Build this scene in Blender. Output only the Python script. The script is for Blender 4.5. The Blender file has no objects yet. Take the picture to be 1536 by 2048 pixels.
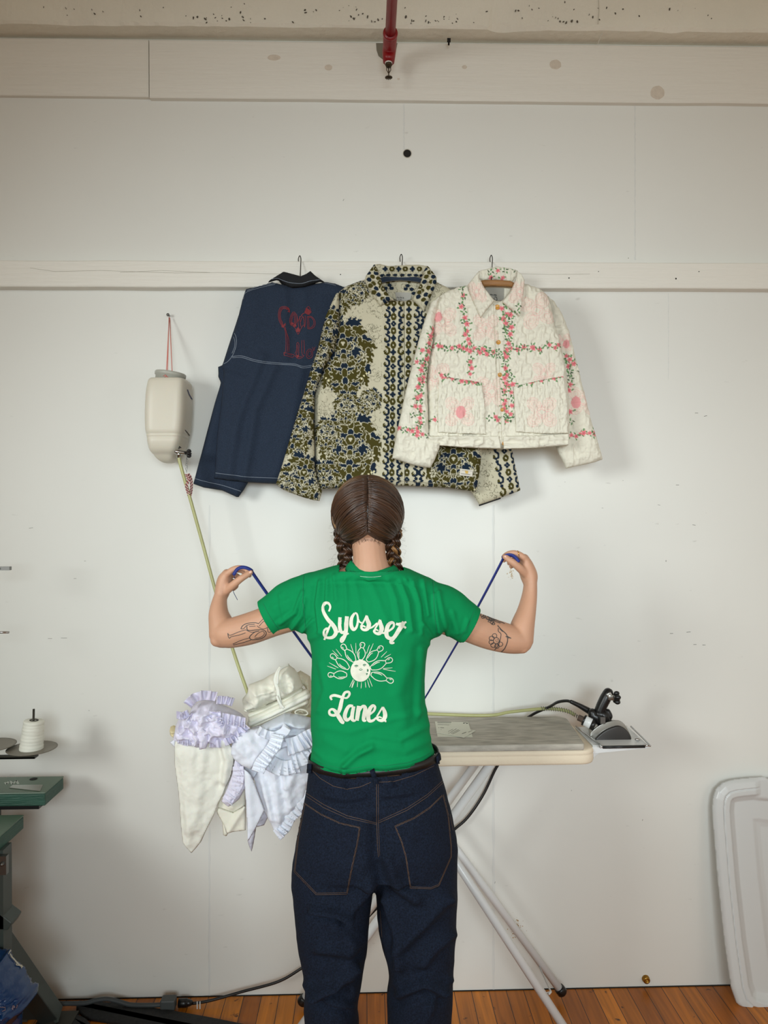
import bpy, bmesh, math, random
import numpy as np
from mathutils import Vector, Matrix
from mathutils.bvhtree import BVHTree
random.seed(7); np.random.seed(7)
sc = bpy.context.scene
COL = sc.collection
# ---------------------------------------------------------------- camera
CAMPOS = np.array([0.0, -2.45, 1.57]); FPX = 1500.0
YAW, ROLL = math.radians(1.49), 0.0050
_F = np.array([math.sin(YAW), math.cos(YAW), 0.0]); _R0 = np.array([math.cos(YAW), -math.sin(YAW), 0.0]); _U0 = np.array([0, 0, 1.0])
_R = _R0*math.cos(ROLL) - _U0*math.sin(ROLL); _U = _U0*math.cos(ROLL) + _R0*math.sin(ROLL)
cam_d = bpy.data.cameras.new('camera'); cam = bpy.data.objects.new('camera', cam_d); COL.objects.link(cam)
cam_d.sensor_fit = 'VERTICAL'; cam_d.sensor_height = 24.0; cam_d.lens = FPX/2048*24.0
M = Matrix(((_R[0], _U[0], -_F[0], CAMPOS[0]), (_R[1], _U[1], -_F[1], CAMPOS[1]), (_R[2], _U[2], -_F[2], CAMPOS[2]), (0, 0, 0, 1)))
cam.matrix_world = M
sc.camera = cam
# ---------------------------------------------------------------- light and exposure
sc.view_settings.view_transform = 'Standard'; sc.view_settings.look = 'None'
sc.view_settings.exposure = 0.04; sc.view_settings.gamma = 1.0; sc.view_settings.use_curve_mapping = False
w = bpy.data.worlds.new('world'); sc.world = w; w.use_nodes = True
w.node_tree.nodes['Background'].inputs[0].default_value = (1.0, 0.92, 0.78, 1)
w.node_tree.nodes['Background'].inputs[1].default_value = 0.50
def area(name, loc, aim, sx, sy, power, col):
    d = bpy.data.lights.new(name, 'AREA'); d.shape = 'RECTANGLE'; d.size = sx; d.size_y = sy; d.energy = power; d.color = col
    o = bpy.data.objects.new(name, d); COL.objects.link(o); o.location = loc
    o.rotation_euler = (Vector(aim)-Vector(loc)).to_track_quat('-Z', 'Y').to_euler(); return o
a1 = area('window_light_left', (-2.6, -3.2, 2.15), (0.6, 0, 1.2), 1.0, 1.1, 9.8, (.95, 1.0, .98)); a1.data.spread = math.radians(62)
a2 = area('window_light_right', (2.9, -3.4, 1.4), (-0.1, 0, 1.1), 1.0, 1.2, 1.3, (1.0, 1.0, 1.0)); a2.data.spread = math.radians(70)
a3 = area('window_light_rear', (0.3, -4.6, 1.95), (0.22, 0, 1.22), 1.5, 1.0, 10.8, (.82, .94, 1.0)); a3.data.spread = math.radians(56)

# ---------------------------------------------------------------- geometry helpers
def P(px, py, y):
    """world point on the plane y = const seen at photo pixel (px, py)"""
    px = np.asarray(px, float); py = np.asarray(py, float); y = np.asarray(y, float)
    a = (px-768)/FPX; b = -(py-1024)/FPX
    dx = _F[0]+_R[0]*a+_U[0]*b; dy = _F[1]+_R[1]*a+_U[1]*b; dz = _F[2]+_R[2]*a+_U[2]*b
    t = (y-CAMPOS[1])/dy
    return np.stack([CAMPOS[0]+dx*t, np.broadcast_to(y, t.shape)*1.0, CAMPOS[2]+dz*t], -1)
def V(px, py, y): return Vector(P(px, py, y).tolist())
def PZ(px, py, z):
    a = (px-768)/FPX; b = -(py-1024)/FPX
    d = _F+_R*a+_U*b; t = (z-CAMPOS[2])/d[2]
    return Vector((CAMPOS+d*t).tolist())
def crop(ox, oy, s):
    return lambda pts: [(ox+x/s, oy+y/s) for x, y in pts]
def px2m(px, y): return px*(y-CAMPOS[1])/FPX

def tag(o, label=None, cat=None, group=None, kind=None):
    if label: o['label'] = label
    if cat: o['category'] = cat
    if group: o['group'] = group
    if kind: o['kind'] = kind
    return o
def thing(name, loc, label, cat, group=None):
    o = bpy.data.objects.new(name, None); COL.objects.link(o); o.location = Vector(loc); o.empty_display_size = 0.05
    return tag(o, label, cat, group)
def setparent(o, parent):
    if parent is not None:
        o.parent = parent
        if parent.type == 'EMPTY': o.matrix_parent_inverse = Matrix.Translation(-parent.location)
def mk(name, v, f, mat, parent=None, smooth=True, col=None):
    me = bpy.data.meshes.new(name)
    v = np.asarray(v, np.float32).reshape(-1, 3)
    if isinstance(f, np.ndarray):
        k = f.shape[1]; n = len(f)
        me.vertices.add(len(v)); me.vertices.foreach_set('co', v.ravel())
        me.loops.add(n*k); me.loops.foreach_set('vertex_index', f.astype(np.int32).ravel())
        me.polygons.add(n); me.polygons.foreach_set('loop_start', np.arange(0, n*k, k, dtype=np.int32))
        me.update(calc_edges=True)
    else:
        me.from_pydata([tuple(map(float, p)) for p in v], [], f)
    if col is not None:
        ca = me.color_attributes.new('Col', 'FLOAT_COLOR', 'POINT')
        c4 = np.ones((len(v), 4), np.float32); c4[:, :3] = col; ca.data.foreach_set('color', c4.ravel())
    if smooth: me.polygons.foreach_set('use_smooth', np.ones(len(me.polygons), bool))
    if mat: me.materials.append(mat)
    o = bpy.data.objects.new(name, me); COL.objects.link(o); setparent(o, parent)
    return o
def bevel(o, w, seg=2, angle=0.6):
    m = o.modifiers.new('bevel', 'BEVEL'); m.width = w; m.segments = seg; m.limit_method = 'ANGLE'; m.angle_limit = angle
    return o

class MB:
    """collects shapes that make one mesh"""
    def __init__(s): s.v = []; s.f = []; s.c = []
    def add(s, v, f, c=None):
        n = len(s.v); s.v += [tuple(map(float, p)) for p in v]; s.f += [tuple(i+n for i in q) for q in f]
        if c is not None: s.c += [tuple(c)]*len(v)
        return s
    def box(s, lo, hi, c=None):
        x0, y0, z0 = lo; x1, y1, z1 = hi
        return s.add([(x0,y0,z0),(x1,y0,z0),(x1,y1,z0),(x0,y1,z0),(x0,y0,z1),(x1,y0,z1),(x1,y1,z1),(x0,y1,z1)],
              [(0,3,2,1),(4,5,6,7),(0,1,5,4),(1,2,6,5),(2,3,7,6),(3,0,4,7)], c)
    def obox(s, a, b, w, h, up=(0,0,1), c=None):
        a = Vector(a); b = Vector(b); t = (b-a).normalized(); u = Vector(up); sd = t.cross(u).normalized(); u = sd.cross(t)
        vs = []
        for p in (a, b):
            for i, j in ((-1,-1),(1,-1),(1,1),(-1,1)): vs.append(p+sd*(i*w/2)+u*(j*h/2))
        return s.add(vs, [(3,2,1,0),(4,5,6,7),(0,1,5,4),(1,2,6,5),(2,3,7,6),(3,0,4,7)], c)
    def sweep(s, path, r, n=12, ref=None, cap=True, closed=False, c=None):
        v, f = sweep(path, r, n, ref, cap, closed); return s.add(v, f, c)
    def lathe(s, prof, origin, axis=(0,0,1), n=24, c=None, xdir=None):
        ax = Vector(axis).normalized(); q = xdir and Vector(xdir) or ax.orthogonal().normalized(); w2 = ax.cross(q)
        vs = []; fs = []; o = Vector(origin)
        for r, h in prof:
            for i in range(n):
                t = 2*math.pi*i/n; vs.append(o+ax*h+(q*math.cos(t)+w2*math.sin(t))*r)
        for k in range(len(prof)-1):
            for i in range(n):
                j = (i+1) % n; fs.append((k*n+i, k*n+j, (k+1)*n+j, (k+1)*n+i))
        fs.append(tuple(range(n))[::-1]); fs.append(tuple((len(prof)-1)*n+i for i in range(n)))
        return s.add(vs, fs, c)
    def ball(s, c0, r, nu=16, nv=10, c=None):
        rx, ry, rz = (r, r, r) if np.isscalar(r) else r
        prof = [(math.sin(math.pi*k/nv), -math.cos(math.pi*k/nv)) for k in range(1, nv)]
        vs = [(c0[0]+rx*a*math.cos(2*math.pi*i/nu), c0[1]+ry*a*math.sin(2*math.pi*i/nu), c0[2]+rz*b) for a, b in prof for i in range(nu)]
        fs = [(k*nu+i, k*nu+(i+1) % nu, (k+1)*nu+(i+1) % nu, (k+1)*nu+i) for k in range(nv-2) for i in range(nu)]
        vs += [(c0[0], c0[1], c0[2]-rz), (c0[0], c0[1], c0[2]+rz)]; m = len(vs)
        fs += [(m-2, (i+1) % nu, i) for i in range(nu)] + [(m-1, (nv-2)*nu+i, (nv-2)*nu+(i+1) % nu) for i in range(nu)]
        return s.add(vs, fs, c)
    def prism(s, pts, y0, y1, c=None):
        """pts: world (x, z) outline, extruded between y0 and y1"""
        n = len(pts)
        vs = [(x, y0, z) for x, z in pts]+[(x, y1, z) for x, z in pts]
        return s.add(vs, [tuple(range(n)), tuple(range(2*n-1, n-1, -1))]+[(i, i+n, (i+1) % n+n, (i+1) % n) for i in range(n)], c)
    def build(s, name, mat, parent=None, smooth=True):
        o = mk(name, s.v, s.f, mat, parent, smooth, np.array(s.c) if s.c else None)
        bm = bmesh.new(); bm.from_mesh(o.data); bmesh.ops.recalc_face_normals(bm, faces=bm.faces); bm.to_mesh(o.data); bm.free()
        return o

def crv(pts, n=8, closed=False):
    """Catmull-Rom resample"""
    p = np.array([list(q) for q in pts], float); m = len(p); out = []
    segs = m if closed else m-1
    for i in range(segs):
        if closed: p0, p1, p2, p3 = p[(i-1) % m], p[i], p[(i+1) % m], p[(i+2) % m]
        else: p0 = p[i-1] if i else 2*p[0]-p[1]; p1 = p[i]; p2 = p[i+1]; p3 = p[i+2] if i+2 < m else 2*p[-1]-p[-2]
        for k in range(n):
            t = k/n; out.append(0.5*((2*p1)+(-p0+p2)*t+(2*p0-5*p1+4*p2-p3)*t*t+(-p0+3*p1-3*p2+p3)*t**3))
    if not closed: out.append(p[-1])
    return np.array(out)
def resamp(p, step):
    p = np.asarray(p, float); d = np.r_[0, np.cumsum(np.linalg.norm(np.diff(p[:, :2] if p.shape[1] > 3 else p, axis=0), axis=1))]
    n = max(2, int(d[-1]/step)+1); t = np.linspace(0, d[-1], n)
    return np.stack([np.interp(t, d, p[:, k]) for k in range(p.shape[1])], -1)
def sweep(path, r, n=12, ref=None, cap=True, closed=False):
    p = np.array([list(q) for q in path], float); m = len(p)
    if np.isscalar(r): r = [r]*m
    rr = [(a, a) if np.isscalar(a) else tuple(a) for a in r]
    T = np.zeros_like(p)
    for i in range(m):
        if closed: T[i] = p[(i+1) % m]-p[i-1]
        else: T[i] = p[min(i+1, m-1)]-p[max(i-1, 0)]
        T[i] /= max(np.linalg.norm(T[i]), 1e-9)
    N = None; vs = []
    for i in range(m):
        if ref is not None:
            b = np.array(ref, float); b -= T[i]*b.dot(T[i]); b /= max(np.linalg.norm(b), 1e-9); a = np.cross(T[i], b)
        else:
            if N is None:
                N = np.cross(T[i], [0, 0, 1.0]); 
                if np.linalg.norm(N) < 0.1: N = np.cross(T[i], [0, 1.0, 0])
            N = N-T[i]*N.dot(T[i]); N /= max(np.linalg.norm(N), 1e-9); a = N; b = np.cross(T[i], a)
        for k in range(n):
            t = 2*math.pi*k/n; vs.append(p[i]+a*rr[i][0]*math.cos(t)+b*rr[i][1]*math.sin(t))
    fs = []
    for i in range(m if closed else m-1):
        j = (i+1) % m
        for k in range(n): fs.append((i*n+k, i*n+(k+1) % n, j*n+(k+1) % n, j*n+k))
    if cap and not closed: fs += [tuple(range(n))[::-1], tuple((m-1)*n+k for k in range(n))]
    return vs, fs
def capsule(path, r, n=12, ref=None, k=8):
    """sweep with rounded ends, path resampled"""
    a = np.array([list(q)+[rr if np.isscalar(rr) else rr[0], rr if np.isscalar(rr) else rr[1]] for q, rr in zip(path, r)], float)
    a = crv(a, k)
    p = a[:, :3]; ra = a[:, 3]; rb = a[:, 4]
    def ends(pe, t, r0, r1):
        out = []
        for h in (0.95, 0.8, 0.5): 
            s = math.sqrt(1-h*h); out.append((pe+t*h*min(r0, r1), (r0*s, r1*s)))
        return out
    t0 = p[0]-p[1]; t0 /= np.linalg.norm(t0); t1 = p[-1]-p[-2]; t1 /= np.linalg.norm(t1)
    A = ends(p[0], t0, ra[0], rb[0]); B = ends(p[-1], t1, ra[-1], rb[-1])[::-1]
    pts = [x for x, _ in A]+list(p)+[x for x, _ in B]
    rs = [x for _, x in A]+list(zip(ra, rb))+[x for _, x in B]
    return sweep(pts, rs, n, ref)

# noise in numpy
_rng = np.random.RandomState(3); _tab = _rng.rand(256, 256)
def vnoise(x, y):
    x = np.asarray(x, float); y = np.asarray(y, float)
    xi = np.floor(x).astype(int); yi = np.floor(y).astype(int); fx = x-xi; fy = y-yi
    fx = fx*fx*(3-2*fx); fy = fy*fy*(3-2*fy); t = _tab
    a = t[xi & 255, yi & 255]; b = t[(xi+1) & 255, yi & 255]; c = t[xi & 255, (yi+1) & 255]; d = t[(xi+1) & 255, (yi+1) & 255]
    return (a*(1-fx)+b*fx)*(1-fy)+(c*(1-fx)+d*fx)*fy
def fbm(x, y, o=3):
    s = 0; a = 0.5
    for k in range(o): s = s+a*(vnoise(x*2**k+17*k, y*2**k+5*k)-0.5); a *= 0.5
    return s
def segdist(X, Y, pts, closed=False):
    """distance to polyline and parameter"""
    pts = np.asarray(pts, float)[:, :2]; D = np.full(X.shape, 1e9)
    m = len(pts)
    for i in range(m if closed else m-1):
        a = pts[i]; b = pts[(i+1) % m]; ab = b-a; L = ab.dot(ab)+1e-12
        t = np.clip(((X-a[0])*ab[0]+(Y-a[1])*ab[1])/L, 0, 1)
        D = np.minimum(D, np.hypot(X-a[0]-t*ab[0], Y-a[1]-t*ab[1]))
    return D
def inside(X, Y, pts):
    pts = np.asarray(pts, float); r = np.zeros(X.shape, bool); m = len(pts)
    for i in range(m):
        x0, y0 = pts[i][:2]; x1, y1 = pts[(i+1) % m][:2]
        if y0 == y1: continue
        c = ((y0 > Y) != (y1 > Y)) & (X < (x1-x0)*(Y-y0)/(y1-y0)+x0); r ^= c
    return r
def nearest(X, Y, pts):
    pts = np.asarray(pts, float); m = len(pts); D = np.full(X.shape, 1e9); NX = X.copy(); NY = Y.copy()
    for i in range(m):
        a = pts[i]; b = pts[(i+1) % m]; ab = b-a; L = ab.dot(ab)+1e-12
        t = np.clip(((X-a[0])*ab[0]+(Y-a[1])*ab[1])/L, 0, 1); qx = a[0]+t*ab[0]; qy = a[1]+t*ab[1]
        d = np.hypot(X-qx, Y-qy); k = d < D; D = np.where(k, d, D); NX = np.where(k, qx, NX); NY = np.where(k, qy, NY)
    return D, NX, NY
def folds(X, Y, fl):
    """fl: list of (points, width, amplitude)"""
    s = np.zeros(X.shape)
    for pts, wd, am in fl: s = s+am*np.exp(-(segdist(X, Y, pts)/wd)**2)
    return s
def panel(name, poly, y0, thick, mat, parent=None, edge=12, s=2.0, depth=None, color=None, back=0.35, smoothpoly=0, proj=True):
    """cloth body: closed shell with the outline poly (photo pixels on plane y0), front bulging towards the room"""
    poly = np.array(crv(poly, smoothpoly, True) if smoothpoly else poly, float)
    x0, y0p = poly.min(0)-2*s; x1, y1p = poly.max(0)+2*s
    nx = int((x1-x0)/s)+2; ny = int((y1p-y0p)/s)+2
    X, Y = np.meshgrid(x0+np.arange(nx)*s, y0p+np.arange(ny)*s); ins = inside(X, Y, poly)
    D, NX, NY = nearest(X, Y, poly)
    snap = (~ins) | (D < 0.35*s)
    cellin = np.zeros((ny-1, nx-1), bool)
    ic = ins & (D >= 0.35*s)
    for a in (0, 1):
        for b in (0, 1): cellin |= ic[a:ny-1+a, b:nx-1+b]
    X = np.where(snap, NX, X); Y = np.where(snap, NY, Y); D = np.where(snap, 0, D)
    used = np.zeros((ny, nx), bool)
    for a in (0, 1):
        for b in (0, 1): used[a:ny-1+a, b:nx-1+b] |= cellin
    idx = -np.ones((ny, nx), int); idx[used] = np.arange(used.sum())
    n = used.sum(); Xu = X[used]; Yu = Y[used]; Du = D[used]; bnd = snap[used]
    prof = np.sqrt(np.clip(1-(1-np.clip(Du/edge, 0, 1))**2, 0, 1))
    dz = depth(Xu, Yu, Du) if depth else 0.0
    base = P(Xu, Yu, y0)
    fr = base.copy(); fr[:, 1] -= thick*prof+dz
    bk = base.copy(); bk[:, 1] += thick*back*prof-dz
    bidx = np.where(bnd, np.arange(n), -1); inn = np.where(~bnd)[0]; bidx[inn] = n+np.arange(len(inn))
    vs = np.vstack([fr, bk[inn]])
    q = np.stack([idx[:-1, :-1], idx[1:, :-1], idx[1:, 1:], idx[:-1, 1:]], -1)[cellin]
    qb = bidx[q][:, ::-1]
    okb = ~(bnd[q].all(1)); qb = qb[okb]
    c = None
    if color is not None:
        cf = color(Xu, Yu); c = np.vstack([cf, cf[inn]])
    o = mk(name, vs, np.vstack([q, qb]).astype(int), mat, parent, True, c)
    return o

# ribbons laid on a surface (print, stitching, tattoos)
def bvh_of(objs):
    vs = []; fs = []
    for o in objs:
        n = len(vs); me = o.data; vs += [v.co.copy() for v in me.vertices]; fs += [[i+n for i in p.vertices] for p in me.polygons]
    return BVHTree.FromPolygons(vs, fs)
_cp = Vector(CAMPOS.tolist())
def hit(bvh, px, py, off=0.0006):
    a = (px-768)/FPX; b = -(py-1024)/FPX; d = Vector((_F+_R*a+_U*b).tolist()).normalized()
    loc, nor, i, t = bvh.ray_cast(_cp, d)
    if loc is None: return None
    if nor.dot(d) > 0: nor = -nor
    return loc+nor*off
def ribbons(name, strokes, bvh, mat, parent=None, off=0.0006, step=2.0, across=1, col=None):
    """strokes: (points, width px or widths)"""
    vs = []; fs = []
    for pts, wd in strokes:
        p = np.asarray(pts, float)
        ww = np.full(len(p), wd, float) if np.isscalar(wd) else np.asarray(wd, float)
        p = resamp(np.column_stack([p[:, :2], ww]), step) if True else p
        prev = None
        for i in range(len(p)):
            t = p[min(i+1, len(p)-1), :2]-p[max(i-1, 0), :2]; L = np.hypot(*t)
            if L < 1e-6: continue
            nrm = np.array([-t[1], t[0]])/L; row = []
            for k in range(across+1):
                q = p[i, :2]+nrm*(k/across-0.5)*p[i, 2]; h = hit(bvh, q[0], q[1], off)
                if h is None: row = None; break
                row.append(h)
            if row is not None:
                b0 = len(vs); vs += row
                if prev is not None and (vs[prev]-row[0]).length < 0.03:
                    fs += [(prev+k, prev+k+1, b0+k+1, b0+k) for k in range(across)]
                prev = b0
            else: prev = None
    if not fs: print('NO RIBBONS', name); return None
    return mk(name, vs, fs, mat, parent)
def patch(name, poly, bvh, mat, parent=None, off=0.002, s=3.0, thick=True, color=None):
    """flat piece sewn on a surface: grid inside poly, projected, with a turned edge"""
    poly = np.array(poly, float); x0, y0 = poly.min(0)-s; x1, y1 = poly.max(0)+s
    nx = int((x1-x0)/s)+2; ny = int((y1-y0)/s)+2
    X, Y = np.meshgrid(x0+np.arange(nx)*s, y0+np.arange(ny)*s); ins = inside(X, Y, poly); D, NX, NY = nearest(X, Y, poly)
    snap = (~ins) | (D < 0.35*s); ic = ins & (D >= 0.35*s)
    cell = np.zeros((ny-1, nx-1), bool)
    for a in (0, 1):
        for b in (0, 1): cell |= ic[a:ny-1+a, b:nx-1+b]
    X = np.where(snap, NX, X); Y = np.where(snap, NY, Y)
    idx = {}; vs = []; fs = []; cc = []
    def gv(j, i):
        if (j, i) in idx: return idx[(j, i)]
        h = hit(bvh, X[j, i], Y[j, i], 0.0001 if (snap[j, i] and thick) else off)
        idx[(j, i)] = None if h is None else len(vs)
        if h is not None: vs.append(h); cc.append((X[j, i], Y[j, i]))
        return idx[(j, i)]
    for j in range(ny-1):
        for i in range(nx-1):
            if cell[j, i]:
                q = [gv(j, i), gv(j+1, i), gv(j+1, i+1), gv(j, i+1)]
                if None not in q: fs.append(q)
    c = None
    if color is not None: cc = np.array(cc); c = color(cc[:, 0], cc[:, 1])
    return mk(name, vs, fs, mat, parent, True, c)
def remesh(name, v, f, voxel, mat, parent=None, smooth=4, fac=0.5):
    o = mk(name+'_tmp', v, f, None)
    bm = bmesh.new(); bm.from_mesh(o.data); bmesh.ops.recalc_face_normals(bm, faces=bm.faces); bm.to_mesh(o.data); bm.free()
    m = o.modifiers.new('r', 'REMESH'); m.mode = 'VOXEL'; m.voxel_size = voxel
    m2 = o.modifiers.new('s', 'SMOOTH'); m2.factor = fac; m2.iterations = smooth
    dg = bpy.context.evaluated_depsgraph_get(); me = bpy.data.meshes.new_from_object(o.evaluated_get(dg))
    bpy.data.objects.remove(o); me.name = name
    me.materials.clear(); me.materials.append(mat); me.polygons.foreach_set('use_smooth', np.ones(len(me.polygons), bool))
    r = bpy.data.objects.new(name, me); COL.objects.link(r); setparent(r, parent); return r
def getco(o):
    n = len(o.data.vertices); a = np.empty(n*3, np.float32); o.data.vertices.foreach_get('co', a); return a.reshape(-1, 3).astype(float)
def setco(o, a): o.data.vertices.foreach_set('co', np.asarray(a, np.float32).ravel()); o.data.update()
def getno(o):
    n = len(o.data.vertices); a = np.empty(n*3, np.float32); o.data.vertices.foreach_get('normal', a); return a.reshape(-1, 3).astype(float)
def topx(co):
    d = co-CAMPOS; z = d@_F; return 768+FPX*(d@_R)/z, 1024-FPX*(d@_U)/z

# ---------------------------------------------------------------- materials
def lin(c):
    """sRGB 0-255 -> linear"""
    return tuple(((x/255)/12.92 if x/255 <= 0.04045 else ((x/255+0.055)/1.055)**2.4) for x in c)
def mat(name, rgb=None, rough=0.6, metal=0.0, bump=0.0, bscale=60.0, var=0.0, vscale=4.0, attr=False, spec=0.5, weave=0.0, wscale=900, sheen=0.0, trans=0.0, sss=0.0, stretch=None, bump2=0, b2scale=8):
    m = bpy.data.materials.new(name); m.use_nodes = True; nt = m.node_tree; N = nt.nodes; L = nt.links; b = N['Principled BSDF']
    b.inputs['Roughness'].default_value = rough; b.inputs['Metallic'].default_value = metal; b.inputs['Specular IOR Level'].default_value = spec
    if sheen: b.inputs['Sheen Weight'].default_value = sheen
    if sss: b.inputs['Subsurface Weight'].default_value = sss; b.inputs['Subsurface Radius'].default_value = (0.01, 0.004, 0.002); b.inputs['Subsurface Scale'].default_value = 0.6
    if trans: b.inputs['Transmission Weight'].default_value = trans
    tc = N.new('ShaderNodeTexCoord'); src = tc.outputs['Object']
    if stretch:
        mp = N.new('ShaderNodeMapping'); mp.inputs['Scale'].default_value = stretch; L.new(src, mp.inputs[0]); src = mp.outputs[0]
    if attr:
        at = N.new('ShaderNodeAttribute'); at.attribute_name = 'Col'; base = at.outputs['Color']
    else:
        rg = N.new('ShaderNodeRGB'); rg.outputs[0].default_value = (*lin(rgb), 1); base = rg.outputs[0]
    if var:
        nz = N.new('ShaderNodeTexNoise'); nz.inputs['Scale'].default_value = vscale; nz.inputs['Detail'].default_value = 5; L.new(src, nz.inputs['Vector'])
        mr = N.new('ShaderNodeMapRange'); mr.inputs[1].default_value = 0.3; mr.inputs[2].default_value = 0.7; mr.inputs[3].default_value = 1-var; mr.inputs[4].default_value = 1+var; L.new(nz.outputs[0], mr.inputs[0])
        mx = N.new('ShaderNodeVectorMath'); mx.operation = 'SCALE'; L.new(base, mx.inputs[0]); L.new(mr.outputs[0], mx.inputs['Scale']); base = mx.outputs[0]
    L.new(base, b.inputs['Base Color'])
    nrm = None
    for st, scl, kind in ((bump, bscale, 'n'), (bump2, b2scale, 'n'), (weave, wscale, 'w')):
        if st:
            if kind == 'n': t = N.new('ShaderNodeTexNoise'); t.inputs['Scale'].default_value = scl; t.inputs['Detail'].default_value = 4
            else: t = N.new('ShaderNodeTexWave'); t.inputs['Scale'].default_value = scl; t.bands_direction = 'DIAGONAL'; t.inputs['Distortion'].default_value = 1.5
            L.new(src, t.inputs['Vector'])
            bp = N.new('ShaderNodeBump'); bp.inputs['Strength'].default_value = st; bp.inputs['Distance'].default_value = 0.01 if kind == 'n' and scl < 100 else 0.002
            L.new(t.outputs[0], bp.inputs['Height'])
            if nrm: L.new(nrm, bp.inputs['Normal'])
            nrm = bp.outputs[0]
    if nrm: L.new(nrm, b.inputs['Normal'])
    m.diffuse_color = (*lin(rgb or (180, 180, 180)), 1)
    return m
# ================================================================ the room
def wall_material():
    m = mat('wall_paint', (229, 229, 223), 0.5, bump=0.12, bscale=9, var=0.02, vscale=1.5, bump2=0.06, b2scale=2.2)
    nt = m.node_tree; N = nt.nodes; L = nt.links; b = N['Principled BSDF']
    # faint scuffs
    lk = b.inputs['Base Color'].links[0]; src = lk.from_socket
    tc = N.new('ShaderNodeTexCoord'); mp = N.new('ShaderNodeMapping'); mp.inputs['Scale'].default_value = (3, 3, 9); L.new(tc.outputs['Object'], mp.inputs[0])
    nz = N.new('ShaderNodeTexNoise'); nz.inputs['Scale'].default_value = 6; nz.inputs['Detail'].default_value = 8; L.new(mp.outputs[0], nz.inputs['Vector'])
    cr = N.new('ShaderNodeValToRGB'); cr.color_ramp.elements[0].position = 0.69; cr.color_ramp.elements[0].color = (0, 0, 0, 1); cr.color_ramp.elements[1].position = 0.76; cr.color_ramp.elements[1].color = (1, 1, 1, 1)
    L.new(nz.outputs[0], cr.inputs[0])
    mx = N.new('ShaderNodeMix'); mx.data_type = 'RGBA'; L.new(src, mx.inputs['A']); mx.inputs['B'].default_value = (*lin((170, 168, 160)), 1)
    ml = N.new('ShaderNodeMath'); ml.operation = 'MULTIPLY'; ml.inputs[1].default_value = 0.35; L.new(cr.outputs[0], ml.inputs[0]); L.new(ml.outputs[0], mx.inputs['Factor'])
    L.new(mx.outputs['Result'], b.inputs['Base Color'])
    return m
M_wall = wall_material()
M_timber = mat('painted_timber', (234, 231, 222), 0.5, bump=0.25, bscale=30, var=0.015, vscale=3, stretch=(0.25, 1, 4))
M_conc = mat('painted_concrete', (236, 232, 218), 0.6, bump=0.35, bscale=45, bump2=0.15, b2scale=8, var=0.03, vscale=6)
M_dark = mat('dark_gap', (30, 27, 24), 0.9)
M_seam = mat('seam_filler', (221, 222, 218), 0.6)
M_stain = mat('bare_patch', (176, 142, 98), 0.9, bump=0.4, bscale=300, var=0.2, vscale=200)
M_knot = mat('wood_knot', (214, 203, 188), 0.6, var=0.06, vscale=80)

def floor_material():
    m = bpy.data.materials.new('floorboards'); m.use_nodes = True; nt = m.node_tree; N = nt.nodes; L = nt.links; b = N['Principled BSDF']
    tc = N.new('ShaderNodeTexCoord')
    mp = N.new('ShaderNodeMapping'); mp.inputs['Rotation'].default_value = (0, 0, math.radians(90)); L.new(tc.outputs['Object'], mp.inputs[0])
    br = N.new('ShaderNodeTexBrick'); L.new(mp.outputs[0], br.inputs['Vector'])
    br.offset = 0.43; br.inputs['Scale'].default_value = 1.0; br.inputs['Brick Width'].default_value = 0.9; br.inputs['Row Height'].default_value = 0.057; br.inputs['Mortar Size'].default_value = 0.0012; br.inputs['Bias'].default_value = 0.0
    br.inputs['Color1'].default_value = (*lin((160, 88, 14)), 1); br.inputs['Color2'].default_value = (*lin((206, 124, 28)), 1); br.inputs['Mortar'].default_value = (*lin((50, 26, 12)), 1)
    mp2 = N.new('ShaderNodeMapping'); mp2.inputs['Scale'].default_value = (55, 3.5, 1); L.new(tc.outputs['Object'], mp2.inputs[0])
    gr = N.new('ShaderNodeTexNoise'); gr.inputs['Scale'].default_value = 1.0; gr.inputs['Detail'].default_value = 7; gr.inputs['Distortion'].default_value = 0.8; L.new(mp2.outputs[0], gr.inputs['Vector'])
    mr = N.new('ShaderNodeMapRange'); mr.inputs[1].default_value = 0.25; mr.inputs[2].default_value = 0.75; mr.inputs[3].default_value = 0.62; mr.inputs[4].default_value = 1.25; L.new(gr.outputs[0], mr.inputs[0])
    vm = N.new('ShaderNodeVectorMath'); vm.operation = 'SCALE'; L.new(br.outputs['Color'], vm.inputs[0]); L.new(mr.outputs[0], vm.inputs['Scale'])
    sp = N.new('ShaderNodeTexNoise'); sp.inputs['Scale'].default_value = 28; sp.inputs['Detail'].default_value = 3; L.new(tc.outputs['Object'], sp.inputs['Vector'])
    cr = N.new('ShaderNodeValToRGB'); cr.color_ramp.elements[0].position = 0.68; cr.color_ramp.elements[0].color = (0, 0, 0, 1); cr.color_ramp.elements[1].position = 0.74; cr.color_ramp.elements[1].color = (1, 1, 1, 1); L.new(sp.outputs[0], cr.inputs[0])
    mx = N.new('ShaderNodeMix'); mx.data_type = 'RGBA'; L.new(cr.outputs[0], mx.inputs['Factor']); L.new(vm.outputs[0], mx.inputs['A']); mx.inputs['B'].default_value = (*lin((62, 32, 14)), 1)
    L.new(mx.outputs['Result'], b.inputs['Base Color']); b.inputs['Roughness'].default_value = 0.38
    bp = N.new('ShaderNodeBump'); bp.inputs['Strength'].default_value = 0.25; bp.inputs['Distance'].default_value = 0.002; L.new(gr.outputs[0], bp.inputs['Height']); L.new(bp.outputs[0], b.inputs['Normal'])
    return m
M_floor = floor_material()
FZ = 0.0
zt = lambda py, y=0.0, px=768: float(P(px, py, y)[2])
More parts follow.
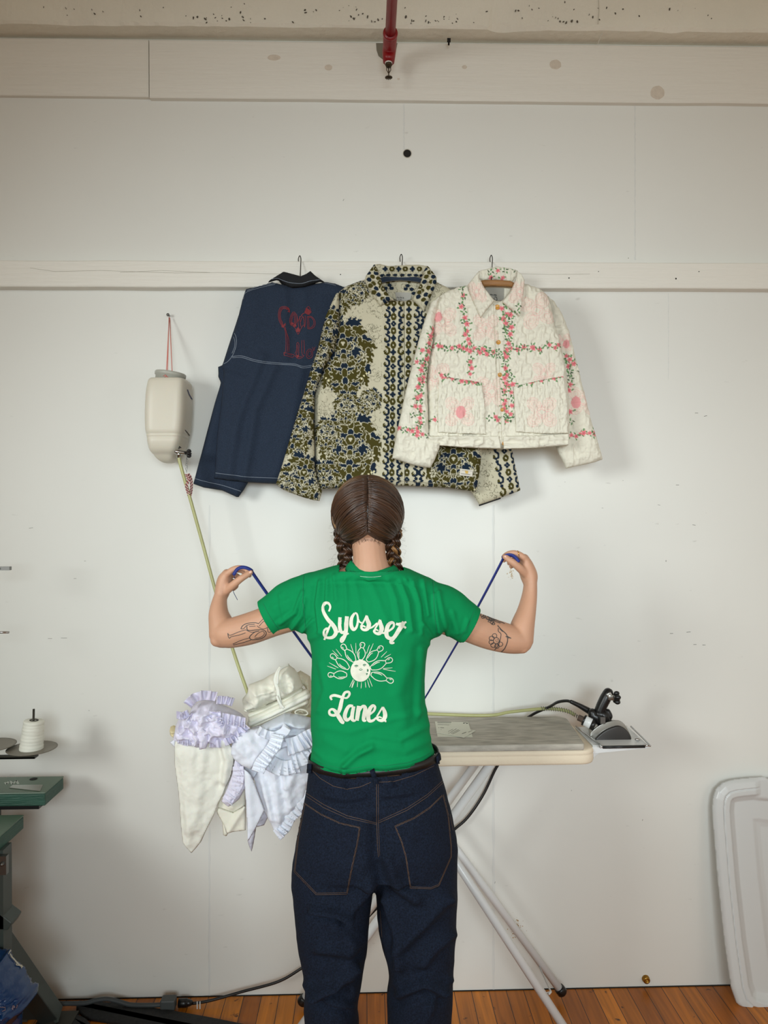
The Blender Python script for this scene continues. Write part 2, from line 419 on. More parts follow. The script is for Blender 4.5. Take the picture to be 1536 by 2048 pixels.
def grid_box(name, lo, hi, mat_, rough=0.0, kind='structure', nx=160, nz=10):
    """box whose front face is a fine grid that can be roughened"""
    X, Z = np.meshgrid(np.linspace(lo[0], hi[0], nx), np.linspace(lo[2], hi[2], nz))
    mb = MB(); mb.box(lo, hi); o = mb.build(name, mat_, None, False); tag(o, kind=kind); return o
wall = MB().box((-3.2, 0, 0), (3.4, 0.12, 3.4)).build('wall_rear', M_wall, None, False); tag(wall, kind='structure')
# the hole drilled in the wall: no recess is cut, a dark disc stands in further down
wl = MB().box((-3.32, -6.2, 0), (-3.2, 0.12, 3.4)).build('wall_left', M_wall, None, False); tag(wl, kind='structure')
fl = MB().box((-3.2, -6.2, -0.08), (3.4, 0.12, 0.0)).build('floor', M_floor, None, False); tag(fl, kind='structure')
cl = MB().box((-3.2, -6.2, 3.62), (3.4, 0.12, 3.7)).build('ceiling', M_conc, None, False); tag(cl, kind='structure')
# vertical panel joints, each a narrow filled groove with ragged filler
def joint(n, px, pa, pb, wdt=0.0035, mt=M_seam):
    mb = MB(); rows = 60; vs = []; fs = []
    r = random.Random(n*7)
    for i in range(rows+1):
        py = pa+(pb-pa)*i/rows; c = P(px+r.uniform(-.5, .5), py, 0); w_ = wdt*r.uniform(.5, 1.5)
        vs += [(c[0]-w_, -0.0001, c[2]), (c[0]-w_*.3, -0.0012*r.uniform(.2, 1), c[2]), (c[0]+w_*.3, -0.0010*r.uniform(.2, 1), c[2]), (c[0]+w_, -0.0001, c[2])]
    for i in range(rows):
        for k in range(3): fs.append((i*4+k, i*4+k+1, i*4+k+5, i*4+k+4))
    o = mk('trim_%d' % n, vs, fs, mt); tag(o, kind='structure'); return o
joint(1, 419, 1010, 1995, 0.003); joint(2, 987, 1010, 1983, 0.004); joint(3, 1270, 212, 520, 0.002)
joint(4, 808, 208, 300, 0.002); joint(9, 1337, 585, 760, 0.001)
# concrete beam along the ceiling with a chipped lower arris
def beam():
    r = random.Random(5); nx = 420; x0, x1 = -3.2, 3.4; zb = zt(84, 0); yf = -0.075
    prof = [(0.0, 0), (yf+0.006, 0.0), (yf, 0.008), (yf-0.002, 0.09), (yf-0.002, 0.5), (0.1, 0.5)]
    vs = []; fs = []
    for i in range(nx+1):
        x = x0+(x1-x0)*i/nx; j1 = (vnoise(x*22, 3.3)-.5); j2 = (vnoise(x*60, 8.1)-.5)
        ch = max(0, vnoise(x*9, 1.7)-.72)*0.06
        for k, (y, z) in enumerate(prof):
            dy = dz = 0
            if k == 1: dy = 0.006*j1+0.004*j2+ch; dz = 0.002*j2
            if k == 2: dy = 0.005*j1+ch*.6; dz = 0.010*j2+ch+0.004*j1
            vs.append((x, y+dy, zb+z+dz))
    n = len(prof)
    for i in range(nx):
        for k in range(n): fs.append((i*n+k, (i+1)*n+k, (i+1)*n+(k+1) % n, i*n+(k+1) % n))
    fs += [tuple(range(n)), tuple(nx*n+k for k in range(n))[::-1]]
    o = mk('trim_5', vs, fs, M_conc, None, False); tag(o, kind='structure')
    # pits and chips of the casting
    pm = MB()
    for (cx, cy, sx, sy, n) in ((760, 45, 90, 18, 30), (900, 50, 60, 20, 30), (430, 32, 80, 14, 18), (1050, 35, 160, 25, 22), (700, 30, 300, 20, 26), (1300, 30, 200, 20, 10), (150, 20, 150, 15, 8), (1420, 60, 120, 8, 5)):
        for k in range(n):
            px, py = r.gauss(cx, sx*.55), r.gauss(cy, sy*.6)
            if not (0 < px < 1536) or py < -5 or py > 46: continue
            y = yf-0.0028; c = P(px, py, y); a = r.uniform(.0008, .0035); b = a*r.uniform(.4, 1); th = r.uniform(0, 3)
            pts = []
            for q in range(7):
                t = 2*math.pi*q/7; rr = r.uniform(.6, 1.2); u = a*rr*math.cos(t)*1.4; v_ = b*rr*math.sin(t)
                pts.append((c[0]+u*math.cos(th)-v_*math.sin(th), c[2]+u*math.sin(th)+v_*math.cos(th)))
            pm.prism(pts, y, y+0.003)
    o2 = pm.build('casting_pits', mat('pit_shadow', (92, 86, 74), 0.9), o, False); 
    cm = MB()
    cc = [(1210, 55), (1205, 66), (1199, 78), (1196, 88)]
    for a, b in zip(cc[:-1], cc[1:]): cm.obox(V(*a, -0.06), V(*b, -0.05), 0.002, 0.002)
    cc = [(1197, -2), (1198, 20), (1196, 48)]
    for a, b in zip(cc[:-1], cc[1:]): cm.obox(V(*a, -0.0775), V(*b, -0.0775), 0.003, 0.0015)
    cm.build('crack', mat('crack_filler', (210, 205, 192), 0.7), o, False)
beam()
# long timber below the beam: two lengths meeting near the left
def timber(n, pxa, pxb, pya, pyb, th, dpy=0):
    a = P(pxa, pya, -th); b = P(pxb, pya, -th); z1 = zt(pya+dpy, -th); z0 = zt(pyb+dpy, -th)
    nx = 60; mb = MB(); vs = []; fs = []
    for i in range(nx+1):
        x = a[0]+(b[0]-a[0])*i/nx; j = (vnoise(x*6, n*3.1)-.5)*0.003; k = (vnoise(x*5, n*5.7)-.5)*0.003
        vs += [(x, 0.0, z0+j), (x, -th+.002, z0+j), (x, -th, z0+.003+j), (x, -th, z1-.003+k), (x, -th+.002, z1+k), (x, 0.0, z1+k)]
    for i in range(nx):
        for k in range(6): fs.append((i*6+k, (i+1)*6+k, (i+1)*6+(k+1) % 6, i*6+(k+1) % 6))
    fs += [tuple(range(6)), tuple(nx*6+k for k in range(6))[::-1]]
    o = mk('trim_%d' % n, vs, fs, M_timber, None, False); tag(o, kind='structure'); return o
timber(6, -900, 297, 83.2, 196.5, 0.016, 1)
timber(7, 298.5, 2600, 82.8, 197.5, 0.020, 2)
rail = timber(8, -900, 2600, 523, 575, 0.040, 0)
# dark shadow gaps above rail are left to the light; knots and nail holes
t7 = bpy.data.objects['trim_7']
for i, (px, py, a, b) in enumerate(((548, 115, 13, 6), (657, 135, 8, 6), (929, 134, 5, 4), (1111, 129, 12, 10), (1315, 185, 15, 14), (797, 158, 3, 2))):
    mb = MB(); c = P(px, py, -0.0203); s_ = px2m(1, -.02)
    ro = random.Random(i)
    for sc_, yy in ((1.0, 0), (0.62, -0.0003)):
        mb.prism([(c[0]+a*sc_*s_*math.cos(t)*ro.uniform(.93, 1.05), c[2]+b*sc_*s_*math.sin(t)*ro.uniform(.93, 1.05)) for t in np.linspace(0, 2*math.pi, 15)[:-1]], c[1]+yy, c[1]+0.002)
    mb.build('wood_knot', M_knot, t7, False)
hm = MB()
for px, py, r_ in ((1138, 556, .0022), (1197, 543, .0015), (1352, 557, .0025), (1398, 543, .0018), (1352, 558, .0018), (681, 549, .0018), (1257, 516, .001)):
    c = P(px, py, -0.0402); hm.lathe([(r_, 0), (r_, .002)], tuple(c), (0, 1, 0), 10)
hm.build('nail_hole', M_dark, rail, False)
# split lines along the rail
gm = MB()
for pts in ([(60, 536), (110, 543), (200, 541), (350, 546), (440, 545), (560, 548)], [(980, 546), (1100, 549), (1180, 548)], [(240, 545), (320, 541), (420, 545)]):
    for a, b in zip(pts[:-1], pts[1:]): gm.obox(V(*a, -0.0402), V(*b, -0.0402), 0.0006, 0.0008)
gm.build('grain_split', mat('split_line', (168, 162, 148), .8), rail, False)
# square-cut hole in the wall ; a dark disc stands in for its shaded depth
mb = MB(); c = P(814.5, 307, -0.0006); s_ = .0016
mb.lathe([(.0122, 0.0), (.0145, .0), (.0145, .0006)], tuple(c), (0, 1, 0), 28)
ho = mb.build('pipe_hole', M_dark, wall); 
mb = MB(); mb.lathe([(.0128, -.0003), (.0150, -.0012), (.0150, .0006), (.0128, .0006)], tuple(c), (0, 1, 0), 28, xdir=(1,0,0)); mb.f = mb.f[:-2]
mb.build('hole_rim', mat('hole_rim', (205, 200, 186), .7, bump=.3, bscale=300), ho)
# bare scraped patches and little scuffs on the wall
def splat(px, py, rx, ry, n, seed, mt, nm='scraped_patch', smin=.4, smax=1.6):
    r = random.Random(seed); mb = MB()
    for k in range(n):
        t = r.uniform(0, 6.28); q = abs(r.gauss(0, .5)); x = px+rx*q*math.cos(t); y = py+ry*q*math.sin(t); c = P(x, y, -0.0004); a = px2m(r.uniform(smin, smax), 0)
        mb.prism([(c[0]+a*r.uniform(.5, 1.1)*math.cos(u), c[2]+a*r.uniform(.5, 1.1)*math.sin(u)) for u in np.linspace(0, 6.28, 8)[:-1]], -0.0004-k*1e-6, 0.0)
    return mb.build(nm, mt, wall, False)
splat(1033, 1856, 12, 20, 150, 1, M_stain); splat(1031, 1862, 8, 12, 90, 4, M_stain)
splat(1023, 1148, 9, 26, 45, 2, mat('tan_fleck', (196, 176, 146), .9), 'scraped_patch')
splat(1210, 1090, 3, 3, 3, 3, M_seam)
sm = MB(); r = random.Random(11)
for px, py, l, a in ((1393, 826, 6, 0), (1411, 832, 6, 12), (1355, 970, 6, 0), (1388, 1050, 6, -8), (1332, 1122, 3, 90), (1332, 1122, 2, 0), (1343, 1267, 6, 0), (1390, 1289, 6, 0), (1408, 1290, 6, 0), (990, 1765, 4, 80), (62, 1056, 8, 10), (170, 1122, 3, 0), (150, 1157, 5, 0), (1143, 1581, 2, 90), (1246, 961, 1.5, 0), (1130, 964, 1.5, 0), (1205, 1016, 3, 0), (687, 400, 4, 60), (1285, 1640, 3, 80), (178, 1421, 2, 90), (128, 1276, 12, 0), (100, 1277, 8, 0), (1318, 1010, 5, -10), (1377, 1264, 8, 5)):
    t = math.radians(a); d = (math.cos(t)*l/2, -math.sin(t)*l/2)
    sm.obox(V(px-d[0], py-d[1], -0.0004), V(px+d[0], py+d[1], -0.0004), 0.0008, 0.0012 if l > 5.5 and px > 1300 else 0.0008)
sm.build('scuff_mark', mat('scuff', (96, 92, 84), .9), wall, False)
# thin dark strip along the foot of the wall
gb = MB().box((-3.2, -0.004, 0.0), (3.4, 0.0, 0.0022)).build('foot_strip', M_dark, None, False); gb.name = 'foot_strip_rear'; tag(gb, kind='structure')
# brass pipe stub in the wall near the floor
mb = MB(); c = P(1291, 1957, -0.0)
mb.lathe([(.0125, -.0), (.0125, -.003), (.011, -.004), (.011, -.012), (.009, -.0135), (.005, -.0135), (.005, -.003), (.0001, -.003)], tuple(c), (0, 1, 0), 24)
o = mb.build('brass_wall_fitting', mat('brass', (170, 130, 60), .25, 1.0, bump=.3, bscale=300)); tag(o, 'small round brass fitting set in the white wall just above the floor', 'fitting')
# ---- red sprinkler pipe
M_red = mat('red_paint', (140, 16, 22), 0.35, bump=.15, bscale=60, var=.06, vscale=30)
z0 = float(P(780, 88, -0.12)[2])
sp = thing('sprinkler_pipe', (P(780, 88, -0.12)).tolist(), 'red painted sprinkler pipe running under the ceiling to the wall, head pointing down', 'pipe')
mb = MB(); a = P(780, 80, -0.14); mb.sweep([(a[0]-.002, -1.6, a[2]), (a[0], -0.14, a[2])], .0155, 24); mb.build('pipe', M_red, sp)
mb = MB(); mb.sweep([(a[0], -.175, a[2]), (a[0], -.168, a[2]), (a[0], -.12, a[2]), (a[0]-.001, -.100, a[2]-.006), (a[0]-.002, -.096, a[2]-.02), (a[0]-.003, -.096, a[2]-.043)], [.019, .0215, .021, .0215, .0205, .0175], 24)
mb.lathe([(.0205, 0), (.0225, .003), (.0225, .010), (.0205, .012)], (a[0], -.178, a[2]), (0, 1, 0), 24)
mb.build('elbow_fitting', M_red, sp)
hx, hy, hz = a[0]-.003, -.096, a[2]-.043
mb = MB(); mb.lathe([(.010, 0), (.0105, -.002), (.0105, -.010), (.0085, -.0105), (.0085, -.014)], (hx, hy, hz), (0, 0, 1), 8)
M_old = mat('old_brass', (74, 62, 46), .5, .8, bump=.2, bscale=200)
hd = mb.build('sprinkler_head', M_old, sp)
mb = MB(); mb.lathe([(.0095, .0015), (.0112, .0), (.0112, -.003), (.0095, -.0035)], (hx, hy, hz), (0, 0, 1), 24); mb.build('tape_collar', mat('ptfe_tape', (225, 222, 214), .6), hd)
mb = MB()
mb.sweep([(hx-.006, hy, hz-.014), (hx-.0065, hy, hz-.024), (hx, hy, hz-.035)], .0012, 8); mb.sweep([(hx+.006, hy, hz-.014), (hx+.0065, hy, hz-.024), (hx, hy, hz-.035)], .0012, 8)
mb.sweep([(hx, hy, hz-.014), (hx, hy, hz-.046)], .0018, 8); mb.build('frame_arm', M_old, hd)
mb = MB()
for k in range(12):
    t = k*math.pi/6; mb.obox((hx+.002*math.cos(t), hy+.002*math.sin(t), hz-.044), (hx+.0115*math.cos(t), hy+.0115*math.sin(t), hz-.0475), .0035, .0012)
mb.build('deflector', M_old, hd)
# ragged cutout behind the pipe in the timber
mb = MB(); cc = [(752, 86), (753, 100), (757, 112), (766, 119), (776, 118), (790, 112), (795, 86)]
mb.prism([(float(P(x, y, -.0206)[0]), float(P(x, y, -.0206)[2])) for x, y in cc], -.0206, -.018)
mb.build('pipe_cutout', mat('cutout', (128, 122, 108), .9, bump=.4, bscale=120), t7, False)
# anchor stub
mb = MB(); mb.lathe([(.006, 0), (.006, -.012), (.003, -.012), (.003, -.02)], tuple(P(898, 76, -0.055)), (0, -.6, 1), 10); mb.build('anchor_bolt', M_dark, bpy.data.objects['trim_5'])
# ================================================================ the person
M_skin = mat('skin', (196, 150, 122), 0.55, bump=.12, bscale=260, var=.05, vscale=14, sss=0.12)
M_tee = mat('green_jersey', (0, 132, 76), 0.9, bump=.15, bscale=400, var=.04, vscale=5, spec=.2)
M_print = mat('cream_ink', (218, 218, 200), 0.7, var=.10, vscale=60, bump=.2, bscale=500)
M_jean = mat('dark_denim', (18, 26, 41), 0.9, bump=.5, bscale=700, var=.55, vscale=300, spec=.2)
M_thread = mat('tan_thread', (88, 66, 50), 0.7)
M_belt = mat('black_leather', (22, 20, 19), 0.45, bump=.2, bscale=200)
M_hair = mat('brown_hair', None, 0.38, attr=True, spec=.55)
M_ink = mat('tattoo_ink', (62, 62, 62), 0.6)
YB = -0.68
person = thing('person', (V(755, 1500, YB).x, YB, 0.0), 'person from behind in green bowling tee and dark jeans, arms raised, hair in two braids', 'person')
HC = P(735, 1026, -0.665)   # skull centre
def hp(x, y, z): return (HC[0]+x, HC[1]+y, HC[2]+z)
B = MB()
# skull, face (looks at the wall, slightly down), jaw, nose, lips, ears
def ell(c, r, tilt=0): B.ball(c, r, 24, 16)
ell(hp(0, 0, 0.004), (.071, .088, .080)); ell(hp(0, .048, -.040), (.058, .050, .068)); ell(hp(0, .066, -.088), (.034, .030, .026)); ell(hp(0, .035, -.070), (.050, .052, .040))
B.sweep([hp(0, .094, -.020), hp(0, .108, -.046), hp(0, .111, -.054), hp(0, .096, -.062)], [.006, .010, .012, .009], 10)
ell(hp(-.011, .098, -.057), (.007, .009, .006)); ell(hp(.011, .098, -.057), (.007, .009, .006))
ell(hp(0, .094, -.077), (.021, .012, .0048)); ell(hp(0, .092, -.085), (.018, .012, .0055))
ell(hp(-.028, .086, .000), (.022, .012, .006)); ell(hp(.028, .086, .000), (.022, .012, .006))
for s in (-1, 1):
    B.sweep([hp(s*.068, .012, -.010), hp(s*.078, .004, .006), hp(s*.081, -.006, .004), hp(s*.079, -.008, -.012), hp(s*.072, .004, -.034)], [.006, .006, .006, .006, .006], 8)
    ell(hp(s*.071, .004, -.012), (.006, .014, .020))
# neck, shoulders, torso
v, f = capsule([V(737, 1062, -.665), V(738, 1100, -.682), V(741, 1135, -.69), V(742, 1175, -.69)], [(.046, .050), (.039, .046), (.044, .05), (.07, .06)], 20, ref=(0, 1, 0)); B.add(v, f)
v, f = capsule([V(672, 1162, YB), V(742, 1150, YB-.01), V(812, 1168, YB)], [.024, .032, .024], 16); B.add(v, f)
def loft(rows, yc, n=40, ex=2.3, cap=True):
    """rows: (py, xl, xr, depth_front, depth_back) at plane yc"""
    vs = []; fs = []
    for r_ in rows:
        py, xl, xr, df, db = r_; a = P(xl, py, yc); b = P(xr, py, yc); c = (a+b)/2; hw = (b[0]-a[0])/2
        for k in range(n):
            t = 2*math.pi*k/n; ct, st = math.cos(t), math.sin(t)
            u = math.copysign(abs(ct)**(2/ex), ct); w_ = math.copysign(abs(st)**(2/ex), st)
            vs.append((c[0]+hw*u, yc+(df if w_ > 0 else db)*w_, c[2]))
    m = len(rows)
    for i in range(m-1):
        for k in range(n): fs.append((i*n+k, i*n+(k+1) % n, (i+1)*n+(k+1) % n, (i+1)*n+k))
    if cap: fs += [tuple(range(n))[::-1], tuple((m-1)*n+k for k in range(n))]
    return vs, fs
v, f = loft([(1175, 650, 832, .07, .07), (1230, 640, 845, .09, .085), (1300, 645, 838, .095, .085), (1400, 648, 828, .08, .075), (1480, 642, 840, .075, .072), (1560, 636, 858, .070, .078), (1640, 622, 878, .08, .095), (1730, 616, 884, .08, .09)], YB); B.add(v, f)
for pts, r in (([V(672, 1715, YB), V(662, 1950, YB), V(664, 2040, YB+.01), V(662, 2220, YB-.01), V(660, 2330, YB)], [.080, .062, .055, .045, .036]),
               ([V(826, 1715, YB), V(838, 1950, YB), V(838, 2040, YB+.01), V(842, 2220, YB-.01), V(843, 2330, YB)], [.080, .062, .055, .045, .036])):
    v, f = capsule(pts, r, 18); B.add(v, f)
    x = pts[-1].x; B.add(*capsule([(x, YB-.02, .045), (x, YB+.06, .042), (x, YB+.15, .030)], [.036, .036, (.038, .020)], 14))
# arms
def limb(pts, k=8):
    v, f = capsule([V(a, b, c) for a, b, c, _, _ in pts], [(r1, r2) for *_, r1, r2 in pts], 20, ref=(0, 1, 0), k=k); B.add(v, f)
m_ = 1.17e-3
limb([(650, 1200, YB, .045, .045), (590, 1226, -.67, .040, .040), (545, 1241, -.66, 33*m_, .038), (500, 1257, -.64, 33*m_, .038), (462, 1266, -.625, 31*m_, .036), (447, 1266, -.615, 29*m_, .034)])
limb([(447, 1268, -.615, 30*m_, .034), (443, 1250, -.605, 26.5*m_, .034), (438, 1230, -.595, 21.5*m_, .031), (438, 1212, -.585, 17.5*m_, .028), (441, 1192, -.575, 13.6*m_, .024)])
B.ball(tuple(V(434, 1280, -.625)), (.0165, .018, .0165))
limb([(838, 1208, YB, .045, .045), (890, 1235, -.67, .040, .040), (935, 1251, -.66, 33*m_, .038), (978, 1267, -.64, 33*m_, .038), (1015, 1277, -.625, 31*m_, .036), (1038, 1281, -.615, 28*m_, .034)])
limb([(1040, 1280, -.615, 28*m_, .034), (1045, 1252, -.605, 25*m_, .034), (1053, 1222, -.592, 19.5*m_, .032), (1059, 1190, -.58, 15.8*m_, .027), (1061, 1165, -.575, 13.8*m_, .024)])
B.ball(tuple(V(1044, 1294, -.625)), (.0175, .018, .016))
def palm(pts):
    v, f = capsule([V(a, b, c) for a, b, c, _, _ in pts], [(r1, r2) for *_, r1, r2 in pts], 18, ref=(0, 1, 0), k=6); B.add(v, f)
def finger(pts, r0, r1, r2=None):
    n = len(pts); rs = [(r0+(r1-r0)*i/(n-1))*m_ for i in range(n)]
    v, f = capsule([V(*p) for p in pts], rs, 12, k=5); B.add(v, f)
# left hand
palm([(441, 1196, -.575, .016, .025), (446, 1178, -.568, .0195, .030), (450, 1160, -.562, .0185, .034), (454, 1150, -.558, .0135, .035)])
finger([(455, 1147, -.588), (466, 1139, -.590), (479, 1135.5, -.590), (490, 1138, -.588), (500, 1143, -.586)], 7.4, 5.0)
finger([(453, 1148, -.566), (466, 1141, -.566), (480, 1140, -.566), (491, 1146, -.568), (499, 1151, -.570)], 7.4, 5.2)
finger([(452, 1153, -.545), (468, 1150, -.543), (479, 1157, -.548), (476, 1166, -.552)], 7.2, 5.4)
finger([(453, 1160, -.528), (466, 1163, -.526), (473, 1171, -.532), (467, 1178, -.538)], 6.6, 5.0)
finger([(453, 1181, -.585), (466, 1170, -.597), (481, 1158, -.603), (492, 1151, -.600), (501, 1145, -.596)], 9.5, 6.0)
# right hand
palm([(1061, 1170, -.575, .016, .025), (1058, 1152, -.568, .0215, .030), (1051, 1132, -.562, .0195, .034), (1047, 1120, -.558, .0145, .035)])
finger([(1047, 1115, -.588), (1036, 1108, -.590), (1023, 1106, -.590), (1013, 1109, -.588), (1006.5, 1114, -.586)], 7.6, 5.0)
finger([(1048, 1118, -.566), (1036, 1110, -.566), (1022, 1109, -.566), (1012, 1115, -.568), (1008, 1121, -.570)], 7.4, 5.2)
finger([(1048, 1124, -.545), (1034, 1118, -.543), (1022, 1121, -.546), (1018, 1127, -.550)], 7.0, 5.2)
finger([(1049, 1130, -.528), (1036, 1128, -.526), (1026, 1131, -.530), (1022, 1133, -.536)], 6.4, 5.0)
finger([(1051, 1147, -.585), (1040, 1137, -.597), (1027, 1126, -.603), (1017, 1119, -.600), (1010, 1113.5, -.597)], 9.8, 6.2)
body = remesh('body', B.v, B.f, 0.0028, M_skin, person, smooth=5)
# nails, eyes, brows
mn = mat('nail', (222, 176, 156), .3)
for hand in (((501, 1144.5, -.6035, 3.4, 2.6, 35), (474, 1169, -.560, 2.5, 2.0, 80)), ((1011, 1113.5, -.6045, 3.4, 2.6, -40), (1019, 1128.5, -.5575, 2.5, 2.0, -70))):
    for px, py, y, a, b, ang in hand:
        mb = MB(); c = V(px, py, y); mb.ball((0, 0, 0), (a*m_, .0012, b*m_), 12, 8); o = mb.build('nail', mn, body); 
        co = getco(o); t = math.radians(ang); x = co[:, 0]*math.cos(t)-co[:, 2]*math.sin(t); z = co[:, 0]*math.sin(t)+co[:, 2]*math.cos(t)
        co[:, 0] = x+c.x; co[:, 2] = z+c.z; co[:, 1] += c.y; setco(o, co)
for s in (-1, 1):
    e = MB().ball(hp(s*.028, .0805, -.014), .0120, 16, 12).build('eye', mat('eye_white', (230, 226, 220), .2), body)
    MB().ball(hp(s*.028, .0908, -.016), (.0052, .0026, .0052), 14, 8).build('iris', mat('iris', (70, 50, 34), .2), e)
    mb = MB(); mb.sweep([hp(s*.014, .0985, .003), hp(s*.028, .101, .007), hp(s*.042, .092, .002)], [.0012, .0022, .001], 8); mb.build('eyebrow', mat('brow', (60, 38, 24), .8), body)
MB().sweep([tuple(V(1035.5, 1101.5, -.592)), tuple(V(1037.2, 1107, -.5995)), tuple(V(1038.6, 1113.5, -.5945))], .0011, 8).build('gold_ring', mat('gold', (220, 170, 80), .25, 1.0), body)

# ---------------------------------------------------------------- hair
hb = MB(); r = random.Random(4)
HR = np.array([.0845, .1000, .0895]); HO = P(735, 1026, -.668)
def hcol(t, blonde=0):
    a = np.array(lin((36, 22, 15))); b = np.array(lin((82, 52, 32))); g = np.array(lin((176, 126, 66)))
    k = r.random(); c = a*(1-k*.75)+b*k*.75
    if blonde: c = c*(1-blonde)+g*blonde
    return c
def on(phi, th):  # th 0 top .. pi bottom ; phi from back (-y)
    return HO+HR*np.array([math.sin(th)*math.sin(phi), -math.sin(th)*math.cos(phi), math.cos(th)])
# solid base under the locks
hb2 = MB(); 
B2 = MB(); B2.ball(tuple(HO), tuple(HR*.965), 48, 32)
cv = np.array(B2.v)
for i in range(len(cv)):
    d = (cv[i]-HO)/HR
    if d[1] > .25 and d[2] < .35: cv[i] = HO+(cv[i]-HO)*.72            # open the face
    if d[2] < -.45: cv[i, 2] = HO[2]+HR[2]*(-.45+(d[2]+.45)*(.35+.95*min(1, abs(d[0])*1.5)))
px_, py_ = topx(cv)
hair = mk('hair', cv, B2.f, M_hair, body, True, np.tile(lin((30, 19, 13)), (len(cv), 1)))
strand_v = []; strand_f = []; strand_c = []
def add_strand(path, rad, c, n=5, c2=None):
    global strand_v, strand_f
    v, f = sweep(path, rad, n, None, True); b0 = len(strand_v); strand_v += v; strand_f += [tuple(i+b0 for i in q) for q in f]
    m = len(path)
    for i in range(m):
        cc = c if c2 is None else np.array(c)*(1-i/(m-1))+np.array(c2)*(i/(m-1))
        strand_c.extend([cc]*n)
root = {-1: P(688, 1068, -.672), 1: P(786, 1068, -.672)}
for s in (-1, 1):
    for k in range(430):
        u = r.random()                      # along the parting: 0 nape .. 1 forehead
        if u < .80:
            th = math.radians(118-118*u/.80*1.0); st = np.array([s*.002, -math.sin(th), math.cos(th)])
        else:
            th = math.radians((u-.80)/.20*55); st = np.array([s*.002, math.sin(th), math.cos(th)])
        st[0] += s*abs(r.gauss(0, .015))
        en = (root[s]-HO)/HR; en = en/np.linalg.norm(en)
        en2 = en+np.array([r.gauss(0, .05), r.gauss(0, .05), r.gauss(0, .05)])
        mid_out = np.array([s*(1.05+.0*u), .10+.55*max(0, u-.35)-.35*(u < .35), .10+.15*u]) 
        a = st/np.linalg.norm(st); b = en2/np.linalg.norm(en2); mo = mid_out/np.linalg.norm(mid_out)
        wgt = min(1, u*1.25)*(.75+.25*r.random()); path = []; jit = r.gauss(0, .010); m = 15
        for i in range(m):
            t = i/(m-1); q = a*(1-t)**2+b*t*t+2*t*(1-t)*((a+b)/2*(1-wgt)+mo*wgt*1.15)
            q = q/np.linalg.norm(q); q = q*(1+jit*math.sin(math.pi*t)+.006*math.sin(t*9+k)); 
            rr = 1.0-.10*max(0, t-.8)/.2
            path.append(HO+q*HR*rr)
        path.append(root[s]*(.6)+path[-1]*.4)
        bl = 0
        if u > .60 and r.random() < .85: bl = r.uniform(.5, 1)
        c = hcol(0); c2 = c*(1-bl)+np.array(lin((186, 136, 74)))*bl if bl else c
        rd = r.uniform(.0009, .0021); add_strand(path, [rd*.6]+[rd]*(len(path)-2)+[rd*.7], c, 5, c2)
# loose small hairs at the nape
for k in range(46):
    x0 = r.gauss(737, 16); y0 = 1082+abs(x0-737)*-.25+r.uniform(-4, 2); dx = r.gauss(0, 5); ln = r.uniform(6, 20)
    path = [P(x0+dx*t*t+2*math.sin(3*t+k), y0+ln*t, -.672-.052+.012*t*ln/20) for t in np.linspace(0, 1, 7)]
    add_strand(path, .00022, hcol(0), 3)
for k in range(60):
    s = r.choice((-1, 1)); x0 = 735+s*(60+r.random()*6); y0 = r.uniform(1035, 1130); ln = r.uniform(8, 26)
    path = [P(x0+s*(r.uniform(.3, .9)*ln*t)*math.sin(1+t), y0+ln*.5*t+3*math.sin(5*t+k), -.67) for t in np.linspace(0, 1, 7)]
    add_strand(path, .00012, hcol(0), 3)
for s, pth in ((-1, [(676, 1022, -.694), (670, 1034, -.698), (671, 1048, -.700), (678, 1060, -.702), (686, 1068, -.700)]), (1, [(795, 1008, -.690), (801, 1026, -.694), (799, 1043, -.702), (792, 1055, -.708), (785, 1064, -.704)])):
    for k in range(46):
        o_ = r.gauss(0, 1)*3.2; o2 = r.gauss(0, .003); q = crv([P(a+o_*(1-i*.16)*(-s)*.8, b+r.uniform(-1, 1), c+o2) for i, (a, b, c) in enumerate(pth)], 4)
        add_strand(q, .0011, np.array(lin((60, 38, 24))), 5, np.array(lin((176, 130, 76)))*r.uniform(.7, 1.1))
hs = mk('hair_strands', strand_v, strand_f, M_hair, body, True, np.array(strand_c)); tag(hs, kind='stuff')
# braids
def braid(name, cps, rad, seed):  # three plaited locks
    global strand_v, strand_f, strand_c
    strand_v = []; strand_f = []; strand_c = []
    cp = crv([P(*c) for c in cps], 40); cp = resamp(cp, .0012); m = len(cp); L = m*.0012
    rr = random.Random(seed)
    for j in range(3):
        for q in range(9):
            ox, oy = rr.gauss(0, 1), rr.gauss(0, 1); nrm = math.hypot(ox, oy)+.01; kk = min(1, rr.random()**.5)
            ox, oy = ox/nrm*kk, oy/nrm*kk; path = []; rs = []
            for i in range(0, m, 2):
                s_ = i*.0012; ph = 2*math.pi*(s_/.060)+j*2*math.pi/3; tp = 1-.25*i/m
                x = rad*.62*math.sin(ph); y = rad*.42*math.sin(2*ph); rl = rad*.50*tp
                e = math.sin(math.pi*min(1, max(0, i/m)))
                path.append((cp[i][0]+(x+ox*rl)*tp, cp[i][1]-(y+oy*rl)*tp, cp[i][2])); rs.append(rl*.40)
            bl = rr.random() < .13
            c = hcol(0); c = np.array(lin((130, 92, 52))) if bl else c*1.0
            add_strand(path, rs, c, 6)
    o = mk(name, strand_v, strand_f, M_hair, body, True, np.array(strand_c)); return o
braid('braid', [(685, 1062, -.674), (683, 1078, -.680), (690, 1100, -.676), (690, 1125, -.668), (684, 1142, -.650), (680, 1150, -.60), (676, 1190, -.565), (676, 1230, -.56)], .0175, 2)
braid('braid', [(789, 1060, -.674), (785, 1078, -.680), (785, 1100, -.676), (788, 1125, -.668), (792, 1142, -.650), (798, 1152, -.60), (802, 1190, -.565), (802, 1230, -.56)], .0175, 9)
mb = MB(); c = P(794, 1068, -.672); 
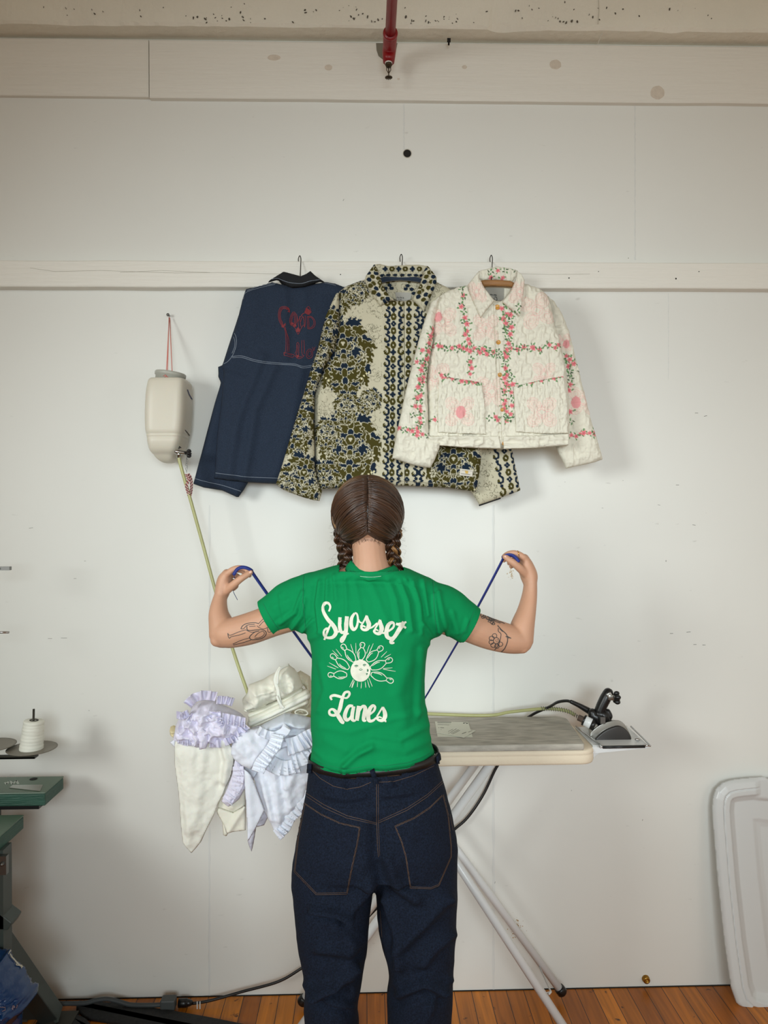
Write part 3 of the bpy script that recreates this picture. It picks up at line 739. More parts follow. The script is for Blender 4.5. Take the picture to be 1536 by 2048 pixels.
mb.sweep([(c[0]+.0065*math.cos(t), c[1], c[2]+.0075*math.sin(t)) for t in np.linspace(-2.4, 1.6, 14)], .0009, 6); mb.build('hair_tie', mat('tie', (46, 32, 28), .5), body)

# ---------------------------------------------------------------- tee shirt
T = MB()
left = [(1152, 650), (1160, 612), (1200, 607), (1240, 606), (1263, 612.5), (1285, 620.5), (1308, 624.4), (1355, 623.4), (1404, 621.5), (1453, 622), (1482, 625), (1504, 623), (1521, 620.5), (1556, 621)]
right = [(1152, 838), (1160, 862), (1200, 868), (1240, 868), (1262, 866), (1279, 859.7), (1297, 854), (1326, 850), (1375, 849), (1404, 850), (1443, 857.8), (1480, 859.7), (1504, 868.5), (1556, 872)]
rows = []
for py in np.r_[np.arange(1152, 1556, 8.0), 1556.0]:
    xl = np.interp(py, *zip(*left)); xr = np.interp(py, *zip(*right))
    d = np.interp(py, [1152, 1165, 1190, 1250, 1330, 1420, 1500, 1556], [.065, .082, .098, .108, .105, .095, .104, .118])
    rows.append((py, xl, xr, d, d*1.0))
v, f = loft(rows, YB, 56, 2.35); T.add(v, f)
# yoke and collar
v, f = capsule([V(628, 1170, YB), V(680, 1152, YB-.004), V(742, 1143, YB-.010), V(806, 1157, YB-.004), V(852, 1180, YB)], [(.030, .05), (.0265, .068), (.030, .075), (.0265, .068), (.030, .05)], 24, ref=(0, 1, 0)); T.add(v, f)
v, f = sweep([V(743, 1124, YB-.004), V(743.5, 1132, YB-.006), V(743, 1142, YB-.006), V(742, 1160, YB-.008)], [(.0475, .053), (.0495, .056), (.056, .066), (.075, .078)], 40, ref=(0, 1, 0)); T.add(v, f)
def sleeve(pts):
    v, f = sweep(crv([tuple(V(a, b, c))+(r1, r2) for a, b, c, r1, r2 in pts], 8)[:, :3], [tuple(q) for q in crv([tuple(V(a, b, c))+(r1, r2) for a, b, c, r1, r2 in pts], 8)[:, 3:5]], 32, ref=(0, 1, 0)); T.add(v, f)
# sleeve sections: centre midway between the upper and lower silhouette
def sl(ul, ll, y, dp):
    a = V(*ul, y); b = V(*ll, y); return ((ul[0]+ll[0])/2, (ul[1]+ll[1])/2, y, (a-b).length/2, dp)
sleeve([sl((672, 1146), (690, 1262), YB, .075), sl((625, 1144), (650, 1268), YB, .068), sl((596, 1150), (622, 1266), -.678, .062), sl((570, 1162), (592, 1261), -.672, .056), sl((541, 1184), (571, 1262), -.665, .051), sl((514, 1203), (549, 1272), -.655, .048)])
sleeve([sl((812, 1156), (795, 1268), YB, .075), sl((850, 1157), (830, 1276), YB, .068), sl((874, 1160), (856, 1276), -.678, .062), sl((900, 1173), (881, 1265), -.672, .056), sl((933, 1196), (901, 1275), -.665, .051), sl((961, 1218), (921, 1287), -.655, .048)])
tee = remesh('tee_shirt', T.v, T.f, 0.0036, M_tee, person, smooth=6)
# wrinkles
co = getco(tee); no = getno(tee); px, py = topx(co)
tf = [([(640, 1165), (634, 1210), (640, 1262)], 5, .0035), ([(655, 1160), (652, 1215)], 4, .0025), ([(668, 1152), (672, 1200)], 4, .0020), ([(690, 1158), (693, 1215), (690, 1250)], 4, .0016), ([(708, 1162), (722, 1230)], 6, .0016), ([(735, 1158), (748, 1185), (770, 1240)], 8, .0022),
      ([(775, 1160), (790, 1200), (800, 1260)], 6, .0024), ([(800, 1165), (815, 1205), (822, 1260)], 5, .0026), ([(825, 1165), (838, 1210), (842, 1265)], 5, .0026), ([(845, 1160), (856, 1230)], 4, .0022), ([(812, 1160), (828, 1180)], 3, .0015),
      ([(560, 1245), (590, 1225), (605, 1185)], 5, .0030), ([(585, 1256), (603, 1232), (610, 1200)], 4, .0030), ([(605, 1262), (628, 1240)], 4, .0028), ([(548, 1215), (575, 1200)], 7, .0015), ([(560, 1190), (566, 1232)], 4, .0012),
      ([(878, 1262), (872, 1225), (868, 1190)], 5, .0030), ([(895, 1268), (884, 1225), (876, 1185)], 5, .0026), ([(915, 1265), (905, 1225)], 5, .0020), ([(930, 1262), (935, 1240)], 4, .0014), ([(862, 1272), (845, 1250)], 5, .003),
      ([(640, 1452), (700, 1462), (770, 1440), (848, 1420)], 8, .0022), ([(688, 1532), (712, 1510), (742, 1492)], 7, .0045), ([(722, 1500), (760, 1492), (810, 1500), (856, 1478)], 10, .0032), ([(745, 1470), (800, 1478), (852, 1450)], 8, .0030), ([(650, 1480), (690, 1500)], 9, .0018), ([(636, 1420), (650, 1380), (640, 1330)], 7, .0020),
      ([(805, 1440), (790, 1390), (810, 1330)], 16, .0045), ([(835, 1430), (838, 1350), (842, 1300)], 7, .0030), ([(628, 1500), (648, 1518), (690, 1532)], 6, .002), ([(760, 1530), (820, 1520), (860, 1505)], 6, .0018), ([(600, 1282), (630, 1272), (655, 1262)], 7, .0024), ([(856, 1288), (835, 1272), (818, 1262)], 7, .0024)]
amp = folds(px, py, tf)-.4*folds(px+7, py+3, tf)
backm = np.clip(-no[:, 1]*2+.3, 0, 1)
amp = 2.1*amp*backm+.0030*fbm(px/26, py/40, 3)
co += no*amp[:, None]; 
# hem line curve: drop everything below the hem, open the sleeves and neck
hemx = [600, 621.5, 649, 688, 717, 740.6, 772, 815, 844, 869.5, 890]; hemy = [1521, 1525, 1539, 1547.6, 1544.7, 1540, 1541, 1535, 1525, 1509.5, 1500]
setco(tee, co)
hem_py = np.interp(px, hemx, hemy)
bm = bmesh.new(); bm.from_mesh(tee.data)
px, py = topx(co)
# sleeve ends: planes
def plane(p0, p1, side):
    a = V(*p0, -.655); b = V(*p1, -.655); d = (b-a).normalized(); n_ = Vector((d.z, 0, -d.x)); 
    if n_.x*side < 0: n_ = -n_
    return a, n_
pl, nl = plane((517, 1204), (552, 1268.7), -1); pr, nr = plane((957, 1222), (923.5, 1284), 1)
neckc = V(743, 1128, YB-.004); nn = Vector((.03, -.42, 1)).normalized()
geom = bm.verts[:]+bm.edges[:]+bm.faces[:]
def cut(test, co_, no_):
    vs_ = set(v_ for v_ in bm.verts if test(v_.co)); fs_ = [f_ for f_ in bm.faces if all(v_ in vs_ for v_ in f_.verts)]; es_ = set(e_ for f_ in fs_ for e_ in f_.edges); vv_ = set(v_ for f_ in fs_ for v_ in f_.verts)
    bmesh.ops.bisect_plane(bm, geom=list(vv_)+list(es_)+fs_, plane_co=co_, plane_no=no_, clear_outer=True)
xl_, xr_ = V(604, 1240, YB).x, V(872, 1240, YB).x
cut(lambda c_: c_.x < xl_, pl, nl); cut(lambda c_: c_.x > xr_, pr, nr)
zc_ = V(742, 1142, YB).z
cut(lambda c_: c_.z > zc_-.02 and abs(c_.x-neckc.x) < .075, neckc+Vector((0, 0, -.012)), Vector((0, .0, 1)))
kill = []
c_ = np.array([v_.co[:] for v_ in bm.verts]); px, py = topx(c_); hy = np.interp(px, hemx, hemy)
yfrac = np.clip((c_[:, 1]-(YB-.1))/.2, 0, 1)
over = py > hy
# pull the row that crosses the hem up onto it
near = (py > hy-2.2) & (py < hy+4.5)
for i in np.where(near)[0]:
    q = P(px[i], hy[i], c_[i, 1]); bm.verts[i].co = Vector(q.tolist()) if hasattr(bm.verts, 'ensure_lookup_table') and not bm.verts.ensure_lookup_table() else bm.verts[i].co
bm.verts.ensure_lookup_table()
far = [bm.verts[i] for i in np.where((py >= hy+4.5))[0]]
bmesh.ops.delete(bm, geom=far, context='VERTS')
bm.to_mesh(tee.data); bm.free()
tee.data.polygons.foreach_set('use_smooth', np.ones(len(tee.data.polygons), bool))
so = tee.modifiers.new('cloth', 'SOLIDIFY'); so.thickness = .0022; so.offset = -1
# ribbed collar band round the neck
vs = []; fs = []; nk = 64
for (cx, hw, yc, dp, dpf, back_, side_l, side_r, front_) in ((744.5, 41.5, -.683, .049, .052, 1135.5, 1120.5, 1129.5, 1150), (744.5, 44.0, -.684, .0535, .058, 1137, 1122, 1130.5, 1153), (744.5, 49.5, -.685, .0635, .066, 1145, 1128, 1134.5, 1164), (744.5, 55, -.686, .074, .076, 1153, 1137, 1143, 1174), (744.5, 54, -.686, .070, .070, 1157, 1143, 1147, 1176)):
    for k in range(nk):
        t = 2*math.pi*k/nk; c1, s1 = math.cos(t), math.sin(t)
        side = side_r if c1 > 0 else side_l; py = side+((back_ if s1 < 0 else front_)-side)*abs(s1)**1.6
        q = P(cx+hw*c1, py, yc); vs.append((q[0], yc+(dpf if s1 > 0 else dp)*s1, q[2]))
for i in range(4):
    for k in range(nk): fs.append((i*nk+k, i*nk+(k+1) % nk, (i+1)*nk+(k+1) % nk, (i+1)*nk+k))
col_ = mk('collar', vs, fs, M_tee, tee); so = col_.modifiers.new('t', 'SOLIDIFY'); so.thickness = .003; so.offset = 1
bt = bvh_of([tee, col_])
# turned hem band
vs = []; fs = []; pv = None
for x in np.arange(621.5, 871, 1.5):
    hy_ = np.interp(x, hemx, hemy); h = hit(bvh_of([tee]) if pv is None else pv, x, hy_-9, .0012)
    if pv is None: pv = bvh_of([tee])
    if h is None: continue
    q = P(x, hy_+.5, h.y-.0006); k = len(vs); vs += [h, Vector(q.tolist()), Vector((q[0], q[1]+.003, q[2]+.001))]
    if k: fs += [(k-3, k, k+1, k-2), (k-2, k+1, k+2, k-1)]
hbn = mk('hem_band', vs, fs, M_tee, tee)
# seams: collar rib, sleeve seams, hems
M_seamT = mat('green_seam', (0, 120, 74), 0.85)
def dbl(pts, d, w_=.7): 
    p = np.array(pts, float); t = np.gradient(p, axis=0); n_ = np.stack([-t[:, 1], t[:, 0]], -1); n_ /= np.linalg.norm(n_, axis=1)[:, None]
    return [(p, w_), (p+n_*d, w_)]
st = []
st += dbl(crv([(691, 1134), (705, 1145), (722, 1151.5), (740, 1153), (765, 1150), (785, 1143), (797, 1137)], 8), -3, .9)
st += [(crv([(607, 1150), (606, 1180), (606.5, 1215), (612, 1262)], 8), 1.2), (crv([(866, 1162), (868, 1200), (870, 1235), (876, 1272)], 8), 1.2)]
st += [(crv([(526, 1207), (541, 1235), (560, 1264)], 8), 1.0), (crv([(948, 1222), (936, 1250), (917, 1280)], 8), 1.0)]
st += [(np.array([(x, np.interp(x, hemx, hemy)-10) for x in range(624, 868, 4)]), .8)]
for q in (st[:2], st[2:3], st[3:4], st[4:5], st[5:6], st[6:]): ribbons('seam', q, bt, M_seamT, tee, .0009, 2)
st = [(crv([(720, 1152), (740, 1154.5), (762, 1152)], 8), 1.0)]
ribbons('label_stitch', st, bt, mat('pale_thread', (150, 200, 170), .7), tee, .0012, 2)
# -- lettering, hand drawn strokes in crop pixels
K = crop(600, 1160, 5.121)
def S(pts, wd, n=8): 
    w_ = wd if not np.isscalar(wd) else [wd]*len(pts)
    a = crv([tuple(p)+(q/5.121,) for p, q in zip(K(pts), w_)], n); return (a[:, :2], a[:, 2])
W_ = 30
lt = []
# S
lt += [S([(298, 322), (312, 275), (292, 240), (258, 238), (238, 275), (245, 330), (285, 400), (330, 450), (362, 500), (368, 545), (335, 585), (280, 588), (248, 560), (250, 520), (278, 498), (300, 510)], [18, 22, 26, 30, 32, 34, 38, 42, 44, 40, 34, 26, 24, 22, 22, 16]),
       S([(318, 450), (285, 520), (252, 612)], [14, 22, 20])]
# y
lt += [S([(412, 382), (408, 440), (412, 505), (434, 538), (466, 520)], [36, 36, 36, 30, 20]), S([(482, 372), (476, 440), (470, 530), (448, 600), (428, 632), (420, 605), (445, 575), (500, 545)], [38, 40, 40, 34, 26, 22, 18, 16]), S([(365, 530), (395, 530), (412, 508)], [18, 18, 18])]
# o
lt += [S([(560, 340), (530, 390), (524, 460), (548, 506), (580, 480), (594, 410), (586, 350), (560, 338)], [22, 34, 40, 34, 24, 22, 20, 20]), S([(590, 378), (612, 430), (648, 440)], [14, 16, 14])]
# s s
lt += [S([(680, 362), (655, 420), (620, 478)], [16, 18, 16]), S([(682, 365), (690, 410), (706, 455), (690, 500), (652, 510), (628, 488), (645, 470), (672, 482)], [24, 40, 46, 38, 26, 24, 18, 14]), S([(700, 500), (745, 480), (790, 440)], [16, 18, 16])]
lt += [S([(818, 405), (795, 455), (765, 505)], [16, 18, 16]), S([(820, 408), (826, 450), (836, 500), (815, 545), (778, 545), (758, 522), (778, 508), (802, 520)], [24, 40, 46, 38, 26, 24, 18, 14]), S([(830, 540), (870, 540), (912, 512)], [18, 20, 18])]
# e t
lt += [S([(905, 525), (950, 490), (962, 452), (940, 435), (905, 458), (885, 520), (890, 575), (925, 598), (960, 580), (990, 545)], [20, 22, 24, 30, 40, 44, 42, 34, 22, 18]),
       S([(1062, 430), (1020, 500), (975, 570), (930, 630), (945, 645), (966, 640)], [40, 42, 40, 36, 24, 16]), S([(985, 448), (1030, 462), (1085, 492)], [26, 28, 22]), S([(1000, 448), (1040, 440), (1090, 430)], [14, 16, 20])]
# L
nsy = len(lt)
lt += [S([(328, 1228), (316, 1196), (350, 1180), (400, 1190), (440, 1204)], [18, 26, 28, 28, 24]), S([(440, 1204), (482, 1205), (508, 1170), (498, 1145), (462, 1152), (440, 1195), (425, 1250), (412, 1310), (388, 1362), (350, 1384), (310, 1374), (304, 1340), (330, 1322), (362, 1340), (400, 1400), (432, 1450), (455, 1462)], [14, 20, 24, 26, 26, 30, 38, 40, 34, 28, 26, 24, 24, 34, 44, 40, 24])]
# a
lt += [S([(545, 1290), (505, 1290), (475, 1335), (460, 1395), (480, 1432), (515, 1410), (540, 1350), (550, 1295)], [26, 32, 38, 40, 36, 24, 22, 20]), S([(552, 1292), (538, 1360), (534, 1420), (556, 1440), (578, 1425)], [34, 38, 36, 24, 16])]
# n
lt += [S([(604, 1288), (596, 1350), (582, 1438)], [40, 44, 40]), S([(596, 1370), (632, 1300), (660, 1295), (668, 1330), (655, 1390), (652, 1435), (680, 1440)], [16, 26, 36, 42, 40, 32, 18])]
# e
lt += [S([(702, 1385), (755, 1340), (768, 1300), (745, 1285), (715, 1320), (698, 1385), (708, 1438), (745, 1440), (785, 1405)], [18, 22, 26, 30, 40, 44, 38, 28, 18])]
# s
lt += [S([(846, 1298), (815, 1350), (785, 1400)], [16, 18, 16]), S([(846, 1300), (866, 1350), (870, 1400), (845, 1436), (810, 1436), (790, 1418), (812, 1402), (838, 1412)], [26, 40, 44, 34, 26, 24, 18, 14]), S([(862, 1420), (872, 1442), (884, 1446)], [22, 20, 16])]
nL = 15
ribbons('printed_word', lt[:nsy], bt, M_print, tee, .0012, 1.2, 3); ribbons('printed_word', lt[nsy:], bt, M_print, tee, .0012, 1.2, 3)
# bowling pins round a round ball
pins = []
def pin(bx, by, tx, ty, w_, name=None):
    """outline pin from base to head in crop px"""
    b = np.array([bx, by], float); t = np.array([tx, ty], float); L = np.linalg.norm(t-b); d = (t-b)/L; n_ = np.array([-d[1], d[0]])
    prof = [(0, .34), (.05, .52), (.22, .92), (.38, 1.0), (.52, .80), (.64, .46), (.70, .36), (.76, .46), (.84, .60), (.92, .58), (.98, .34), (1.0, .0)]
    o1 = [tuple(b+d*L*u+n_*w_*q) for u, q in prof]; o2 = [tuple(b+d*L*u-n_*w_*q) for u, q in prof][::-1]
    pins.append(S(o1+o2[1:]+[o1[0]], 8, 4)); pins.append(S([tuple(b+d*L*.68+n_*w_*.4), tuple(b+d*L*.70-n_*w_*.4)], 7, 3))
    pins.append(S([tuple(b+d*L*.10-n_*w_*.42), tuple(b+d*L*.32-n_*w_*.66), tuple(b+d*L*.46-n_*w_*.50)], [4, 9, 3], 4))
    pins.append(S([tuple(b+d*L*.80-n_*w_*.25), tuple(b+d*L*.90-n_*w_*.3)], [5, 8], 3))
pin(480, 970, 290, 970, 40); pin(500, 905, 318, 762, 40); pin(562, 832, 430, 660, 40); pin(622, 815, 642, 638, 40); pin(690, 828, 845, 680, 42); pin(725, 905, 945, 808, 42); pin(730, 960, 955, 1040, 42)
for a in ((282, 880, 370, 912), (300, 845, 395, 900), (335, 718, 395, 780), (370, 705, 430, 780), (520, 655, 548, 745), (572, 645, 574, 750), (712, 665, 682, 750), (750, 650, 705, 755), (890, 730, 830, 790), (930, 758, 865, 795), (945, 898, 850, 905), (978, 935, 850, 912),
          (545, 1015, 510, 1095), (560, 1030, 535, 1100), (550, 1020, 530, 1100), (590, 1040, 588, 1095), (630, 1045, 626, 1108), (668, 1040, 675, 1100), (690, 1020, 712, 1100), (705, 1000, 740, 1088)):
    pins.append(S([a[:2], ((a[0]+a[2])/2, (a[1]+a[3])/2), a[2:]], [3, 6, 5], 3))
ribbons('printed_pins', pins, bt, M_print, tee, .0012, 1.2, 1)
ball = [(620+102*math.cos(t), 928+112*math.sin(t)) for t in np.linspace(0, 2*math.pi, 40)[:-1]]
patch('printed_ball', K(ball), bt, M_print, tee, .0011, 1.6, False)
fm = mat('print_green', (30, 110, 74), .8)
fc = [S([(560, 880), (578, 872), (595, 880)], 9, 3), S([(568, 888), (585, 884)], 6, 3), S([(645, 872), (660, 862), (676, 868)], 9, 3), S([(652, 880), (668, 874)], 6, 3), S([(605, 916), (622, 922), (640, 914)], 6, 3), S([(612, 908), (632, 902)], 4, 3), S([(690, 910), (690, 938)], 8, 3), S([(698, 912), (700, 934)], 6, 3), S([(676, 955), (692, 962)], 8, 3), S([(680, 970), (690, 950)], 6, 3)]
ribbons('ball_face', fc, bt, fm, tee, .0018, 1.0, 1)

# ---------------------------------------------------------------- jeans
J = MB()
oL = [(1520, 623), (1535, 617.5), (1588, 611), (1634, 600), (1674, 592), (1727, 585.4), (1767, 584), (1821, 589.4), (1874, 595), (1928, 604), (1968, 611), (2008, 608), (2048, 609.5), (2180, 606), (2330, 600)]
iL = [(1700, 776), (1735, 764), (1752, 753), (1766, 748), (1794, 744.6), (1834, 739), (1888, 734), (1955, 726), (1995, 718), (2022, 715), (2048, 719), (2180, 722), (2330, 728)]
iR = [(1700, 726), (1735, 740), (1752, 747.5), (1766, 750.5), (1807, 752.7), (1861, 758), (1917, 773), (1955, 776.8), (1995, 773), (2048, 774), (2180, 778), (2330, 780)]
oR = [(1510, 872), (1559, 885), (1594, 894.5), (1634, 905), (1674, 912), (1727, 914.6), (1794, 913), (1874, 910.6), (1955, 905), (2048, 902.5), (2180, 905), (2330, 908)]
rows = []
for py in np.arange(1488, 1722, 8.0):
    d = np.interp(py, [1490, 1560, 1620, 1680, 1760], [.104, .112, .128, .136, .118]); rows.append((py, np.interp(py, *zip(*oL)), np.interp(py, *zip(*oR)), d*.82, d))
v, f = loft(rows, YB, 60, 2.25); J.add(v, f)
for o_, i_, lft in ((oL, iL, 1), (iR, oR, 0)):
    rows = []
    for py in np.r_[np.arange(1690, 2330, 10.0), 2335.0]:
        d = np.interp(py, [1690, 1760, 1850, 2000, 2335], [.105, .112, .104, .096, .098]); rows.append((py, np.interp(py, *zip(*o_)), np.interp(py, *zip(*i_)), d*.9, d))
    v, f = loft(rows, YB, 44, 2.2); J.add(v, f)
jeans = remesh('jeans', J.v, J.f, 0.0046, M_jean, person, smooth=4)
co = getco(jeans); no = getno(jeans); px, py = topx(co)
jf = [([(628, 1818), (660, 1822), (694, 1830)], 8, .008), ([(694, 1830), (715, 1800), (742, 1770)], 12, .010), ([(640, 1985), (680, 1970), (706, 1935)], 12, .010), ([(640, 1900), (700, 1905), (728, 1880)], 14, .005), ([(612, 1968), (650, 2000), (700, 2010)], 9, .006), ([(700, 1885), (690, 1930), (705, 1990)], 10, .004),
      ([(790, 1965), (800, 1900), (850, 1850), (895, 1800)], 14, .008), ([(770, 1800), (790, 1860), (800, 1930)], 10, .006), ([(800, 1990), (850, 1965), (880, 1980)], 12, .007), ([(848, 1930), (870, 1900), (905, 1870)], 12, .006), ([(770, 1720), (790, 1770), (830, 1800)], 14, .006), ([(850, 2045), (870, 2000), (900, 1960)], 10, .005),
      ([(650, 1590), (690, 1598), (730, 1592)], 6, .002), ([(770, 1590), (820, 1585)], 6, .002), ([(690, 1560), (693, 1572)], 2.5, .003), ([(780, 1562), (784, 1572)], 2.5, .003)]
amp = 3.2*(folds(px, py, jf)-.6*folds(px+4, py-13, jf))*np.clip(-no[:, 1]*1.7-.25, 0, 1)+.007*fbm(px/34, py/50, 3)
# seat: soft cleft under the yoke
amp -= .016*np.exp(-(segdist(px, py, [(753, 1650), (755, 1760)])/16)**2)*np.clip(-no[:, 1], 0, 1)
co += no*amp[:, None]; setco(jeans, co)
bm = bmesh.new(); bm.from_mesh(jeans.data); c_ = np.array([v_.co[:] for v_ in bm.verts]); px, py = topx(c_)
wx = [600, 620, 650, 690, 745, 800, 840, 875, 890]; wy = [1527, 1531, 1546, 1556, 1554, 1549, 1538, 1518, 1512]
bm.verts.ensure_lookup_table(); far = [bm.verts[i] for i in np.where((py < np.interp(px, wx, wy)-1) & (py < 1600))[0]]; bmesh.ops.delete(bm, geom=far, context='VERTS'); bm.to_mesh(jeans.data); bm.free()
jeans.data.polygons.foreach_set('use_smooth', np.ones(len(jeans.data.polygons), bool))
so = jeans.modifiers.new('cloth', 'SOLIDIFY'); so.thickness = .0025; so.offset = -1
bj = bvh_of([jeans])
KJ = crop(560, 1500, 3.737)
# pockets
pk = [KJ([(178, 388), (300, 470), (450, 540), (605, 575), (585, 700), (545, 880), (505, 1085), (268, 1090), (100, 915), (130, 640)]),
      KJ([(852, 565), (1000, 500), (1120, 420), (1222, 320), (1262, 480), (1285, 720), (1285, 800), (1250, 880), (1190, 1020), (1130, 1045), (970, 1040), (935, 800), (900, 680)])]
for pts in pk:
    po = patch('back_pocket', pts, bj, M_jean, jeans, .0028, 3.2)
    if po: bp_ = bvh_of([po, jeans]); q = np.array(pts+[pts[0]]); cen = q[:-1].mean(0); inn = cen+(q-cen)*.975; inn2 = cen+(q-cen)*.945; ribbons('pocket_stitching', [(inn, .8), (inn2, .7)], bvh_of([po]), M_thread, po, .0006, 2)
st = [(KJ([(150+90, 150), (300, 210), (400, 270), (500, 292), (600, 275), (680, 240)]), .8), (KJ([(740, 240), (850, 235), (1000, 190), (1150, 118)]), .8),
      (KJ([(198, 322), (330, 410), (500, 490), (722, 545)]), .8), (KJ([(200, 345), (330, 432), (500, 508), (722, 556)]), .7), (KJ([(735, 545), (950, 450), (1100, 350), (1222, 240)]), .8), (KJ([(735, 530), (950, 432), (1100, 332), (1218, 225)]), .7),
      (KJ([(722, 250), (722, 545), (728, 700), (738, 800)]), .8), (KJ([(735, 250), (736, 545), (743, 700), (748, 790)]), .6), (KJ([(1268, 480), (1290, 600)]), .6), (KJ([(765, 1400), (750, 1200)]), .6)]
for q in (st[:2], st[2:4], st[4:6], st[6:8], st[8:9], st[9:]): ribbons('stitching', q, bj, M_thread, jeans, .0009, 2)
# belt and loops follow the waistband
bw = MB()
def waist_ring(dy, grow):
    pts = []
    for k in range(72):
        t = 2*math.pi*k/72; ct, st_ = math.cos(t), math.sin(t); ex = 2.25
        u = math.copysign(abs(ct)**(2/ex), ct); w_ = math.copysign(abs(st_)**(2/ex), st_)
        pyc = np.interp(747+122*u, wx, wy)+dy
        a = P(620-grow, pyc, YB); b = P(874+grow, pyc, YB); x = (a[0]+b[0])/2+(b[0]-a[0])/2*u
        pts.append((x, YB+(.084 if w_ > 0 else .1035)*w_, P(747, pyc, YB-.1035*abs(w_))[2]))
    return pts
A = waist_ring(-16, 2.5); Bq = waist_ring(0, 3.5); vs = A+Bq; fs = [(k, (k+1) % 72, 72+(k+1) % 72, 72+k) for k in range(72)]
belt = mk('belt', vs, fs, M_belt, person); so = belt.modifiers.new('thick', 'SOLIDIFY'); so.thickness = .0035; so.offset = 0
bb = bvh_of([belt, jeans])
for x0, x1, ya, yb, w_ in ((744, 752, 1538, 1566, 10), (623.5, 622, 1527, 1547, 7), (872, 874, 1507, 1528, 7)):
    pts = [(x0+(x1-x0)*t, ya+(yb-ya)*t) for t in np.linspace(0, 1, 8)]; vs = []; fs = []
    for p in pts:
        for k in (-1, 1):
            h = hit(bb, p[0]+k*w_/2, p[1], .004) or hit(bb, p[0], p[1], .004) or V(p[0]+k*w_/2, p[1], YB-.02); vs.append(h)
    for i in range(7): fs.append((2*i, 2*i+1, 2*i+3, 2*i+2))
    o = mk('belt_loop', vs, fs, M_jean, jeans); so = o.modifiers.new('t', 'SOLIDIFY'); so.thickness = .003
# shoes below the frame
for x in (V(660, 2330, YB).x, V(843, 2330, YB).x):
    mb = MB(); mb.add(*capsule([(x, YB-.045, .040), (x, YB+.05, .040), (x, YB+.17, .030)], [(.045, .040), (.047, .040), (.040, .028)], 16)); so_ = mb.build('shoe', mat('black_shoe', (28, 26, 26), .5), person)
# ---------------------------------------------------------------- tattoos
bb_ = bvh_of([body]); A6 = crop(400, 1080, 5.486); A7 = crop(840, 1080, 5.908)
def TA(K_, pts, w_=1.1, n=5): return (crv(K_(pts), n), w_)
lt = [TA(A6, [(305, 1022), (312, 1060), (325, 1078), (345, 1060), (430, 1042), (500, 1018)]), TA(A6, [(305, 1022), (330, 1045), (420, 1010), (500, 985)]), TA(A6, [(448, 975), (470, 940), (520, 915), (600, 908), (640, 915)], 1.4), TA(A6, [(448, 975), (480, 972), (520, 935), (600, 925)], 1.2), TA(A6, [(515, 945), (520, 985), (560, 992), (620, 985), (690, 985), (725, 1010), (715, 1050), (670, 1080), (600, 1092), (560, 1090), (545, 1060), (600, 1010), (650, 998)], 1.5),
      TA(A6, [(600, 1060), (640, 1020), (690, 1000), (705, 1030), (660, 1068), (600, 1075)]), TA(A6, [(550, 1070), (450, 1100), (360, 1140)]), TA(A6, [(365, 1150), (470, 1125), (560, 1095)]), TA(A6, [(640, 920), (690, 870), (705, 860)]), TA(A6, [(650, 945), (690, 900), (720, 885)]), TA(A6, [(500, 985), (560, 1010), (600, 1008)]), TA(A6, [(625, 940), (650, 960), (700, 975), (760, 950)]), TA(A6, [(740, 965), (750, 1010), (790, 1000)]), TA(A6, [(540, 950), (610, 945)]),
      TA(A7, [(915, 1010), (960, 1060), (1015, 1110), (1030, 1150), (1032, 1200), (1000, 1280), (960, 1325), (990, 1332)], 1.6), TA(A7, [(1010, 1140), (1045, 1148), (1075, 1162)], 1.8), TA(A7, [(1035, 1135), (1050, 1165)], 1.4), TA(A7, [(925, 1040), (925, 1080), (955, 1110), (945, 1180), (925, 1240), (880, 1300)], 1.3), TA(A7, [(940, 1050), (975, 1085)], 1)]
for k in range(6):
    t = math.radians(110+k*42); cx, cy = 900+60*math.cos(t), 1190-62*math.sin(t)
    lt.append(TA(A7, [(cx+(30+4*(k % 2))*math.cos(q)*.9, cy+26*math.sin(q)) for q in np.linspace(t-1.9+3.14*0, t+4.4, 10)], 1.2))
lt.append(TA(A7, [(900+34*math.cos(q), 1188+36*math.sin(q)) for q in np.linspace(0, 6.28, 14)], 1.3)); lt += [TA(A7, [(892, 1178), (895, 1190)], 1), TA(A7, [(912, 1172), (914, 1184)], 1), TA(A7, [(896, 1200), (906, 1204), (916, 1196)], .9)]
rr = random.Random(3)
for cx, cy in ((730, 890), (760, 905), (745, 915), (800, 925), (835, 945), (850, 975), (820, 960), (880, 935), (865, 990), (775, 880)):
    lt.append(TA(A7, [(cx+rr.uniform(14, 24)*math.cos(q), cy+rr.uniform(10, 18)*math.sin(q)) for q in np.linspace(0, 7, 9)], 1.3))
lt += [TA(A7, [(700, 850), (800, 905), (900, 950), (1000, 988)], 1.4), TA(A7, [(780, 930), (850, 950), (950, 985)], 1.2)]
for side in (0, 1):
    ribbons('tattoo', [q for q in lt if (np.mean(q[0][:, 0]) > 740) == bool(side)], bb_, M_ink, body, .0006, 1.0)
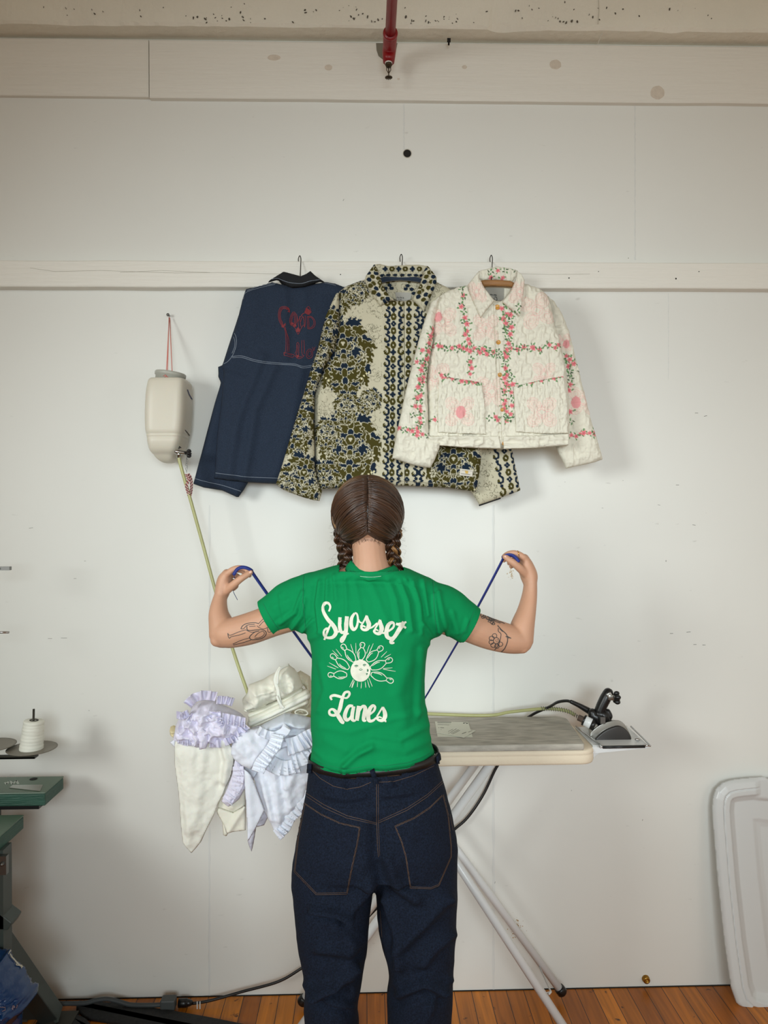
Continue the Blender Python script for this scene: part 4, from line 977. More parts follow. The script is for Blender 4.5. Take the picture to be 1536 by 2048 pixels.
# ---------------------------------------------------------------- blue cord
M_tape = mat('blue_tape', (18, 40, 120), .6, bump=.3, bscale=500)
tp = MB()
def tape(pts, w_=.0075, tw=0.0):
    p = crv([tuple(V(*q)) for q in pts], 6); mb = tp
    vs = []; fs = []
    for i in range(len(p)):
        t = p[min(i+1, len(p)-1)]-p[max(i-1, 0)]; t /= np.linalg.norm(t); ang = tw*i/len(p)
        side = np.cross(t, [0, 1, 0]); side /= np.linalg.norm(side); up = np.cross(side, t); s2 = side*math.cos(ang)+up*math.sin(ang); u2 = np.cross(t, s2)
        for a, b in ((-1, -1), (1, -1), (1, 1), (-1, 1)): vs.append(p[i]+s2*a*w_/2+u2*b*.0007)
    for i in range(len(p)-1):
        for k in range(4): fs.append((i*4+k, i*4+(k+1) % 4, i*4+4+(k+1) % 4, i*4+4+k))
    fs += [(3, 2, 1, 0), tuple(len(p)*4-4+k for k in range(4))]
    tp.add(vs, fs)
tape([(467, 1150, -.600), (474, 1139, -.599), (484, 1134.5, -.600), (494, 1136, -.600), (503, 1141, -.596), (506, 1147, -.588), (536, 1190, -.572), (580, 1253, -.55), (624, 1314, -.53), (690, 1405, -.50), (770, 1522, -.47)], .0080, 1.25)
tape([(1038, 1124, -.606), (1032, 1116, -.604), (1024, 1110.5, -.602), (1014, 1110, -.600), (1006, 1115, -.594), (1004, 1122, -.588), (956, 1213, -.572), (915, 1285, -.555), (850, 1396, -.53), (800, 1478, -.49), (770, 1522, -.47)], .0080, 1.3)
tape([(467, 1150, -.600), (472, 1165, -.572), (466, 1180, -.56), (475, 1200, -.56)], .0012, 0)
o = tp.build('blue_cord', M_tape); tag(o, 'dark blue flat cord pulled taut in a V between the two raised hands', 'cord')
# ================================================================ the three jackets on the rail
def wire_hook(name, px, py_top, py_bot, y, parent, curl=1):
    mb = MB()
    pts = [V(px-2.5*curl, py_top+16, -.032), V(px-3.2*curl, py_top+7, -.030), V(px-.5*curl, py_top+.5, -.034), V(px+1.8*curl, py_top+6, -.040), V(px+1.5*curl, py_top+18, -.052), V(px, py_bot, y)]
    mb.sweep([tuple(q) for q in crv([tuple(q) for q in pts], 8)], .0014, 8); return mb.build(name, M_wire, parent)
M_wire = mat('dark_wire', (48, 40, 34), .4, .8)
# ------------------------------------------------ denim jacket (back view)
K2 = crop(260, 480, 3.7925)
M_den = mat('blue_denim', (40, 50, 66), .9, bump=.35, bscale=600, var=.2, vscale=350, spec=.2)
M_blk = mat('black_corduroy', (19, 21, 25), .9, bump=.3, bscale=500)
M_wth = mat('white_thread', (128, 138, 152), .7); M_redth = mat('red_thread', (120, 16, 28), .6, bump=.4, bscale=500)
dj = thing('denim_jacket', V(600, 730, -.10), 'dark blue denim jacket with black collar and red embroidery, hanging backwards on the rail', 'jacket')
def dd(fl, nz=.004, ns=30):
    return lambda X, Y, D: folds(X, Y, fl)+nz*fbm(X/ns, Y/ns, 3)
sl = K2([(880, 400), (700, 950), (668, 962), (672, 1040), (690, 1080), (640, 1250), (480, 1850), (560, 1878), (700, 1900), (820, 1955), (860, 1900), (895, 1840), (1000, 1500), (1000, 900)])
slo = panel('sleeve', sl, -.062, .020, M_den, dj, edge=18, s=3, depth=dd([(K2([(672, 1040), (720, 1090)]), 5, .006), (K2([(700, 1200), (560, 1800)]), 10, .004)]))
sr = [(700, 600), (745, 720), (790, 850), (800, 950), (765, 965), (730, 850), (690, 740)]
panel('sleeve', sr, -.052, .012, M_den, dj, edge=14, s=4)
body_d = K2([(1080, 322), (1000, 345), (880, 375), (858, 440), (845, 500), (800, 680), (740, 850), (702, 948), (712, 1010), (700, 1150), (682, 1330), (660, 1500), (638, 1810), (760, 1826), (900, 1838), (1110, 1850), (1400, 1858), (1700, 1850)])+[(768, 960), (770, 800), (765, 730), (745, 670), (728, 600), (712, 585), (672, 568)]+K2([(1480, 318), (1300, 352), (1180, 345)])
dfl = [(K2([(1180, 400), (1190, 900)]), 9, .008), (K2([(1010, 900), (820, 1400), (760, 1780)]), 11, .012), (K2([(1100, 980), (960, 1300), (880, 1800)]), 10, .011), (K2([(1300, 1000), (1230, 1400), (1100, 1800)]), 12, .010), (K2([(860, 480), (800, 850)]), 8, .005), (K2([(700, 960), (900, 1020)]), 8, .005), (K2([(1320, 400), (1330, 900)]), 10, .004), (K2([(900, 400), (960, 700)]), 14, .004)]
bd = panel('body', body_d, -.086, .024, M_den, dj, edge=20, s=2.4, depth=dd(dfl, .008, 40))
cl_ = K2([(1042, 326), (1060, 305), (1165, 240), (1235, 258), (1295, 275), (1340, 255), (1368, 235), (1405, 270), (1484, 325), (1440, 318), (1385, 335), (1320, 358), (1230, 366), (1190, 350), (1145, 312), (1110, 306)])
cd = panel('collar', cl_, -.108, .012, M_blk, dj, edge=7, s=2)
stand = K2([(1120, 300), (1175, 250), (1235, 262), (1300, 278), (1360, 246), (1420, 300), (1400, 345), (1250, 370), (1160, 350)])
panel('collar_stand', stand, -.072, .010, M_blk, dj, edge=7, s=2)
bdb = bvh_of([bd]); bds = bvh_of([slo, bd])
q = [(K2([(770, 883), (850, 880), (950, 910), (1080, 930), (1240, 940), (1310, 960), (1380, 950)]), .8), (K2([(775, 893), (850, 892), (950, 922), (1080, 941), (1240, 950), (1310, 971), (1375, 963)]), .8)]
ribbons('yoke_stitching', [(crv(a, 5), b) for a, b in q], bdb, M_wth, bd, .001, 2)
q = [(K2([(1100, 338), (980, 365), (880, 400), (862, 450)]), .7), (K2([(1110, 330), (980, 353), (890, 385)]), .7), (K2([(1460, 325), (1517, 335), (1560, 345)]), .7)]
[ribbons('shoulder_stitching', [(crv(a, 5), b)], bdb, M_wth, bd, .001, 2) for a, b in q]
q = [(K2([(790, 700), (806, 740), (805, 800), (790, 850), (770, 890), (740, 925), (712, 940)]), .8), (K2([(780, 720), (795, 760), (794, 810), (775, 860)]), .7)]
ribbons('armhole_stitching', [(crv(a, 5), b) for a, b in q], bdb, M_wth, bd, .001, 2)
ribbons('hem_stitching', [(crv(K2([(650, 1767), (800, 1785), (900, 1797), (1110, 1805), (1400, 1812)]), 5), .8)], bdb, M_wth, bd, .001, 2)
ribbons('cuff_stitching', [(crv(K2([(492, 1810), (600, 1838), (700, 1860), (840, 1905)]), 5), .8)], bvh_of([slo]), M_wth, slo, .001, 2)
ribbons('collar_stitching', [(crv(K2([(1080, 296), (1120, 290), (1170, 310), (1220, 325), (1300, 330), (1370, 310), (1440, 300)]), 5), .7)], bvh_of([cd]), M_wth, cd, .001, 2)
# red embroidery, chain-stitched outlines
K9 = crop(540, 600, 12.8)
def E(pts, w_=1.0, n=6): return (crv(K9(pts), n), w_)
em = []
for o in (0, 28, 55):
    em.append(E([(500-o*.2, 330-o), (480, 220+o*.4), (380, 170+o), (270+o, 200+o*.6), (220+o, 330), (225+o, 480), (270+o, 600-o*.3), (340, 680-o*.6), (400, 640-o*.8)], 1.0))
for o in (0, 30, 60): em.append(E([(600+o*.2, 300+o), (540+o, 380), (500+o, 520), (530+o*.6, 640-o*.4), (620, 660-o), (690-o, 560), (690-o, 400+o*.3), (620, 300+o)], .9))
em += [E([(700, 420), (720, 560), (740, 700)], 1), E([(760, 420), (775, 560), (800, 690)], 1), E([(720, 560), (780, 430), (840, 420), (870, 520), (885, 700)], 1), E([(790, 560), (820, 450), (860, 470)], .9), E([(900, 400), (905, 560), (890, 700)], 1), E([(950, 420), (955, 600), (960, 740)], .9), E([(985, 430), (995, 600), (990, 740)], .9),
       E([(960, 430), (1040, 420), (1120, 480), (1160, 580), (1130, 690), (1040, 740), (970, 740)], 1), E([(990, 450), (1050, 450), (1110, 520), (1120, 620), (1060, 700), (1000, 710)], .9), E([(800, 400), (850, 350), (900, 330)], 1.2)]
em += [E([(300, 640), (360, 700), (390, 800), (400, 900), (410, 1100), (400, 1300), (370, 1400)], .9), E([(390, 690), (420, 850), (440, 1000), (445, 1200), (440, 1330)], .9), E([(430, 860), (475, 1000), (480, 1200), (480, 1330)], .8), E([(360, 1340), (470, 1370), (600, 1400), (620, 1440), (560, 1470), (430, 1430), (370, 1420), (360, 1340)], .9), E([(440, 1390), (560, 1420)], .8)]
em += [E([(640, 1380), (680, 1280), (690, 1120), (720, 1090), (745, 1150), (740, 1300), (740, 1430)], .9), E([(700, 1150), (705, 1300), (660, 1440)], .9), E([(820, 1030), (815, 1200), (825, 1380), (870, 1440)], .9), E([(870, 1030), (880, 1200), (880, 1380)], .9), E([(640, 1430), (720, 1500), (820, 1480), (880, 1420)], .9), E([(670, 1400), (740, 1460), (820, 1440)], .9),
       E([(980, 1270), (930, 1350), (940, 1460), (1000, 1500), (1080, 1450), (1090, 1330), (1040, 1260), (980, 1270)], .9), E([(990, 1310), (965, 1390), (990, 1450), (1050, 1410), (1050, 1320), (990, 1310)], .8), E([(1090, 1210), (1120, 1300), (1140, 1240), (1160, 1200)], .9)]
def scribble(cx, cy, rr_, n, seed, star=0):
    r_ = random.Random(seed); pts = []
    for k in range(n):
        t = k*2.4+r_.uniform(-.3, .3); q = rr_*(r_.uniform(.3, 1)); pts.append((cx+q*math.cos(t), cy+q*math.sin(t)))
    return E(pts, 1.5, 3)
em += [scribble(960, 300, 105, 26, 1), scribble(970, 320, 70, 14, 2), scribble(720, 770, 70, 18, 3), scribble(720, 760, 45, 12, 4), scribble(640, 660, 50, 8, 5), scribble(335, 680, 40, 8, 6), scribble(560, 600, 45, 7, 8), scribble(720, 1440, 50, 8, 9)]
em += [E([(420, 250), (460, 230), (490, 300), (450, 290)], 1.6), E([(600, 680), (660, 740), (720, 880), (780, 760), (860, 640)], 1), E([(930, 210), (990, 170), (1040, 260)], 1)]
ribbons('red_embroidery', em, bdb, M_redth, bd, .0014, 1.4)
o_h = thing('clothes_hanger', V(600, 540, -.05), 'dark wire hanger hook holding up the denim jacket', 'hanger')
wire_hook('hook', 600, 511, 562, -.075, o_h)

# ------------------------------------------------ painting helpers for the woven and printed cloths
class Paint:
    def __init__(s, X, Y, base): s.X = X; s.Y = Y; s.c = np.tile(np.array(base, float), (len(X), 1)); s.h = np.zeros(len(X))
    def near(s, cx, cy, r): return np.where((np.abs(s.X-cx) < r) & (np.abs(s.Y-cy) < r))[0]
    def disc(s, cx, cy, rx, ry=None, ang=0, col=None, rim=0, rimc=None, h=None):
        ry = ry or rx; k = s.near(cx, cy, max(rx, ry)+rim+1)
        if not len(k): return
        x = s.X[k]-cx; y = s.Y[k]-cy; ca, sa = math.cos(ang), math.sin(ang); u = x*ca+y*sa; v = -x*sa+y*ca
        if rim:
            m = k[(u/(rx+rim))**2+(v/(ry+rim))**2 < 1]; s.c[m] = rimc; s.h[m] = 0
        m = k[(u/rx)**2+(v/ry)**2 < 1]; s.c[m] = col
        if h is not None: s.h[m] = h
    def line(s, pts, w_, col, rim=0, rimc=None, h=None):
        p = np.asarray(pts, float); x0, y0 = p.min(0)[:2]-w_-3; x1, y1 = p.max(0)[:2]+w_+3
        k = np.where((s.X > x0) & (s.X < x1) & (s.Y > y0) & (s.Y < y1))[0]
        if not len(k): return
        d = segdist(s.X[k], s.Y[k], p)
        if rim: m = k[d < w_/2+rim]; s.c[m] = rimc; s.h[m] = 0
        m = k[d < w_/2]; s.c[m] = col
        if h is not None: s.h[m] = h
OLV = lin((70, 64, 24)); NVY = lin((22, 37, 54)); CRM = lin((198, 192, 168)); DOT = lin((118, 112, 92))
def T2(cx, cy, ang=0, s=1, fx=1):
    ca, sa = math.cos(ang), math.sin(ang)
    return lambda x, y: (cx+s*(fx*x*ca-y*sa), cy+s*(fx*x*sa+y*ca))
def leafcluster(P_, f, s, ang, fx):
    """scrolled acanthus: rounded lobes in olive over navy, with pale gaps"""
    for (x, y, r_, c) in ((-9, 3, 6, NVY), (9, 4, 6, NVY), (0, 9, 6, NVY), (-6, -4, 6.5, OLV), (6, -4, 6.5, OLV), (0, 2, 6.5, OLV), (-12, -5, 4.5, OLV), (12, -5, 4.5, OLV), (0, -10, 5, NVY)):
        a, b = f(x, y); P_.disc(a, b, r_*s, r_*s*.85, ang, c, .9, CRM, 1)
    for sx in (-1, 1): P_.line([f(sx*3, 5), f(sx*6, 0), f(sx*4, -5)], 1.0, CRM, h=0)
    a, b = f(0, 1); P_.disc(a, b, 1.7*s, 2.2*s, ang, CRM, h=0)
def stamp(P_, shapes, rim):
    """shapes = list of (dots, colour); each shape gets its own pale outline"""
    for dots_, col in shapes:
        if rim:
            for x, y, r_ in dots_: P_.disc(x, y, r_+rim, r_+rim, 0, CRM, h=0)
        for x, y, r_ in dots_: P_.disc(x, y, r_, r_, 0, col, h=1)
def frond(f, s, x, y, ang, L_, w_, curl, lobes, mir=1):
    """spine with side lobes, as dots in picture space"""
    out = []; a = ang; cx, cy = x, y; n_ = 12
    for i in range(n_):
        t = i/(n_-1); r_ = w_*(.55+.45*math.sin(math.pi*(.2+.7*t))); u, v = f(mir*cx, cy); out.append((u, v, r_*s))
        if lobes and i in (2, 5, 8, 10):
            for sd in ((-1, 1) if i < 10 else (1,)):
                b = a+sd*1.25*(1 if curl > 0 else 1); q = w_*1.25; u, v = f(mir*(cx+q*math.cos(b)), cy+q*math.sin(b)); out.append((u, v, w_*.62*s))
                u, v = f(mir*(cx+q*1.55*math.cos(b-.2*sd)), cy+q*1.55*math.sin(b-.2*sd)); out.append((u, v, w_*.42*s))
        cx += L_/n_*math.cos(a); cy += L_/n_*math.sin(a); a += curl/n_*(1+t)
    return out
def medallion(P_, cx, cy, ang=0, s=1.0):
    """damask medallion: mirrored scrolling fronds about a stem, pale veins between"""
    f = T2(cx, cy, ang, s); R_ = 1.0*max(.7, min(1, s))
    plan = [(10, -58, -.5, 26, 4.2, 1.2, NVY), (22, -50, .35, 34, 4.6, 1.4, OLV), (38, -34, 1.1, 32, 4.8, .9, NVY), (30, -30, 1.3, 34, 4.4, -1.6, OLV), (44, -10, 1.5, 34, 4.8, .8, OLV), (42, 18, 1.9, 30, 4.8, 1.0, NVY), (32, 22, 2.0, 30, 4.4, -1.4, OLV), (28, 42, 2.4, 26, 4.6, 1.6, OLV),
            (5, -44, .2, 24, 4.4, 2.6, OLV), (6, -30, .1, 26, 4.6, 2.9, NVY), (7, -16, -.3, 28, 4.6, 2.4, OLV), (9, -2, .4, 26, 4.2, -2.8, NVY), (5, 8, .7, 28, 4.8, -2.6, OLV), (8, 22, .2, 22, 4.4, 2.8, NVY), (5, 34, .6, 24, 4.4, -2.4, OLV), (14, 48, .3, 16, 3.8, 2.6, NVY), (4, 56, .9, 16, 4.0, -2, OLV), (24, 2, -.9, 20, 4.0, -2.4, OLV), (22, -14, .9, 16, 3.8, 2.2, NVY)]
    for (x, y, rx, ry) in ((0, -4, 40, 50), (0, -46, 16, 16), (0, 46, 20, 16)): u, v = f(x, y); P_.disc(u, v, rx*s, ry*s, ang, OLV, 1, CRM, .7)
    rj = random.Random(int(cx+cy))
    for k in range(26):
        th = rj.uniform(0, 6.28); q = rj.random()**.5; u, v = f(36*q*math.cos(th), 46*q*math.sin(th)); P_.disc(u, v, 6*s, 4*s, th, NVY, h=1)
    for (x, y, a, L_, w_, c, col) in plan:
        for mir in (1, -1): stamp(P_, [(frond(f, s, x, y, a, L_, w_, c, True, mir), col)], R_)
    for mir in (1, -1):
        for pts in (((6, -22), (13, -27), (19, -20), (16, -13)), ((8, 8), (16, 5), (21, 12), (16, 19)), ((3, 28), (10, 24), (15, 29)), ((26, -40), (34, -34), (34, -26)), ((36, 0), (41, 8), (37, 15))): P_.line([f(mir*x, y) for x, y in pts], 1.3, CRM, h=0)
        for q in range(4): u, v = f(mir*(29+q*4.6), 40-q*6+q*q*.8); P_.disc(u, v, 1.7*s, 1.7*s, 0, lin((226, 218, 176)), h=0)
        for q in range(6): u, v = f(mir*(37+4.4*math.cos(q*1.05)), 2+5.8*math.sin(q*1.05)); P_.disc(u, v, 2.6*s, 1.6*s, q, CRM, h=0)
    for (y, w_, h_, col) in ((-60, 4, 7, NVY), (-48, 5, 7, OLV), (-36, 5, 6, NVY), (-23, 8, 9, OLV), (-9, 5, 5, NVY), (2, 5, 8, OLV), (16, 6, 6, NVY), (28, 5, 8, OLV), (42, 5, 7, NVY), (55, 4, 7, OLV)):
        u, v = f(0, y); P_.disc(u, v, w_*s, h_*s, ang, col, R_, CRM, 1)
    u, v = f(0, -24)
    if s > .4: P_.disc(u-1.4, v-1, 2.2*s, 2.0*s, 0, CRM, h=0); P_.disc(u+1.4, v-1, 2.2*s, 2.0*s, 0, CRM, h=0); P_.disc(u, v+1.6, 1.8*s, 2.6*s, 0, CRM, h=0)
    for q in range(-3, 4): P_.line([f(q*2.0, 3), f(q*4.4, 12-abs(q))], 1.0, CRM, h=0)
def chains(P_, xs, y0, y1, shear=0.0, pitch=28, phase=0):
    """bands of ovals with a dot, four-petalled crosses and C-scrolls"""
    for j, (x, kind) in enumerate(xs):
        y = y0+phase; k = 0
        while y < y1:
            X_ = x+shear*(y-y0)
            if kind == 'o':
                P_.disc(X_, y, 5.6, 7.4, 0, OLV, h=1); P_.disc(X_, y, 1.5, 1.9, 0, CRM, h=0)
                y2 = y+pitch/2; X2 = x+shear*(y2-y0)
                for dx, dy in ((3, 0), (-3, 0), (0, 3.4), (0, -3.4)): P_.disc(X2+dx, y2+dy, 2.7, 2.7, 0, NVY, h=1)
            else:
                sg = 1 if kind == 'r' else -1; c1, c2 = (NVY, OLV) if (k % 4) else (OLV, OLV)
                P_.line([(X_+sg*2, y-9), (X_-sg*4, y-5), (X_-sg*4.5, y+2), (X_, y+6), (X_+sg*4.5, y+4)], 4.2, c1, h=1)
                P_.disc(X_+sg*4, y+1, 3.0, 3.6, 0, c2, h=1); P_.disc(X_-sg*2, y+11, 3.4, 3.4, 0, NVY, h=1)
                P_.line([(X_+sg*1, y-3), (X_+sg*3, y+.5)], 1.3, CRM, h=0)
            y += pitch if kind == 'o' else pitch*.86; k += 1
def dots(P_, seed):
    """quilted running-stitch scrolls on the plain cream ground"""
    r_ = random.Random(seed); x0, x1, y0, y1 = P_.X.min(), P_.X.max(), P_.Y.min(), P_.Y.max()
    n = int((x1-x0)*(y1-y0)/120)
    for k in range(n):
        cx, cy = r_.uniform(x0, x1), r_.uniform(y0, y1); R_ = r_.uniform(4, 10); t0 = r_.uniform(0, 6.28); tt = r_.uniform(2.5, 7)
        for q in range(int(tt*R_/3)+3):
            t = t0+q*3.0/R_; rr_ = R_*(1-.05*q)
            if rr_ < 1: break
            P_.disc(cx+rr_*math.cos(t), cy+rr_*math.sin(t), .62, .62, 0, DOT, h=-.8)
def jacq(meds, bands, seed, extra=None):
    cache = {}
    def run(X, Y):
        key = (len(X), float(X[0]))
        if key not in cache:
            p = Paint(X, Y, CRM); dots(p, seed)
            for m in meds: medallion(p, *m)
            for b in bands:
                xs, ya, yb, sh, ph = b
                k0 = min(x for x, _ in xs)-9; k1 = max(x for x, _ in xs)+9
                k = np.where((X > k0+sh*(Y-ya)) & (X < k1+sh*(Y-ya)) & (Y > ya-8) & (Y < yb+8))[0]; p.c[k] = CRM; p.h[k] = 0
                chains(p, xs, ya, yb, sh, 28, ph)
            if extra: extra(p)
            cache[key] = p
        return cache[key]
    return run
def jp(name, poly, y0, thick, run, parent, edge, s, fl, nz=.005, matl=None, relief=.0022, back=.35):
    dep = lambda X, Y, D: folds(X, Y, fl)+nz*fbm(X/30, Y/30, 3)+relief*(run(X, Y).h)+.0008*fbm(X/3, Y/3, 2)
    return panel(name, poly, y0, thick, matl, parent, edge, s, dep, lambda X, Y: run(X, Y).c, back)
# ------------------------------------------------ olive and navy brocade jacket
K3 = crop(540, 500, 3.939); K4 = crop(780, 500, 3.491)
M_jac = mat('brocade', None, .9, bump=.35, bscale=420, attr=True, spec=.2)
gj = thing('brocade_jacket', V(800, 750, -.14), 'cream, olive and navy scroll-patterned brocade jacket hanging in the middle of the rail', 'jacket')
g_body = K3([(770, 225), (690, 255), (600, 288), (545, 330), (535, 420), (540, 600), (500, 800), (430, 930), (375, 1060), (352, 1150), (350, 1300), (352, 1500), (360, 1700), (368, 1800), (380, 1885), (600, 1872), (760, 1858)])+[(780, 970), (837, 972.6), (900, 976), (952, 984), (958, 950), (964, 900), (966, 860), (962, 780), (955, 700), (930, 620), (912, 590), (898, 577), (870, 563)]+K3([(1190, 240), (1165, 320), (1115, 392), (1050, 405), (980, 400), (925, 365), (885, 300), (860, 240)])
gfl = [(K3([(600, 480), (560, 900), (400, 1250)]), 9, .006), (K3([(880, 500), (900, 1200), (930, 1800)]), 7, .004), (K3([(520, 700), (420, 1000)]), 7, .004), (K3([(1050, 500), (1050, 1800)]), 5, -.003), (K3([(700, 1300), (650, 1850)]), 14, .005), (K3([(460, 1400), (440, 1850)]), 10, .005)]
run_b = jacq([(688, 718, -.06, 1.12), (700, 908, .04, 1.15), (664, 618, .35, .62), (905, 945, 0, 1.1), (714, 590, .5, .42), (738, 806, .8, .42), (694, 818, .1, .50), (648, 962, 0, .6), (655, 870, .1, .5)],
             [([(775, 'l'), (787, 'o'), (802, 'r'), (817, 'o'), (833, 'l'), (846, 'r')], 604, 985, -.012, 6)], 5)
bg = jp('body', g_body, -.122, .026, run_b, gj, 20, 1.15, gfl, .006, M_jac)
# left sleeve
g_sl = K3([(545, 335), (520, 345), (480, 430), (440, 520), (400, 680), (370, 800), (325, 930), (270, 1120), (215, 1290), (160, 1480), (100, 1680), (48, 1840), (90, 1880), (140, 1905), (250, 1945), (330, 1968), (390, 1978), (412, 1900), (380, 1830), (352, 1700), (350, 1300), (352, 1150), (430, 930), (505, 800), (545, 640)])
run_s = jacq([(652, 668, .30, .85), (636, 716, .3, .6), (612, 790, .25, .85), (594, 862, .25, .78), (604, 965, .25, .85), (575, 980, .3, .5)], [], 8)
gsl = jp('sleeve', g_sl, -.140, .022, run_s, gj, 16, 1.3, [(K3([(470, 700), (300, 1400), (160, 1850)]), 14, .008), (K3([(500, 600), (430, 900)]), 6, .005)], .005, M_jac)
g_sr = [(905, 580), (935, 620), (975, 700), (1000, 780), (1020, 880), (1030, 930), (1040.7, 981), (1000, 996), (959, 1010), (943, 984), (935, 960), (955, 880), (940, 760)]
run_r = jacq([], [([(985, 'l'), (1003, 'o'), (1020, 'r')], 885, 1000, .19, 4)], 9)
gsr = jp('sleeve', g_sr, -.085, .018, run_r, gj, 14, 1.3, [], .004, M_jac)
mb = MB(); mb.sweep([tuple(V(x, y, -.087)) for x, y in ((958, 1011), (980, 1003.5), (1001, 996.5))], .0024, 8); mb.build('cuff_binding', M_blk, gsr)
# collar, neckband and inside back
run_c = jacq([(738, 573, .35, .5)], [([(735, 'l'), (748, 'r'), (760, 'o'), (840, 'o'), (852, 'l'), (864, 'r')], 540, 620, .20, 2)], 13, lambda p: chains(p, [(x, 'o') for x in (768, 782, 796, 810, 824, 838)], 541, 550, 0, 200, 0))
col_back = K3([(820, 115), (870, 112), (930, 128), (1050, 120), (1170, 118), (1240, 128), (1225, 180), (1190, 215), (1120, 235), (1000, 240), (900, 232), (862, 205), (835, 160)])
def rb(p_):
    for i, x in enumerate((770, 783.5, 797, 810, 824, 838)):
        if i % 2: p_.disc(x, 541, 5.6, 5.2, 0, OLV, h=1); p_.disc(x, 541, 1.3, 1.3, 0, CRM, h=0)
        else:
            for dx, dy in ((3, 0), (-3, 0), (0, 3), (0, -3)): p_.disc(x+dx, 541+dy, 2.6, 2.6, 0, NVY, h=1)
    for x in (764, 776, 790, 804, 818, 831, 843): p_.disc(x, 553, 5, 2.4, 0, NVY, h=1)
jp('collar_stand', col_back, -.082, .014, jacq([], [], 14, rb), gj, 8, 1.2, [], .001, M_jac)
inner = K3([(860, 210), (930, 240), (1040, 245), (1150, 238), (1195, 212), (1210, 300), (1180, 360), (1120, 395), (1000, 400), (930, 370), (880, 300)])
def rin(p_):
    for x, y in ((771, 578), (779, 572), (815, 573), (823, 580), (770, 584), (827, 588), (783, 578), (811, 579)): p_.disc(x, y, 4.5, 3.5, 0, NVY, h=1)
    for x, y in ((776, 566), (786, 563), (818, 565)): p_.disc(x, y, 4, 3, 0, OLV, h=1)
jp('lining', inner, -.092, .006, jacq([], [], 15, rin), gj, 6, 1.3, [], .001, M_jac)
def leaf_run(xoff, ext, seed):
    return jacq([], [], seed, ext)
def cl_l(p_):
    for (x, y, c) in ((743, 540, OLV), (737, 548, NVY), (745, 556, OLV), (738, 562, NVY), (747, 570, OLV), (752, 549, NVY), (757, 560, OLV), (741, 574, OLV), (752, 580, NVY), (762, 577, OLV), (757, 592, NVY), (765, 600, OLV), (772, 590, OLV), (770, 604, NVY), (750, 533, NVY), (748, 587, OLV), (775, 600, NVY)):
        p_.disc(x, y, 5.2, 4.2, .5, c, .8, CRM, 1)
    for (x, y) in ((766, 580), (760, 568), (752, 540)): p_.disc(x, y, 4.6, 5.8, 0, OLV, .8, CRM, 1); p_.disc(x, y, 1.3, 1.6, 0, CRM, h=0)
def cl_r(p_):
    for (x, y, c) in ((850, 540, NVY), (858, 548, OLV), (866, 556, NVY), (852, 556, OLV), (862, 566, OLV), (869, 566, NVY), (848, 566, NVY), (856, 578, OLV), (865, 580, NVY), (843, 584, OLV), (851, 592, NVY), (860, 594, OLV), (846, 602, OLV), (853, 608, NVY), (836, 596, NVY), (858, 535, OLV), (866, 546, OLV), (838, 587, OLV)):
        p_.disc(x, y, 5.2, 4.2, -.5, c, .8, CRM, 1)
    for (x, y) in ((840, 575), (836, 560)): p_.disc(x, y, 4.6, 5.8, 0, OLV, .8, CRM, 1); p_.disc(x, y, 1.3, 1.6, 0, CRM, h=0)
cL = K3([(822, 112), (755, 205), (745, 245), (775, 310), (820, 380), (870, 445), (905, 425), (950, 402), (985, 400), (930, 350), (890, 280), (868, 215), (850, 160)])
cR = K3([(1238, 125), (1262, 150), (1312, 215), (1312, 262), (1275, 350), (1212, 492), (1170, 440), (1120, 395), (1150, 330), (1185, 270), (1200, 210), (1215, 160)])
ol_l = jp('collar', cL, -.150, .013, jacq([], [], 16, cl_l), gj, 8, 1.1, [], .002, M_jac)
ol_r = jp('collar', cR, -.150, .013, jacq([], [], 17, cl_r), gj, 8, 1.1, [], .002, M_jac)
M_lab = mat('woven_label', (176, 174, 166), .8, bump=.2, bscale=400)
lb = MB(); 
def flat(poly, y, th, name, m, parent):
    mb = MB(); mb.prism([(float(P(a, b, y)[0]), float(P(a, b, y)[2])) for a, b in poly], y, y+th); return mb.build(name, m, parent, False)
lab = flat(K3([(985, 332), (1095, 335), (1118, 350), (1105, 390), (1060, 402), (1000, 398)]), -.1005, .0012, 'label', M_lab, gj)
def scr(parent, pts_list, y, w_, m, name):
    mb = MB()
    for pts in pts_list:
        for a, b in zip(pts[:-1], pts[1:]): mb.obox(V(*a, y), V(*b, y), w_, .0005, up=(0, 1, 0))
    return mb.build(name, m, parent, False)
M_bl = mat('black_print', (28, 26, 26), .7)
scr(lab, [K3([(998, 378), (1006, 370), (1012, 378), (1020, 374)]), K3([(1024, 378), (1030, 370), (1036, 380), (1042, 372)]), K3([(1046, 380), (1052, 372), (1052, 384)]), K3([(1020, 390), (1030, 388), (1036, 394)]), K3([(1010, 386), (1016, 392)])], -.1011, .0011, M_bl, 'label_print')
# small woven tag on the hem
fb = bvh_of([bg])
K5 = crop(900, 910, 9.6)
tg = flat(K5([(195, 262), (440, 290), (425, 415), (180, 388)]), -.158, .001, 'woven_tag', mat('tag_white', (214, 208, 196), .8), bg)
scr(tg, [K5([(205, 352), (395, 375)]), K5([(225, 290), (420, 310)]), K5([(215, 362), (385, 382)])], -.1586, .0006, M_bl, 'tag_lettering')
flat(K5([(285, 300), (350, 306), (345, 360), (300, 356)]), -.1587, .0004, 'tag_motif', mat('tag_gold', (206, 170, 90), .8), tg)
